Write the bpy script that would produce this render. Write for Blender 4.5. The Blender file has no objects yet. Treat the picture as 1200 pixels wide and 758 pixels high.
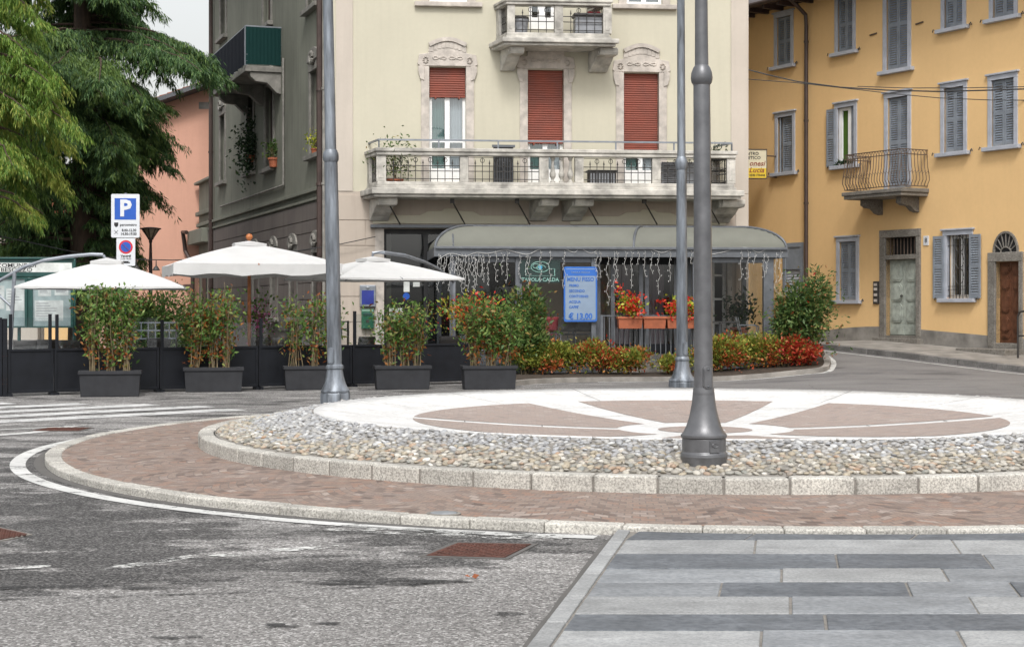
import bpy, bmesh, math, random
import numpy as np
from mathutils import Vector, Matrix
R = math.radians
random.seed(11); rng = np.random.default_rng(11)
sc = bpy.context.scene; COL = sc.collection
F, HOR, CAMH = 1900.0, 360.0, 1.6

# ------------------------------------------------------------------ helpers
def G(px, py, z=0.0):
    """ground point seen at a photo pixel"""
    Y = (CAMH - z) * F / (py - HOR)
    return ((px - 600) * Y / F, Y)
def P(px, py, Y):
    return Vector(((px - 600) * Y / F, Y, CAMH + (HOR - py) * Y / F))

class Frame:
    """vertical plane: local x along it, local y into it"""
    def __init__(s, ox, oy, ang):
        s.o = np.array([ox, oy]); s.a = ang
        s.ex = np.array([math.cos(ang), math.sin(ang)]); s.ey = np.array([-math.sin(ang), math.cos(ang)])
    def hit(s, px, py, off=0.0):
        d = np.array([(px - 600) / F, 1.0])
        t = (off + s.o @ s.ey) / (d @ s.ey)
        return float((d * t - s.o) @ s.ex), CAMH + (HOR - py) / F * t
    def x(s, px, off=0.0): return s.hit(px, 0, off)[0]
    def z(s, px, py, off=0.0): return s.hit(px, py, off)[1]
    def world(s, x, y): return s.o + s.ex * x + s.ey * y

def link(o, parent=None):
    COL.objects.link(o)
    if parent is not None: o.parent = parent
    return o
def tag(o, label=None, cat=None, group=None, kind=None):
    if label: o['label'] = label
    if cat: o['category'] = cat
    if group: o['group'] = group
    if kind: o['kind'] = kind
    return o
def thing(name, label, cat, loc=(0, 0, 0), rz=0.0, group=None):
    o = bpy.data.objects.new(name, None); COL.objects.link(o)
    o.location = loc; o.rotation_euler = (0, 0, rz); o.empty_display_size = .2
    return tag(o, label, cat, group)
def fthing(fr, name, label, cat, x=0, y=0, z=0, group=None):
    w = fr.world(x, y)
    return thing(name, label, cat, (w[0], w[1], z), fr.a, group)
def copy_tree(o, parent=None):
    c = o.copy(); COL.objects.link(c); c.parent = parent
    for ch in list(o.children): copy_tree(ch, c)
    return c

class MB:
    def __init__(s): s.v = []; s.f = []; s.M = None
    def add(s, vs, fs):
        n = len(s.v)
        if s.M is not None: vs = [tuple(s.M @ Vector(v)) for v in vs]
        s.v += [tuple(v) for v in vs]; s.f += [tuple(i + n for i in f) for f in fs]
        return s
    def box(s, x0, x1, y0, y1, z0, z1):
        return s.add([(x0,y0,z0),(x1,y0,z0),(x1,y1,z0),(x0,y1,z0),(x0,y0,z1),(x1,y0,z1),(x1,y1,z1),(x0,y1,z1)],
                     [(0,3,2,1),(4,5,6,7),(0,1,5,4),(1,2,6,5),(2,3,7,6),(3,0,4,7)])
    def quad(s, a, b, c, d): return s.add([a, b, c, d], [(0,1,2,3)])
    def prism(s, poly, fn0, fn1):
        n = len(poly)
        vs = [fn0(*p) for p in poly] + [fn1(*p) for p in poly]
        fs = [tuple(range(n)), tuple(range(2*n-1, n-1, -1))] + [(i, (i+1) % n, n+(i+1) % n, n+i) for i in range(n)]
        return s.add(vs, fs)
    def pxz(s, poly, y0, y1): return s.prism(poly, lambda x, z: (x, y0, z), lambda x, z: (x, y1, z))
    def pyz(s, poly, x0, x1): return s.prism(poly, lambda y, z: (x0, y, z), lambda y, z: (x1, y, z))
    def pxy(s, poly, z0, z1): return s.prism(poly, lambda x, y: (x, y, z0), lambda x, y: (x, y, z1))
    def tube(s, pts, r, n=8, cap=True):
        pts = [Vector(p) for p in pts]; m = len(pts)
        rs = r if isinstance(r, (list, tuple)) else [r] * m
        vs = []; fs = []; ref = None
        for i, p in enumerate(pts):
            t = (pts[min(i+1, m-1)] - pts[max(i-1, 0)])
            t = t.normalized() if t.length > 1e-9 else Vector((0, 0, 1))
            if ref is None or abs(ref.dot(t)) > .95: ref = Vector((1, 0, 0)) if abs(t.x) < .8 else Vector((0, 1, 0))
            u = t.cross(ref).normalized(); w = t.cross(u).normalized(); ref = w.cross(t).normalized() if False else ref
            for k in range(n):
                a = 2 * math.pi * k / n
                vs.append(tuple(p + (u * math.cos(a) + w * math.sin(a)) * rs[i]))
        for i in range(m - 1):
            for k in range(n):
                fs.append((i*n+k, i*n+(k+1) % n, (i+1)*n+(k+1) % n, (i+1)*n+k))
        if cap: fs += [tuple(range(n-1, -1, -1)), tuple(range((m-1)*n, m*n))]
        return s.add(vs, fs)
    def bar(s, a, b, w, h=None):
        """rectangular bar between two points"""
        a = Vector(a); b = Vector(b); h = h or w; t = (b - a).normalized()
        ref = Vector((0, 0, 1)) if abs(t.z) < .9 else Vector((0, 1, 0))
        u = t.cross(ref).normalized(); k = t.cross(u).normalized()
        vs = []
        for p in (a, b):
            for sx, sz in ((-1,-1),(1,-1),(1,1),(-1,1)): vs.append(tuple(p + u * sx * w / 2 + k * sz * h / 2))
        return s.add(vs, [(0,1,2,3),(7,6,5,4),(0,4,5,1),(1,5,6,2),(2,6,7,3),(3,7,4,0)])
    def lathe(s, prof, n=24, c=(0, 0, 0), phase=0.0):
        vs = []; fs = []; m = len(prof)
        for r, z in prof:
            for k in range(n):
                a = 2 * math.pi * k / n + phase
                vs.append((c[0] + r * math.cos(a), c[1] + r * math.sin(a), c[2] + z))
        for i in range(m - 1):
            for k in range(n): fs.append((i*n+k, i*n+(k+1) % n, (i+1)*n+(k+1) % n, (i+1)*n+k))
        fs += [tuple(range(n-1, -1, -1)), tuple(range((m-1)*n, m*n))]
        return s.add(vs, fs)
    def grid(s, pts):
        """pts[i][j] -> sheet"""
        m = len(pts); n = len(pts[0])
        return s.add([p for row in pts for p in row],
                     [(i*n+j, i*n+j+1, (i+1)*n+j+1, (i+1)*n+j) for i in range(m-1) for j in range(n-1)])
    def build(s, name, mat, parent=None, smooth=False, bevel=0.0, fix=True, label=None, auto=None, segs=2):
        me = bpy.data.meshes.new(name); me.from_pydata(s.v, [], s.f)
        if fix:
            bm = bmesh.new(); bm.from_mesh(me); bmesh.ops.recalc_face_normals(bm, faces=bm.faces); bm.to_mesh(me); bm.free()
        if mat: me.materials.append(mat)
        if smooth: me.polygons.foreach_set('use_smooth', [True] * len(me.polygons))
        if auto is not None: me.set_sharp_from_angle(angle=R(auto))
        o = bpy.data.objects.new(name, me); link(o, parent)
        if bevel:
            m = o.modifiers.new('bevel', 'BEVEL'); m.width = bevel; m.segments = segs; m.limit_method = 'ANGLE'; m.angle_limit = R(40)
        if label: o['label'] = label
        return o

def np_mesh(name, V, K, mat, parent=None, smooth=False):
    """V (n*K,3): n polygons of K corners, no shared verts"""
    n = len(V) // K
    me = bpy.data.meshes.new(name)
    me.vertices.add(len(V)); me.vertices.foreach_set('co', np.ascontiguousarray(V, dtype=np.float32).ravel())
    me.loops.add(n * K); me.loops.foreach_set('vertex_index', np.arange(n * K, dtype=np.int32))
    me.polygons.add(n); me.polygons.foreach_set('loop_start', np.arange(0, n * K, K, dtype=np.int32))
    me.update(calc_edges=True); me.validate()
    if mat: me.materials.append(mat)
    o = bpy.data.objects.new(name, me); return link(o, parent)

def nrm(a): return a / (np.linalg.norm(a, axis=1, keepdims=True) + 1e-9)
def leaf_verts(Pn, D, L, W):
    n = len(Pn); D = nrm(D); S = nrm(np.cross(D, rng.normal(size=(n, 3))))
    Nn = np.cross(S, D)
    L = np.broadcast_to(L, (n,))[:, None]; W = np.broadcast_to(W, (n,))[:, None]
    V = np.stack([Pn, Pn + D*L*.45 + S*W*.5 + Nn*W*.12, Pn + D*L - Nn*W*.1, Pn + D*L*.45 - S*W*.5 + Nn*W*.12], axis=1)
    return V.reshape(-1, 3)

def wall(mb, x0, x1, z0, z1, th, ops, y=0.0):
    """solid wall with rectangular openings, front face at y, back at y+th"""
    xs = sorted({x0, x1, *[min(max(v, x0), x1) for o in ops for v in o[:2]]})
    zs = sorted({z0, z1, *[min(max(v, z0), z1) for o in ops for v in o[2:4]]})
    nx, nz = len(xs) - 1, len(zs) - 1
    def solid(i, j):
        if i < 0 or j < 0 or i >= nx or j >= nz: return False
        cx, cz = (xs[i]+xs[i+1])/2, (zs[j]+zs[j+1])/2
        return not any(o[0] < cx < o[1] and o[2] < cz < o[3] for o in ops)
    n0 = len(mb.v); idx = {}
    def vid(i, j, k):
        if (i, j, k) not in idx:
            idx[(i, j, k)] = len(mb.v); mb.v.append((xs[i], y + (th if k else 0), zs[j]))
        return idx[(i, j, k)]
    for i in range(nx):
        for j in range(nz):
            if not solid(i, j): continue
            mb.f.append((vid(i,j,0), vid(i+1,j,0), vid(i+1,j+1,0), vid(i,j+1,0)))
            mb.f.append((vid(i,j,1), vid(i,j+1,1), vid(i+1,j+1,1), vid(i+1,j,1)))
            if not solid(i-1, j): mb.f.append((vid(i,j,0), vid(i,j+1,0), vid(i,j+1,1), vid(i,j,1)))
            if not solid(i+1, j): mb.f.append((vid(i+1,j,0), vid(i+1,j,1), vid(i+1,j+1,1), vid(i+1,j+1,0)))
            if not solid(i, j-1): mb.f.append((vid(i,j,0), vid(i,j,1), vid(i+1,j,1), vid(i+1,j,0)))
            if not solid(i, j+1): mb.f.append((vid(i,j+1,0), vid(i+1,j+1,0), vid(i+1,j+1,1), vid(i,j+1,1)))
    return mb

# ------------------------------------------------------------------ materials
class N:
    def __init__(s, name):
        s.m = bpy.data.materials.new(name); s.m.use_nodes = True
        s.t = s.m.node_tree; s.t.nodes.clear()
        s.out = s.n('ShaderNodeOutputMaterial')
    def n(s, typ, **kw):
        nd = s.t.nodes.new(typ)
        for k, v in kw.items():
            if k.startswith('i_'):
                key = k[2:]; key = int(key) if key.isdigit() else key.replace('_', ' ')
                if hasattr(v, 'is_linked') or hasattr(v, 'links'): s.t.links.new(v, nd.inputs[key])
                else: nd.inputs[key].default_value = v
            else: setattr(nd, k, v)
        return nd
    def l(s, a, b): s.t.links.new(a, b)
    def coord(s, kind='Object'): return s.n('ShaderNodeTexCoord').outputs[kind]
    def pos(s): return s.n('ShaderNodeNewGeometry').outputs['Position']
    def mapping(s, vec, scale=(1,1,1), loc=(0,0,0), rot=(0,0,0)):
        m = s.n('ShaderNodeMapping'); s.l(vec, m.inputs[0]); m.inputs['Scale'].default_value = scale
        m.inputs['Location'].default_value = loc; m.inputs['Rotation'].default_value = rot
        return m.outputs[0]
    def noise(s, vec, scale, detail=4, rough=.55, out='Fac'):
        nd = s.n('ShaderNodeTexNoise'); s.l(vec, nd.inputs['Vector'])
        nd.inputs['Scale'].default_value = scale; nd.inputs['Detail'].default_value = detail; nd.inputs['Roughness'].default_value = rough
        return nd.outputs[out]
    def ramp(s, fac, stops, interp='LINEAR'):
        r = s.n('ShaderNodeValToRGB'); r.color_ramp.interpolation = interp
        e = r.color_ramp.elements
        while len(e) < len(stops): e.new(.5)
        for el, (p, c) in zip(e, stops):
            el.position = p; el.color = (c, c, c, 1) if isinstance(c, (int, float)) else (*c, 1)
        s.l(fac, r.inputs[0]); return r.outputs[0]
    def mix(s, fac, a, b, mode='MIX'):
        m = s.n('ShaderNodeMix', data_type='RGBA', blend_type=mode)
        for k, v in ((0, fac), (6, a), (7, b)):
            if hasattr(v, 'links'): s.l(v, m.inputs[k])
            else: m.inputs[k].default_value = v if k == 0 else (*v, 1) if len(v) == 3 else v
        return m.outputs[2]
    def math(s, op, a, b=0.0, c=None):
        m = s.n('ShaderNodeMath', operation=op)
        for k, v in ((0, a), (1, b), (2, c)):
            if v is None: continue
            if hasattr(v, 'links'): s.l(v, m.inputs[k])
            else: m.inputs[k].default_value = v
        return m.outputs[0]
    def bump(s, h, strength=.3, dist=.02):
        b = s.n('ShaderNodeBump'); s.l(h, b.inputs['Height']); b.inputs['Strength'].default_value = strength; b.inputs['Distance'].default_value = dist
        return b.outputs[0]
    def pbr(s, col, rough=.7, normal=None, metal=0.0, spec=.5, coat=0.0):
        p = s.n('ShaderNodeBsdfPrincipled')
        for k, v in (('Base Color', col), ('Roughness', rough), ('Metallic', metal), ('Specular IOR Level', spec), ('Coat Weight', coat)):
            if hasattr(v, 'links'): s.l(v, p.inputs[k])
            else: p.inputs[k].default_value = v if not isinstance(v, tuple) else (*v, 1)
        if normal is not None: s.l(normal, p.inputs['Normal'])
        return p.outputs[0]
    def end(s, sh): s.l(sh, s.out.inputs[0]); return s.m

def simple(name, col, rough=.6, var=.12, scale=6.0, metal=0.0, bump=.0, bscale=60.0, spec=.5, var_scale3=(1,1,1)):
    """plain paint or stone with uneven tone"""
    n = N(name); c = n.coord()
    f = n.noise(n.mapping(c, var_scale3), scale, 5, .6)
    lo = tuple(v * (1 - var * 1.6) for v in col); hi = tuple(min(1, v * (1 + var)) for v in col)
    cc = n.ramp(f, [(.3, lo), (.7, hi)])
    rr = n.ramp(f, [(.3, max(0, rough - .08)), (.7, min(1, rough + .08))])
    nb = n.bump(n.noise(c, bscale, 4, .6), bump, .01) if bump else None
    return n.end(n.pbr(cc, rr, nb, metal, spec))

def plaster(name, col, dirt=.25, streak=.15, bump=.12):
    n = N(name); c = n.coord()
    big = n.noise(c, .55, 5, .6); fine = n.noise(c, 9, 5, .65)
    st = n.noise(n.mapping(c, (3.2, 3.2, .22)), 1.6, 5, .6)
    a = n.ramp(big, [(.3, tuple(v * (1 - dirt) for v in col)), (.68, col)])
    b = n.mix(n.ramp(st, [(.48, 0.0), (.70, streak)]), a, tuple(v * .45 for v in col))
    d = n.mix(n.ramp(fine, [(.35, .10), (.6, 0.0)]), b, tuple(v * .7 for v in col))
    return n.end(n.pbr(d, .88, n.bump(n.noise(c, 70, 4, .7), bump, .01), spec=.25))

def stone(name, a, b, scale=40, rough=.8, bump=.3, blot=.5):
    """speckled granite / weathered stone"""
    n = N(name); c = n.coord()
    v = n.noise(c, scale, 3, .7); big = n.noise(c, 2.2, 5, .6)
    cc = n.ramp(v, [(.34, a), (.62, b)])
    cc = n.mix(n.ramp(big, [(.35, blot), (.65, 0.0)]), cc, tuple(x * .6 for x in a))
    isl = n.n('ShaderNodeNewGeometry').outputs['Random Per Island']
    cc = n.mix(1.0, cc, n.ramp(isl, [(0, .76), (1, 1.04)]), 'MULTIPLY')
    cl = n.noise(n.mapping(c, (.7, 1.5, 1.5)), 3.5, 7, .7)
    cc = n.mix(1.0, cc, n.ramp(cl, [(.3, 1 - blot * .55), (.55, 1.0), (.75, 1.08)]), 'MULTIPLY')
    sp = n.noise(c, 11, 6, .75)
    cc = n.mix(n.ramp(sp, [(.60, 0.0), (.72, blot)]), cc, tuple(x * .55 for x in a))
    return n.end(n.pbr(cc, rough, n.bump(v, bump, .006), spec=.3))

def leafmat(name, stops, clump=1.3, clumpcol=None, cl=(.5, .68), rough=.5, trans=.35):
    """each leaf its own tone; clumpcol tints whole clumps"""
    n = N(name)
    isl = n.n('ShaderNodeNewGeometry').outputs['Random Per Island']
    c = n.ramp(isl, stops)
    if clumpcol:
        k = n.noise(n.coord(), clump, 2, .5)
        jit = n.math('ADD', k, n.math('MULTIPLY', n.math('SUBTRACT', isl, .5), .22))
        c = n.mix(n.ramp(jit, [(cl[0], 0.0), (cl[1], 1.0)]), c, n.ramp(isl, clumpcol))
    d = n.pbr(c, rough, spec=.35)
    t = n.n('ShaderNodeBsdfTranslucent'); n.l(c, t.inputs[0])
    m = n.n('ShaderNodeMixShader'); m.inputs[0].default_value = trans; n.l(d, m.inputs[1]); n.l(t.outputs[0], m.inputs[2])
    return n.end(m.outputs[0])

def glassmat(name, tint=(.9, .93, .95), refl=.12, rough=.02):
    n = N(name)
    lw = n.n('ShaderNodeLayerWeight'); lw.inputs[0].default_value = .25
    f = n.math('ADD', n.math('MULTIPLY', lw.outputs['Facing'], .5), refl)
    tr = n.n('ShaderNodeBsdfTransparent'); tr.inputs[0].default_value = (*tint, 1)
    gl = n.n('ShaderNodeBsdfGlossy'); gl.inputs['Roughness'].default_value = rough; gl.inputs[0].default_value = (.9, .93, .95, 1)
    wav = n.bump(n.noise(n.coord(), 1.2, 1, .4), .03, .05); n.l(wav, gl.inputs['Normal'])
    m = n.n('ShaderNodeMixShader'); n.l(f, m.inputs[0]); n.l(tr.outputs[0], m.inputs[1]); n.l(gl.outputs[0], m.inputs[2])
    return n.end(m.outputs[0])

def cloth(name, col, trans=.35):
    n = N(name); c = n.coord()
    cc = n.ramp(n.noise(c, 2.5, 4, .6), [(.3, tuple(v * .9 for v in col)), (.7, col)])
    d = n.pbr(cc, .85, n.bump(n.noise(c, 3, 3, .5), .25, .05), spec=.2)
    t = n.n('ShaderNodeBsdfTranslucent'); n.l(cc, t.inputs[0])
    m = n.n('ShaderNodeMixShader'); m.inputs[0].default_value = trans; n.l(d, m.inputs[1]); n.l(t.outputs[0], m.inputs[2])
    return n.end(m.outputs[0])

def road_material():
    n = N('asphalt'); p = n.pos()
    sep = n.n('ShaderNodeSeparateXYZ'); n.l(p, sep.inputs[0]); X, Y = sep.outputs[0], sep.outputs[1]
    # near strip: newer pale chippings, its edge running slightly towards the camera on the right
    wob = n.math('MULTIPLY', n.math('SUBTRACT', n.noise(p, 2.5, 4, .6), .5), .18)
    edge = n.math('ADD', n.math('ADD', n.math('SUBTRACT', Y, 9.58), n.math('MULTIPLY', X, -.227)), wob)
    old = n.ramp(n.math('MULTIPLY_ADD', edge, 2.5, .5), [(.47, 0.0), (.53, 1.0)])
    grain = n.n('ShaderNodeTexVoronoi'); n.l(p, grain.inputs['Vector']); grain.inputs['Scale'].default_value = 75
    gv = n.n('ShaderNodeSeparateColor'); n.l(grain.outputs['Color'], gv.inputs[0])
    fine = n.noise(p, 34, 4, .8)
    g1 = n.ramp(gv.outputs[0], [(.05, (.035, .033, .033)), (.45, (.17, .163, .158)), (.8, (.27, .262, .255)), (.97, (.52, .51, .50))])
    base = n.mix(.32, g1, n.ramp(fine, [(.3, (.10, .096, .092)), (.7, (.30, .29, .28))]))
    base = n.mix(1.0, base, n.ramp(n.noise(p, .5, 5, .6), [(.3, .85), (.7, 1.1)]), 'MULTIPLY')
    pale = n.noise(n.mapping(p, (.5, 1.6, 1), (3, 7, 0)), 1.1, 7, .68)
    base = n.mix(old, base, n.mix(1.0, base, n.ramp(pale, [(.38, .62), (.48, .88), (.57, 1.32)]), 'MULTIPLY'))
    # dark worn bitumen patches, drawn out sideways along the wheel tracks
    q = n.mapping(p, (.55, 1.0, 1), rot=(0, 0, R(-10)))
    blot = n.noise(n.mix(.12, q, n.noise(q, 3.0, 4, .6, 'Color')), 1.5, 10, .74)
    region = n.math('MULTIPLY', n.ramp(n.math('MULTIPLY_ADD', X, -.10, .45), [(.22, 0.0), (.75, 1.0)]),
                    n.ramp(n.math('DIVIDE', Y, 40.0), [(.33, 1.0), (.55, .25)]))
    thr = n.math('ADD', blot, n.math('MULTIPLY', region, .10))
    dark = n.math('MULTIPLY', n.ramp(thr, [(.54, 0.0), (.59, 1.0)]), old)
    base = n.mix(n.math('MULTIPLY', dark, .84), base, n.mix(n.ramp(gv.outputs[0], [(.45, 0.0), (.95, 1.0)]), (.020, .0195, .020), (.135, .13, .127)))
    # smooth grey road up towards the yellow house
    far = n.ramp(n.math('DIVIDE', Y, 60.0), [(.42, 0.0), (.5, 1.0)])
    rx = n.ramp(n.math('MULTIPLY_ADD', X, .1, 0.0), [(.05, 0.0), (.35, 1.0)])
    sm = n.math('MULTIPLY', far, rx)
    tar = n.noise(n.mapping(p, (.5, 1.2, 1)), .8, 6, .65)
    base = n.mix(n.math('MULTIPLY', sm, .85), base, n.ramp(tar, [(.38, (.095, .092, .094)), (.44, (.15, .145, .145)), (.7, (.19, .185, .18))]))
    # hairline cracks
    cr = n.n('ShaderNodeTexVoronoi', feature='DISTANCE_TO_EDGE'); cr.inputs['Scale'].default_value = .55
    n.l(n.mix(.25, p, n.noise(p, 1.4, 5, .7, 'Color')), cr.inputs['Vector'])
    ck = n.math('MULTIPLY', n.ramp(cr.outputs[0], [(.0012, 1.0), (.0035, 0.0)]), n.math('MULTIPLY', old, n.ramp(n.noise(p, .45, 2, .5), [(.45, 0.0), (.6, .8)])))
    base = n.mix(ck, base, (.03, .03, .03))
    return n.end(n.pbr(base, .86, n.bump(n.mix(.5, gv.outputs[0], fine), .55, .012), spec=.3))

def setts_material(name='porphyry', pale=0.0):
    """small porphyry setts laid in arcs; uv = metres round the ring / across it"""
    n = N(name); uv = n.coord('UV')
    w = n.noise(uv, .9, 2, .5, 'Color')
    vec = n.mix(.07, uv, w)
    fan = n.n('ShaderNodeSeparateXYZ'); n.l(vec, fan.inputs[0])
    # fan arcs: shift the courses with a rectified wave
    ph = n.math('PINGPONG', fan.outputs[0], .55)
    y2 = n.math('ADD', fan.outputs[1], n.math('MULTIPLY', n.math('MULTIPLY', ph, ph), 1.0))
    cv = n.n('ShaderNodeCombineXYZ'); n.l(fan.outputs[0], cv.inputs[0]); n.l(y2, cv.inputs[1])
    b = n.n('ShaderNodeTexBrick'); n.l(cv.outputs[0], b.inputs['Vector'])
    b.offset = .5; b.inputs['Scale'].default_value = 1.0
    b.inputs['Brick Width'].default_value = .105; b.inputs['Row Height'].default_value = .09
    b.inputs['Mortar Size'].default_value = .006; b.inputs['Mortar Smooth'].default_value = .4; b.inputs['Bias'].default_value = 0
    b.inputs['Color1'].default_value = (0, 0, 0, 1); b.inputs['Color2'].default_value = (1, 1, 1, 1); b.inputs['Mortar'].default_value = (.5, .5, .5, 1)
    col = n.ramp(b.outputs['Color'], [(0, (.12, .085, .072)), (.2, (.235, .17, .138)), (.5, (.295, .225, .185)), (.72, (.29, .18, .132)), (.88, (.25, .195, .17)), (1, (.40, .33, .285))])
    col = n.mix(n.ramp(n.noise(uv, 1.1, 5, .65), [(.4, 0.0), (.7, .5)]), col, (.31, .255, .225))
    col = n.mix(b.outputs['Fac'], col, (.20, .165, .145))
    col = n.mix(1.0, col, n.ramp(n.noise(uv, 45, 3, .7), [(.3, .66), (.7, 1.0)]), 'MULTIPLY')
    if pale: col = n.mix(pale, col, (.40, .345, .32))
    h = n.math('ADD', n.math('MULTIPLY', n.math('SUBTRACT', 1.0, b.outputs['Fac']), .8), n.math('MULTIPLY', n.noise(uv, 25, 3, .6), .5))
    return n.end(n.pbr(col, .72, n.bump(h, .6, .012), spec=.4))

def paint_material(name, wear=(.36, .44), col=(.74, .74, .72)):
    """road paint worn through to the tar"""
    n = N(name); p = n.pos()
    k = n.noise(n.mapping(p, (.8, 1.3, 1)), 4.0, 9, .75); k2 = n.noise(p, 40, 3, .8)
    kk = n.math('ADD', n.math('MULTIPLY', k, .75), n.math('MULTIPLY', k2, .25))
    c = n.ramp(n.noise(p, 1.1, 5, .6), [(.3, tuple(v * .78 for v in col)), (.7, col)])
    d = n.pbr(c, .75, n.bump(k2, .3, .006), spec=.3)
    tr = n.n('ShaderNodeBsdfTransparent')
    m = n.n('ShaderNodeMixShader'); n.l(n.ramp(kk, [(wear[0], 0.0), (wear[1], 1.0)]), m.inputs[0]); n.l(tr.outputs[0], m.inputs[1]); n.l(d, m.inputs[2])
    return n.end(m.outputs[0])

M = {}
M['road'] = road_material()
M['setts'] = setts_material(); M['inlay'] = setts_material('porphyry_pale', .45)
M['paint'] = paint_material('road_paint', (.40, .47), (.58, .58, .565))
M['paint_worn'] = paint_material('road_paint_worn', (.50, .56), (.60, .60, .58))
M['paint_zebra'] = paint_material('zebra_paint', (.37, .49), (.56, .56, .555))
M['kerb'] = stone('kerb_granite', (.24, .23, .21), (.66, .635, .58), 62, bump=.5, blot=.30)
M['kerb_dark'] = stone('kerb_dark', (.13, .125, .12), (.26, .25, .24), 45)
M['white_stone'] = stone('white_marble', (.54, .535, .525), (.69, .685, .675), 18, .75, .15, .30)
M['slab_dark'] = stone('slate_dark', (.098, .108, .122), (.18, .193, .21), 22, .6, .5, .45)
M['slab_mid'] = stone('slate_mid', (.205, .218, .232), (.31, .322, .335), 26, .65, .45, .4)
M['slab_light'] = stone('granite_light', (.27, .277, .28), (.41, .415, .415), 50, .75, .4, .4)
M['mortar'] = simple('mortar', (.21, .195, .175), .9, .2, 14, bump=.4)
M['joint'] = simple('joint', (.10, .095, .09), .9)
M['soil'] = simple('soil', (.045, .032, .022), .95, .3, 8, bump=.8, bscale=30)
n_ = N('pebble'); r_ = n_.n('ShaderNodeNewGeometry').outputs['Random Per Island']
c_ = n_.ramp(r_, [(0, (.26, .225, .17)), (.15, (.38, .33, .25)), (.3, (.16, .155, .14)), (.45, (.44, .41, .35)), (.58, (.25, .24, .22)), (.68, (.33, .215, .14)), (.74, (.46, .43, .38)), (.86, (.18, .19, .18)), (.95, (.36, .34, .29)), (1, (.62, .60, .56))])
M['pebble'] = n_.end(n_.pbr(n_.mix(n_.ramp(n_.noise(n_.coord(), 30, 3, .6), [(.4, 0.0), (.7, .35)]), c_, (.24, .2, .15)), .6, n_.bump(n_.noise(n_.coord(), 60, 3, .6), .25, .01)))
n_ = N('pebble_grey'); r_ = n_.n('ShaderNodeNewGeometry').outputs['Random Per Island']
c_ = n_.ramp(r_, [(0, (.19, .19, .195)), (.3, (.36, .35, .335)), (.6, (.26, .262, .27)), (.8, (.33, .335, .345)), (1, (.50, .50, .49))])
M['pebble_grey'] = n_.end(n_.pbr(c_, .6))
M['rust'] = simple('rust', (.105, .042, .03), .75, .3, 18, metal=.3, bump=.4, bscale=50)
M['beige'] = plaster('beige_plaster', (.53, .50, .40), .08, .08)
M['pinkish'] = plaster('pink_plaster', (.47, .405, .345), .16, .2)
M['pilaster'] = plaster('pilaster_plaster', (.52, .465, .405), .10, .12)
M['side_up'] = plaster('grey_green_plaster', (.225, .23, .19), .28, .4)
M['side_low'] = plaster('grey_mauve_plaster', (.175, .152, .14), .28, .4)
M['trim'] = simple('trim_stone', (.49, .445, .40), .85, .22, 3.5, bump=.25)
M['trim_white'] = simple('balcony_stone', (.47, .45, .41), .85, .34, 2.6, bump=.3)
M['trim_side'] = simple('side_trim', (.22, .21, .19), .85, .25, 4)
M['yellow'] = plaster('yellow_plaster', (.77, .515, .25), .08, .04)
M['pink'] = plaster('salmon_plaster', (.66, .37, .275), .10, .10)
M['bluegrey'] = simple('blue_grey_paint', (.40, .42, .47), .7, .1, 4)
M['shutter'] = simple('shutter_grey', (.215, .24, .275), .6, .14, 4)
M['granite'] = stone('door_granite', (.16, .145, .125), (.31, .29, .26), 30, .85, .4, .45)
M['plinth'] = simple('plinth_cement', (.24, .225, .205), .9, .3, 2.0, bump=.4)
M['door_green'] = simple('old_green_door', (.33, .36, .32), .75, .22, 7, bump=.3)
M['door_brown'] = simple('brown_door', (.115, .045, .022), .5, .25, 9)
M['roller'] = simple('roller_red', (.215, .05, .028), .55, .14, 2.2)
M['white'] = simple('white_paint', (.80, .80, .79), .5, .05)
M['teal'] = cloth('teal_curtain', (.22, .36, .33), .2)
M['curtain'] = cloth('net_curtain', (.72, .74, .76), .2)
M['mauve'] = cloth('mauve_curtain', (.13, .10, .115), .1)
M['iron'] = simple('iron', (.045, .042, .04), .55, .2, 12, metal=.2)
M['iron_rust'] = simple('iron_rusty', (.12, .085, .065), .7, .3, 14, metal=.2)
M['pipe'] = simple('brown_pipe', (.055, .035, .03), .5, .2, 5)
M['dark'] = simple('dark_interior', (.012, .012, .013), .8)
M['glass'] = glassmat('glass_clear', (.94, .96, .97), .05)
M['glass_dark'] = glassmat('glass_shop', (.72, .74, .75), .09)
M['glass_win'] = glassmat('glass_window', (.75, .80, .82), .14)
M['steel'] = simple('canopy_steel', (.125, .135, .15), .5, .15, 5, metal=.3)
M['canopy'] = cloth('canopy_sheet', (.32, .325, .285), .5)
M['panel'] = simple('charcoal_panel', (.010, .0115, .0155), .6, .2, 4, spec=.25)
M['trough'] = simple('trough_plastic', (.030, .031, .035), .65, .15, 5, bump=.1, spec=.25)
M['umbrella'] = cloth('canvas_white', (.64, .64, .635), .2)
M['wood'] = simple('orange_wood', (.36, .12, .035), .5, .2, 8)
M['alu'] = simple('aluminium_grey', (.24, .26, .29), .45, .12, 8, metal=.5)
M['galv'] = simple('galvanised', (.18, .20, .228), .46, .45, 3.0, metal=.35, bump=.05, var_scale3=(2.5, 2.5, .35))
M['graphite'] = simple('graphite_paint', (.135, .137, .145), .40, .16, 6, metal=.45, bump=.12, bscale=140)
M['sign_blue'] = simple('sign_blue', (.012, .085, .42), .4, .05)
M['sign_red'] = simple('sign_red', (.55, .02, .03), .4, .05)
M['sign_white'] = simple('sign_white', (.62, .64, .67), .4, .04)
M['black'] = simple('black', (.012, .012, .014), .5)
M['green_board'] = simple('board_green', (.010, .058, .052), .4, .15)
M['paper'] = simple('paper', (.60, .62, .60), .8, .2, 5)
M['board_face'] = simple('board_face', (.33, .40, .40), .35, .25, 3)
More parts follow.
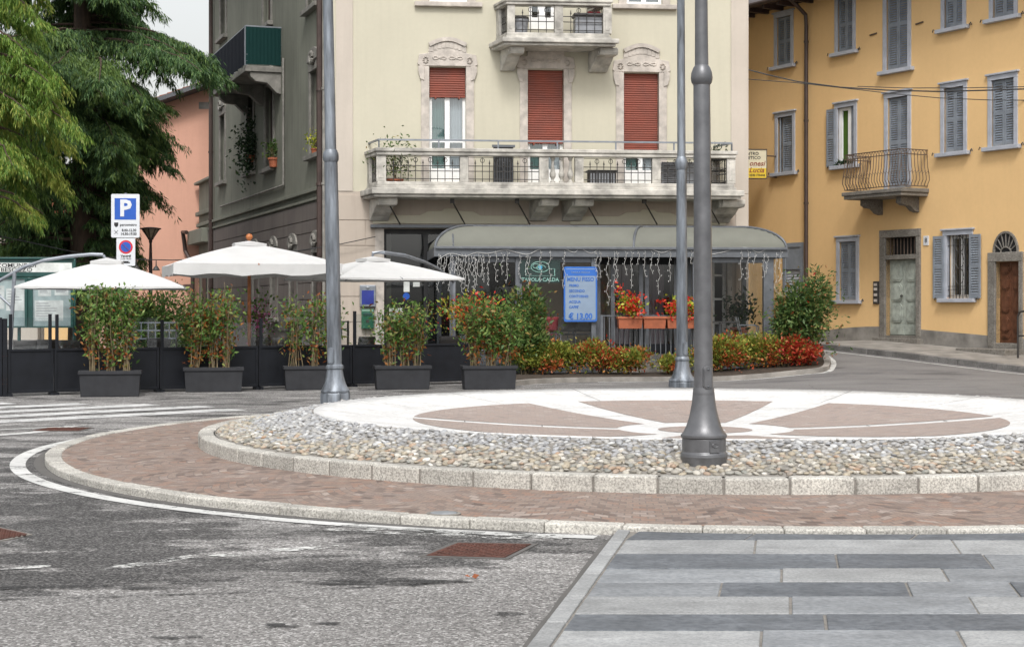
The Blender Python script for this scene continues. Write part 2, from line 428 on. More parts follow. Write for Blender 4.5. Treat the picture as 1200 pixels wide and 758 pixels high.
M['patch'] = paint_material('tar_patch', (.44, .58), (.05, .049, .049))
M['net_dark'] = cloth('dark_net', (.006, .010, .020), .1)
M['net_green'] = cloth('green_net', (.005, .033, .031), .08)
M['tile'] = simple('roof_tile', (.33, .11, .06), .85, .3, 6)
M['gutter'] = simple('gutter_grey', (.10, .105, .115), .5, .1)
M['terracotta'] = simple('terracotta', (.38, .115, .055), .8, .2, 6)
M['menu_face'] = simple('menu_face', (.21, .28, .38), .4, .08, 2)
M['menu_blue'] = simple('menu_blue', (.025, .125, .45), .4, .08)
M['yellow_sign'] = simple('yellow_sign', (.78, .55, .03), .4, .05)
M['cream_sign'] = simple('cream_sign', (.72, .66, .48), .4, .05)
M['brown_text'] = simple('brown_text', (.28, .06, .03), .5)
M['mint'] = simple('mint_text', (.22, .42, .37), .5)
M['bulb'] = simple('light_wire', (.50, .50, .49), .5, .06)
M['bark'] = simple('bark', (.075, .05, .036), .9, .35, 9, bump=.8, bscale=25, var_scale3=(1, 1, .2))
M['stem'] = simple('cane_stem', (.17, .13, .07), .7, .3, 12)
M['autumn_leaf'] = simple('fallen_leaf', (.26, .08, .03), .8)
M['letterbox_green'] = simple('letterbox_green', (.012, .10, .055), .4)
M['red_cloth'] = simple('red_upholstery', (.30, .03, .04), .7)
M['chair_grey'] = simple('chair_grey', (.10, .10, .095), .6)
M['chair_dark'] = simple('rattan_dark', (.03, .027, .026), .7)
M['box_grey'] = simple('box_grey', (.25, .26, .28), .5, .1)
M['cable'] = simple('cable_dark', (.03, .03, .032), .6)
M['leaf_planter'] = leafmat('leaf_planter', [(0, (.040, .09, .018)), (.4, (.09, .18, .038)), (.75, (.155, .25, .058)), (.93, (.29, .34, .10)), (1, (.32, .15, .04))], 2.6, [(0, (.22, .055, .018)), (.5, (.30, .12, .03)), (1, (.10, .10, .03))], (.62, .72))
M['leaf_hedge'] = leafmat('leaf_hedge', [(0, (.09, .13, .02)), (.45, (.20, .245, .04)), (.8, (.34, .34, .06)), (1, (.44, .38, .08))], 1.9, [(0, (.34, .03, .016)), (.5, (.48, .10, .035)), (1, (.40, .20, .05))], (.53, .575))
M['leaf_red'] = leafmat('leaf_red', [(0, (.30, .018, .014)), (.5, (.48, .045, .025)), (.85, (.52, .13, .05)), (1, (.16, .12, .03))])
M['leaf_nandina'] = leafmat('leaf_nandina', [(0, (.032, .07, .018)), (.5, (.078, .145, .038)), (.9, (.15, .215, .06)), (1, (.24, .21, .065))], 1.1, [(0, (.26, .06, .03)), (1, (.30, .15, .06))], (.60, .70))
M['leaf_dark'] = leafmat('leaf_dark', [(0, (.010, .025, .012)), (.6, (.022, .048, .02)), (1, (.045, .075, .03))])
M['needle_dark'] = leafmat('needle_dark', [(0, (.030, .072, .026)), (.55, (.075, .15, .052)), (.9, (.135, .225, .072)), (1, (.18, .26, .08))], .45, [(0, (.095, .175, .042)), (1, (.17, .25, .065))], (.50, .64))
M['needle_bright'] = leafmat('needle_bright', [(0, (.07, .15, .024)), (.5, (.16, .28, .046)), (.9, (.27, .39, .075)), (1, (.38, .41, .10))], .6, [(0, (.24, .32, .05)), (1, (.42, .44, .10))], (.52, .64), trans=.45)
M['petal_red'] = leafmat('petal_red', [(0, (.55, .02, .02)), (.6, (.70, .06, .03)), (1, (.72, .13, .09))])
M['leaf_lime'] = leafmat('leaf_lime', [(0, (.14, .20, .025)), (.5, (.36, .42, .045)), (1, (.62, .56, .06))])
M['petal_pink'] = leafmat('petal_pink', [(0, (.50, .06, .25)), (1, (.70, .30, .50))])

def text(body, size, loc, mat, parent, name='lettering', align='CENTER', rot=(R(90), 0, 0), ext=.003, sx=1.0, shear=0.0, bold=0.0):
    c = bpy.data.curves.new(name, 'FONT'); c.body = body; c.size = size; c.align_x = align; c.align_y = 'CENTER'
    c.extrude = ext; c.shear = shear; c.offset = bold; c.resolution_u = 2; c.materials.append(mat)
    tmp = bpy.data.objects.new(name, c); COL.objects.link(tmp)
    me = bpy.data.meshes.new_from_object(tmp); bpy.data.objects.remove(tmp); bpy.data.curves.remove(c)
    me.name = name; o = bpy.data.objects.new(name, me); link(o, parent); o.location = loc; o.rotation_euler = rot; o.scale = (sx, 1, 1)
    return o
# ------------------------------------------------------------------ terrain, road, roundabout
def sm(x, a, b):
    t = min(1, max(0, (x - a) / (b - a))); return t * t * (3 - 2 * t)
def gz(x, y):
    """the street climbs gently towards the yellow house"""
    pts = [(-9e9, 0), (30.5, 0), (35, .17), (38.5, .40), (41, .55), (44, .63), (60, .75), (9e9, .75)]
    for (a, za), (b, zb) in zip(pts, pts[1:]):
        if a <= y <= b: e = za + (zb - za) * ((y - a) / (b - a) if b < 9e9 and a > -9e9 else 0); break
    return e * sm(x, 4.2, 7.6)
YF = Frame(10.17 - .568 * 5.0, 42 + 5.0, math.atan2(-.869, .494))   # yellow house front; origin 5.75 m left of the green door
FR = Frame(-4.49, 39.5, math.atan(.1))                            # cream house front
SF = Frame(-4.49 - .356 * 17.1, 39.5 + 17.1, math.atan2(-.942, .335))   # its dark side
SLEN = 17.1 / .942
VF = Frame(-1.67, 36.5, math.atan(.1))                            # glass veranda front

xs = sorted(set([-300, -120, -60, -40, -30] + [v * 1.0 for v in range(-24, 2)] + [2 + v * .5 for v in range(0, 45)] + [26, 30, 40, 60, 120, 300]))
ys = sorted(set([-60, -20, 0, 4] + list(range(6, 30, 2)) + [29 + v * .5 for v in range(0, 40)] + [50, 55, 60, 80, 140, 400]))
mb = MB(); mb.grid([[(x, y, gz(x, y)) for x in xs] for y in ys])
tag(mb.build('road', M['road'], smooth=True), kind='structure')

C0 = np.array([2.25, 18.9]); RK, RW, RO = 5.80, 4.53, 7.55; CO = np.array([2.45, 18.75])
def pol(r, a, z):
    f = min(1, max(0, (r - RK) / (RO - .18 - RK))); c = C0 + (CO - C0) * f   # the outer kerb is struck from its own centre
    return (c[0] + r * math.cos(a), c[1] + r * math.sin(a), z)
def kerb_ring(name, r0, r1, z0, z1, n, gap, mat, bev, sub=4):
    mb = MB()
    for k in range(n):
        a0 = 2 * math.pi * k / n + gap / r1 / 2; a1 = 2 * math.pi * (k + 1) / n - gap / r1 / 2
        dz = random.uniform(-.004, .004); dr = random.uniform(-.006, .006); vs = []; fs = []
        for i in range(sub + 1):
            a = a0 + (a1 - a0) * i / sub
            vs += [pol(r0 + dr, a, z0), pol(r1 + dr, a, z0), pol(r1 + dr, a, z1 + dz), pol(r0 + dr, a, z1 + dz)]
        for i in range(sub):
            for j in range(4): fs.append((i*4+j, i*4+(j+1) % 4, (i+1)*4+(j+1) % 4, (i+1)*4+j))
        fs += [(0, 1, 2, 3), (sub*4+3, sub*4+2, sub*4+1, sub*4)]
        mb.add(vs, fs)
    return tag(mb.build(name, mat, bevel=bev, segs=3), kind='structure')
kerb_ring('roundabout_outer_kerb', RO - .17, RO, -.05, .07, 84, .004, M['kerb'], .016, 3)
kerb_ring('roundabout_inner_kerb', RK - .17, RK, -.05, .222, 68, .016, M['kerb'], .02, 3)
# mortar filling behind the joints
for nm, r0, r1, z1 in (('outer_kerb_joint', RO - .155, RO - .02, .052), ('inner_kerb_joint', RK - .155, RK - .018, .205)):
    mb = MB(); A = [2 * math.pi * k / 160 for k in range(161)]
    mb.grid([[pol(r1, a, 0) for a in A], [pol(r1, a, z1) for a in A], [pol(r0, a, z1) for a in A]])
    tag(mb.build(nm, M['mortar']), kind='structure')

def ring_sheet(name, mat, rz, a0=0.0, a1=2 * math.pi, n=180, uvr=None):
    me = bpy.data.meshes.new(name); vs = []; fs = []; uv = []
    for i, (r, z) in enumerate(rz):
        for k in range(n + 1): vs.append(pol(r, a0 + (a1 - a0) * k / n, z))
    for i in range(len(rz) - 1):
        for k in range(n):
            f = (i*(n+1)+k, (i+1)*(n+1)+k, (i+1)*(n+1)+k+1, i*(n+1)+k+1); fs.append(f)
            for q in f:
                rr = rz[q // (n+1)][0]; uv.append(((q % (n+1)) / n * (a1 - a0) * (uvr or rr), rr))
    me.from_pydata(vs, [], fs); u = me.uv_layers.new(name='UVMap')
    u.data.foreach_set('uv', [c for p in uv for c in p]); me.materials.append(mat)
    me.polygons.foreach_set('use_smooth', [True] * len(fs))
    bm = bmesh.new(); bm.from_mesh(me); bmesh.ops.recalc_face_normals(bm, faces=bm.faces)
    if bm.faces[0].normal.z < 0: bmesh.ops.reverse_faces(bm, faces=bm.faces)
    bm.to_mesh(me); bm.free()
    return link(bpy.data.objects.new(name, me))
tag(ring_sheet('roundabout_apron', M['setts'], [(RO - .16, .058), (RO - .6, .066), (6.5, .074), (RK - .01, .085)], uvr=6.8), kind='structure')
# bed that carries the cobbles, rising to the rim of the white disc
def bed_z(r): return .215 + (.425 - .215) * (RK - .17 - r) / (RK - .17 - RW)
tag(ring_sheet('cobble_bed', M['mortar'], [(RK - .18, .212), (5.3, bed_z(5.3)), (4.95, bed_z(4.95)), (RW - .02, .425)]), kind='structure')
def dish(r): return .17 + .265 * (min(r, RW) / RW) ** 2
tag(ring_sheet('plaza_disc', M['white_stone'], [(RW, .40), (RW, dish(RW))] + [(RW * (1 - k / 16) + .0005, dish(RW * (1 - k / 16))) for k in range(1, 17)]), kind='structure')

# cobbles
tm = bpy.data.meshes.new('seed'); bm = bmesh.new(); bmesh.ops.create_icosphere(bm, subdivisions=2, radius=1); bm.to_mesh(tm); bm.free()
IV = np.array([v.co for v in tm.vertices]); IF = np.array([p.vertices[:] for p in tm.polygons]); bpy.data.meshes.remove(tm)
def cobbles(name, pts, s, mat):
    n = len(pts); rr = np.array([p[0] for p in pts]); aa = np.array([p[1] for p in pts])
    cen = np.stack([C0[0] + rr * np.cos(aa), C0[1] + rr * np.sin(aa), np.array([bed_z(x) for x in rr]) + rng.uniform(-.006, .008, n)], 1)
    sz = s * rng.uniform(.38, .62, n); el = rng.uniform(.62, 1.0, n); th = rng.uniform(0, 6.3, n); hz = sz * rng.uniform(.42, .62, n)
    tl = rng.normal(0, .16, (n, 2))
    V = IV[None] * np.stack([sz, sz * el, hz], 1)[:, None, :]
    V = V * (1 + .10 * np.sin(IV[None, :, :] * rng.uniform(1.5, 3, (n, 1, 3)) + rng.uniform(0, 6, (n, 1, 3))))
    x = V[..., 0] * np.cos(th)[:, None] - V[..., 1] * np.sin(th)[:, None]; y = V[..., 0] * np.sin(th)[:, None] + V[..., 1] * np.cos(th)[:, None]
    z = V[..., 2] + x * tl[:, :1] + y * tl[:, 1:]
    V = np.stack([x, y, z], -1) + cen[:, None, :]
    Fc = (IF[None] + (np.arange(n) * len(IV))[:, None, None]).reshape(-1, 3)
    me = bpy.data.meshes.new(name); V = V.reshape(-1, 3)
    me.vertices.add(len(V)); me.vertices.foreach_set('co', V.astype(np.float32).ravel())
    me.loops.add(Fc.size); me.loops.foreach_set('vertex_index', Fc.astype(np.int32).ravel())
    me.polygons.add(len(Fc)); me.polygons.foreach_set('loop_start', np.arange(0, Fc.size, 3, dtype=np.int32))
    me.polygons.foreach_set('use_smooth', np.ones(len(Fc), dtype=bool)); me.update(calc_edges=True)
    me.materials.append(mat); return link(bpy.data.objects.new(name, me))
tan_, grey_ = [], []; s_ = .068; r = RW + .05
while r < RK - .19:
    n = int(2 * math.pi * r / s_); off = random.random() * 6
    for k in range(n):
        a = 2 * math.pi * k / n + off
        if math.sin(a) < .6:
            rr = r + random.uniform(-.28, .28) * s_
            pg = 1 - sm(rr + random.uniform(-.2, .2) - .30 * sm(-math.cos(a), .5, 1.0), 4.82, 5.15)
            (grey_ if random.random() < pg else tan_).append((rr, a + random.uniform(-.3, .3) * s_ / r))
    r += s_ * .80
tag(cobbles('cobbles', tan_, s_, M['pebble']), 'tan and cream rounded cobbles bedded inside the island kerb', 'cobbles', kind='stuff')
tag(cobbles('cobbles', grey_, s_ * .92, M['pebble_grey']), 'grey rounded cobbles in the band next to the white rim', 'cobbles', kind='stuff')

# inlaid sett panels of the white disc: six sectors, split by a thin spoke left and right
def sector(mb, uvs, a0, a1, w0, w1, r0, r1, dz=.004):
    nr, na = 14, 22; n0 = len(mb.v)
    for i in range(nr + 1):
        r = r0 + (r1 - r0) * i / nr
        fl = lambda w: w if w < .3 else .30 + (r - 1) * .20
        b0 = a0 + math.asin(min(.99, fl(w0) / 2 / r)); b1 = a1 - math.asin(min(.99, fl(w1) / 2 / r))
        if b1 < b0: b0 = b1 = (b0 + b1) / 2
        for k in range(na + 1):
            a = b0 + (b1 - b0) * k / na
            mb.v.append(pol(r, a, dish(r) + dz)); uvs.append((r * math.cos(a), r * math.sin(a)))
    for i in range(nr):
        for k in range(na): mb.f.append((n0+i*(na+1)+k, n0+(i+1)*(na+1)+k, n0+(i+1)*(na+1)+k+1, n0+i*(na+1)+k+1))
def build_uv(mb, uvs, name, mat):
    o = mb.build(name, mat, smooth=True, fix=False); u = o.data.uv_layers.new(name='UVMap')
    for lp in o.data.loops: u.data[lp.index].uv = uvs[lp.vertex_index]
    return o
mb = MB(); uvs = []; D = math.pi / 180
for a0, a1, w0, w1 in ((0, 61, .26, .55), (61, 120, .55, .55), (120, 181, .55, .26), (181, 241, .26, .5), (241, 299, .5, .5), (299, 360, .5, .26)):
    sector(mb, uvs, a0 * D, a1 * D, w0, w1, 1.02, 3.40)
sector(mb, uvs, 0, 2 * math.pi, 0, 0, .24, .55)
tag(build_uv(mb, uvs, 'disc_inlay', M['inlay']), kind='structure')
mb = MB()
for k in range(14):   # joints between the white slabs of the rim
    a = (k * 25.7 + 5) * D; w = .004
    for i in range(6):
        r0 = 3.42 + i * .19; r1 = r0 + .19
        mb.quad(pol(r0, a - w/r0, dish(r0) + .005), pol(r1, a - w/r1, dish(r1) + .005), pol(r1, a + w/r1, dish(r1) + .005), pol(r0, a + w/r0, dish(r0) + .005))
for a in (0, 61, 120, 181, 241, 299):
    for r in (1.9, 2.8):
        w = .08 if a in (0, 181) else (.24 if r < 2 else .33)
        ca, sa = math.cos(a*D), math.sin(a*D)
        q = [(C0[0] + ca*(r+e) - sa*s*w, C0[1] + sa*(r+e) + ca*s*w, dish(r) + .006) for e, s in ((-.006,-1),(.006,-1),(.006,1),(-.006,1))]
        mb.quad(*q)
tag(mb.build('disc_joint', M['joint']), kind='structure')

# round cast cover in the apron
gx, gy = G(520, 601, .07)
t = thing('manhole_cover', 'small round grey cover set in the brick apron', 'manhole cover', (gx, gy, .066))
mb = MB(); mb.lathe([(.0, .010), (.095, .010), (.10, .008), (.10, -.02)], 28); mb.build('lid', M['slab_mid'], t)
mb = MB(); mb.lathe([(.105, -.02), (.105, .008), (.13, .006), (.13, -.02)], 28); mb.build('rim', M['mortar'], t)

# painted edge line hugging the outer kerb, worn away along the front
def line_strip(name, pts, w, mat, z=.006):
    mb = MB(); rows = []
    for i, p in enumerate(pts):
        a = np.array(pts[max(0, i-1)]); b = np.array(pts[min(len(pts)-1, i+1)]); d = (b - a) / (np.linalg.norm(b - a) + 1e-9)
        nn = np.array([-d[1], d[0]]) * w / 2; p = np.array(p)
        rows.append([(*(p - nn), z + gz(*p)), (*(p + nn), z + gz(*p))])
    mb.grid(rows); o = mb.build(name, mat, fix=False)
    for pl in o.data.polygons:
        if pl.normal.z < 0: pl.flip()
    return tag(o, kind='structure')
edge = [tuple(CO + (RO + o_) * np.array([math.cos(a_ * D), math.sin(a_ * D)])) for a_, o_ in ((146, .08), (155, .09), (165, .15), (175, .19), (185, .24), (195, .26), (205, .27), (215, .26), (225, .25), (235, .23), (243, .21), (250, .19), (256, .17))]
def smooth_pts(p, n=6):
    out = []
    for i in range(len(p) - 1):
        p0, p1, p2, p3 = (np.array(p[max(0, min(len(p)-1, j))]) for j in (i-1, i, i+1, i+2))
        for k in range(n):
            t = k / n; out.append(tuple(.5 * ((2*p1) + (p2-p0)*t + (2*p0-5*p1+4*p2-p3)*t*t + (-p0+3*p1-3*p2+p3)*t**3)))
    return out + [tuple(p[-1])]
line_strip('road_edge_marking', smooth_pts(edge), .155, M['paint'])
line_strip('road_marking', smooth_pts([(-1.30, 11.75), (-.7, 11.52), (-.1, 11.36), (.36, 11.30)]), .30, M['paint_worn'])
line_strip('road_marking', smooth_pts([G(250, 653), G(330, 645), G(400, 641)]), .16, M['paint_worn'])
line_strip('road_marking', smooth_pts([G(-40, 668), G(60, 664)]), .10, M['paint_worn'])
line_strip('road_marking', smooth_pts([G(120, 668), G(230, 652)]), .13, M['paint_worn'])
line_strip('road_marking', smooth_pts([G(-90, 517), G(0, 510), G(42, 506.5), G(84, 499.5)]), .20, M['paint'])
line_strip('road_marking', smooth_pts([G(-60, 507), G(15, 503), G(75, 500)]), .10, M['paint'])
line_strip('road_patch', smooth_pts([G(-60, 704), G(80, 701), G(200, 697), G(330, 693), G(450, 687), G(540, 682)]), .035, M['patch'], .005)
def tar_blob(px, py, wpx, hpx):
    mb = MB(); n = 26; ph = [random.uniform(0, 6.3) for _ in range(4)]; pts = []
    for k in range(n):
        a = 2 * math.pi * k / n; f = 1 + .22 * math.sin(2 * a + ph[0]) + .18 * math.sin(3 * a + ph[1]) + .14 * math.sin(5 * a + ph[2]) + .1 * math.sin(9 * a + ph[3])
        pts.append((*G(px + wpx * .5 * math.cos(a) * f, py - hpx * .5 * math.sin(a) * f), .005))
    mb.add(pts, [tuple(range(n))]); tag(mb.build('road_patch', M['patch'], fix=False), kind='structure')
for q in ((205, 747, 55, 4), (327, 734, 40, 5), (386, 731, 26, 4), (598, 720, 46, 4), (455, 683, 180, 7), (90, 689, 200, 5)): tar_blob(*q)
# zebra crossing, bars running diagonally away to the right
for k in range(6):
    d = np.array([.725, .69]); nn = np.array([-.69, .725]); o0 = np.array([-5.5, 23.85]) + nn * (k * 1.0 + .25)
    s0, s1 = -7.5, [1.9, 2.0, 1.6, .9, .1, -.9][k]
    line_strip('zebra_crossing', [tuple(o0 + d * (s0 + (s1 - s0) * i / 8)) for i in range(9)], .52, M['paint_zebra'])
# sliver of dark tar between kerb and painted line
line_strip('kerb_gutter', smooth_pts([tuple(CO + (RO + .055) * np.array([math.cos(a * D), math.sin(a * D)])) for a in range(150, 258, 6)]), .10, M['joint'], .003)

# ------------------------------------------------------------------ flagstone crossing at the lower right
PZ = .035
rowsy = [615.6, 631.8, 648.7, 665.6, 681.2, 698.2, 718.5, 737.8, 758.5, 781, 806]
joints = [[874, 1062, 1257], [885, 1121, 1330], [981, 1158, 1370], [916, 1108, 1330], [844, 1065, 1189, 1420], [927, 1141, 1380], [968, 1219, 1480], [892, 1127, 1400], [1000, 1260, 1500], [930, 1190, 1450]]
kinds = ['ddd', 'lll', 'ddmm', 'mlml', 'mdmdd', 'lmll', 'dddd', 'lmll', 'dddd', 'mlll']
bins = {'d': MB(), 'm': MB(), 'l': MB()}
def exl(y):  # left border of the slabs in the photo
    return 742 + (643 - 742) * (y - 616.6) / (758 - 616.6)
for i in range(10):
    ya, yb = rowsy[i], rowsy[i+1]; Ya = G(0, ya, PZ)[1]; Yb = G(0, yb, PZ)[1]; ym = (ya + yb) / 2
    if i == 0: Ya = 11.6
    edges = [None] + joints[i]; Xs = [None] + [G(px, ym, PZ)[0] for px in joints[i]]
    Xs.append(max(Xs[-1] + 1.5, 9.0))
    for k in range(len(Xs) - 1):
        c = kinds[i][min(k, len(kinds[i]) - 1)]; g = .007; tl = .006
        xa0 = G(exl(ya), ya, PZ)[0] + .012 if k == 0 else Xs[k] + g; xb0 = G(exl(yb), yb, PZ)[0] + .012 if k == 0 else Xs[k] + g
        x1 = Xs[k+1] - g; s = random.uniform(-.004, .004); dz = random.uniform(-.003, .003)
        n_s = max(2, int((x1 - xa0) / .5))
        far = Ya - g; near = Yb + g
        sk = lambda Y_: .17 * (Y_ - (Ya + Yb) / 2)
        yf = lambda x: far if i else min(far + .3, CO[1] - math.sqrt(max(0, (RO + .01) ** 2 - (x - CO[0]) ** 2)))
        xa1 = xa0 + (sk(far) if k else 0); xb1 = xb0 + (sk(near) if k else 0); xr1 = x1 + s + sk(far); poly = [(xb1, near), (x1 + s + sk(near), near)] + [(xr1 + (xa1 - xr1) * q / n_s, yf(xr1 + (xa1 - xr1) * q / n_s)) for q in range(n_s + 1)]
        bins[c].pxy(poly, -.06, PZ + dz)
for c, m in (('d', 'slab_dark'), ('m', 'slab_mid'), ('l', 'slab_light')):
    tag(bins[c].build('flagstone_pavement', M[m], bevel=.006), kind='structure')
a0 = G(726, 617.5, PZ); a1 = G(742, 616.6, PZ); b0 = G(617, 758, PZ); b1 = G(643, 758, PZ)
ext = lambda p, q, f: (p[0] + (q[0] - p[0]) * f, p[1] + (q[1] - p[1]) * f)
mb = MB(); nst = 9
for k in range(nst):
    f0 = k / nst * 1.6 - .03; f1 = (k + 1) / nst * 1.6 - .036
    mb.pxy([ext(a0, b0, f0), ext(a1, b1, f0), ext(a1, b1, f1), ext(a0, b0, f1)], -.06, PZ + .004)
tag(mb.build('pavement_kerb', M['slab_light'], bevel=.006), kind='structure')
mb = MB(); e0 = ext(a0, b0, 1.6)
mb.pxy([ext(a0, b0, -.02), ext(a0, b0, 1.6), (9, e0[1]), (9, 11.9), (2.4, 11.28)], -.05, PZ - .008)
tag(mb.build('pavement_bed', M['mortar']), kind='structure')
# tarry seam along that border
line_strip('pavement_seam', smooth_pts([(ext(a0, b0, f)[0] - .02 + random.uniform(-.014, .014), ext(a0, b0, f)[1]) for f in [i / 14 * 1.5 for i in range(15)]]), .055, M['joint'], .004)

# cast-iron covers in the road
def cover(quad, label, shape):
    pts = [np.array(G(*q)) for q in quad]; c = sum(pts) / 4
    t = thing('manhole_cover', label, 'manhole cover', (c[0], c[1], 0))
    sc_ = lambda f: [tuple((p - c) * f) for p in pts]
    mb = MB(); mb.pxy(sc_(1.0), -.03, .010)
    u = (pts[1] - pts[0]) * .92; v = (pts[3] - pts[0]) * .92; o = (pts[0] - c) * .92
    for i in range(12):
        for j in range(12):
            if (i + j) % 2: continue
            q = [tuple(o + u * (i + a) / 12 + v * (j + b) / 12) for a, b in ((.1, .1), (.9, .1), (.9, .9), (.1, .9))]
            mb.pxy(q, .009, .014)
    mb.build('lid', M['rust'], t)
    mb = MB(); inn = sc_(1.03); outr = sc_(1.16)
    for k in range(4): mb.pxy([inn[k], inn[(k+1) % 4], outr[(k+1) % 4], outr[k]], -.03, .007)
    mb.build('rim', M['joint'] if shape else M['mortar'], t)
cover([(500, 651.5), (591, 654), (622, 638.5), (537, 637)], 'square rusty iron cover in the road before the flagstone crossing', 1)
cover([(-45, 624.5), (-8, 635), (32, 626.5), (-3, 619)], 'rusty iron cover in the road, cut off by the left edge of the photo', 0)
cover([(38, 505.2), (92, 505.2), (106, 501.5), (58, 501.5)], 'rusty iron cover in the road beside the zebra crossing', 1)
gx, gy = G(553, 678)
V = leaf_verts(np.array([[gx, gy, .012], [gx + .02, gy, .014], [gx - .01, gy + .01, .012]]), np.array([[1, .2, .25], [-.4, 1, .4], [-1, -.3, .3]]), np.array([.045, .035, .035]), .03)
tag(np_mesh('fallen_leaf', V, 4, M['autumn_leaf']), 'single orange fallen leaf on the grey asphalt', 'leaf')

# ------------------------------------------------------------------ pavement in front of the yellow house
mbp, mbk = MB(), MB(); rows = []; KW = 2.6
top = []; 
for i in range(41):
    x = -6 + i * .6
    k = YF.world(x, -KW); w = YF.world(x, 0.15); kz = gz(*k) + .125; wz = gz(*k) + .17
    top.append(((k[0], k[1], kz), (w[0], w[1], wz)))
mbp.grid([[a, b] for a, b in top])
for i in range(40):
    x0, x1 = -6 + i * .6 + .004, -6 + (i + 1) * .6 - .004
    k0, k1 = YF.world(x0, -KW), YF.world(x1, -KW); j0, j1 = YF.world(x0, -KW + .28), YF.world(x1, -KW + .28)
    g0, g1 = gz(*k0), gz(*k1); zt = .135
    mbk.add([(*k0, g0-.1), (*k1, g1-.1), (*j1, g1-.1), (*j0, g0-.1), (*k0, g0+zt), (*k1, g1+zt), (*j1, g1+zt), (*j0, g0+zt)],
            [(0,3,2,1),(4,5,6,7),(0,1,5,4),(1,2,6,5),(2,3,7,6),(3,0,4,7)])
tag(mbp.build('pavement', M['plinth']), kind='structure')
tag(mbk.build('pavement_kerb', M['kerb_dark'], bevel=.015), kind='structure')
line_strip('road_edge_marking', [tuple(YF.world(x * .4, -KW - .32)) for x in range(4, 60)], .11, M['paint'], .008)
def walk_z(x): return gz(*YF.world(x, -KW)) + .17
# ------------------------------------------------------------------ yellow house
yh = fthing(YF, 'town_house', 'three-storey yellow house with grey louvred shutters across the street', 'house')
LX0, LX1, HT = -4.0, 24.0, 10.15
YLIST = []   # openings
def lz(px, py, off=0): return YF.z(px, py, off)
def lx(px, off=0): return YF.x(px, off)
win = [  # px0, px1 of the frame, y top, y sill bottom (at the centre column)
    ('A', 907.5, 930, 15, 81), ('B', 978.5, 1003, -8, 65), ('D', 1103, 1132.5, -40, 37), ('E', 1159.5, 1193, -52, 25),
    ('F', 908.5, 932, 132, 206), ('G', 978.5, 1004.5, 120.5, 198), ('I', 1102.5, 1133.5, 97, 183), ('J', 1158, 1193, 87, 176),
    ('K', 980.5, 1007, 278, 356), ('L', 1105.5, 1140.5, 269.8, 354.3)]
def leaf_shutter(name, w, h, parent, M4):
    """louvred wooden shutter leaf: stiles, rails, two banks of slats"""
    mb = MB(); mb.M = M4; s = .055; t = .035
    mb.box(0, s, 0, t, 0, h); mb.box(w - s, w, 0, t, 0, h)
    for z0, z1 in ((0, .10), (h * .5 - .045, h * .5 + .045), (h - .08, h)): mb.box(s, w - s, .002, t - .002, z0, z1)
    for za, zb in ((.10, h * .5 - .045), (h * .5 + .045, h - .08)):
        n = max(4, int((zb - za) / .058)); st = (zb - za) / n
        for i in range(n):
            z = za + (i + .5) * st
            mb.add([(s, .004, z - st*.42), (w - s, .004, z - st*.42), (w - s, .030, z + st*.42), (s, .030, z + st*.42),
                    (s, .010, z - st*.48), (w - s, .010, z - st*.48), (w - s, .034, z + st*.36), (s, .034, z + st*.36)],
                   [(0,1,2,3),(7,6,5,4),(0,4,5,1),(3,2,6,7),(0,3,7,4),(1,5,6,2)])
    return mb.build(name, M['shutter'], parent)
def surround(parent, x0, x1, z0, z1, fw, mat, cap=True, sill=True):
    mb = MB()
    mb.box(x0, x0 + fw, -.028, .10, z0, z1 - fw); mb.box(x1 - fw, x1, -.028, .10, z0, z1 - fw)
    mb.box(x0 - .004, x1 + .004, -.032, .10, z1 - fw, z1)
    if cap: mb.box(x0 - .05, x1 + .05, -.07, .05, z1 + .001, z1 + .045)
    w = mb.build('window', mat, parent, bevel=.006)
    if sill:
        mb = MB(); mb.box(x0 - .11, x1 + .11, -.13, .10, z0 - .10, z0 - .002); mb.build('sill', mat, w, bevel=.01)
    return w
def hooks(parent, x0, x1, z):
    mb = MB()
    for x, s in ((x0 - .16, -1), (x1 + .16, 1)):
        mb.tube([(x - s*.05, .02, z), (x, -.06, z + .01), (x + s*.05, -.07, z + .045), (x + s*.08, -.07, z - .02)], .014, 5)
    mb.build('shutter_hook', M['iron'], parent)
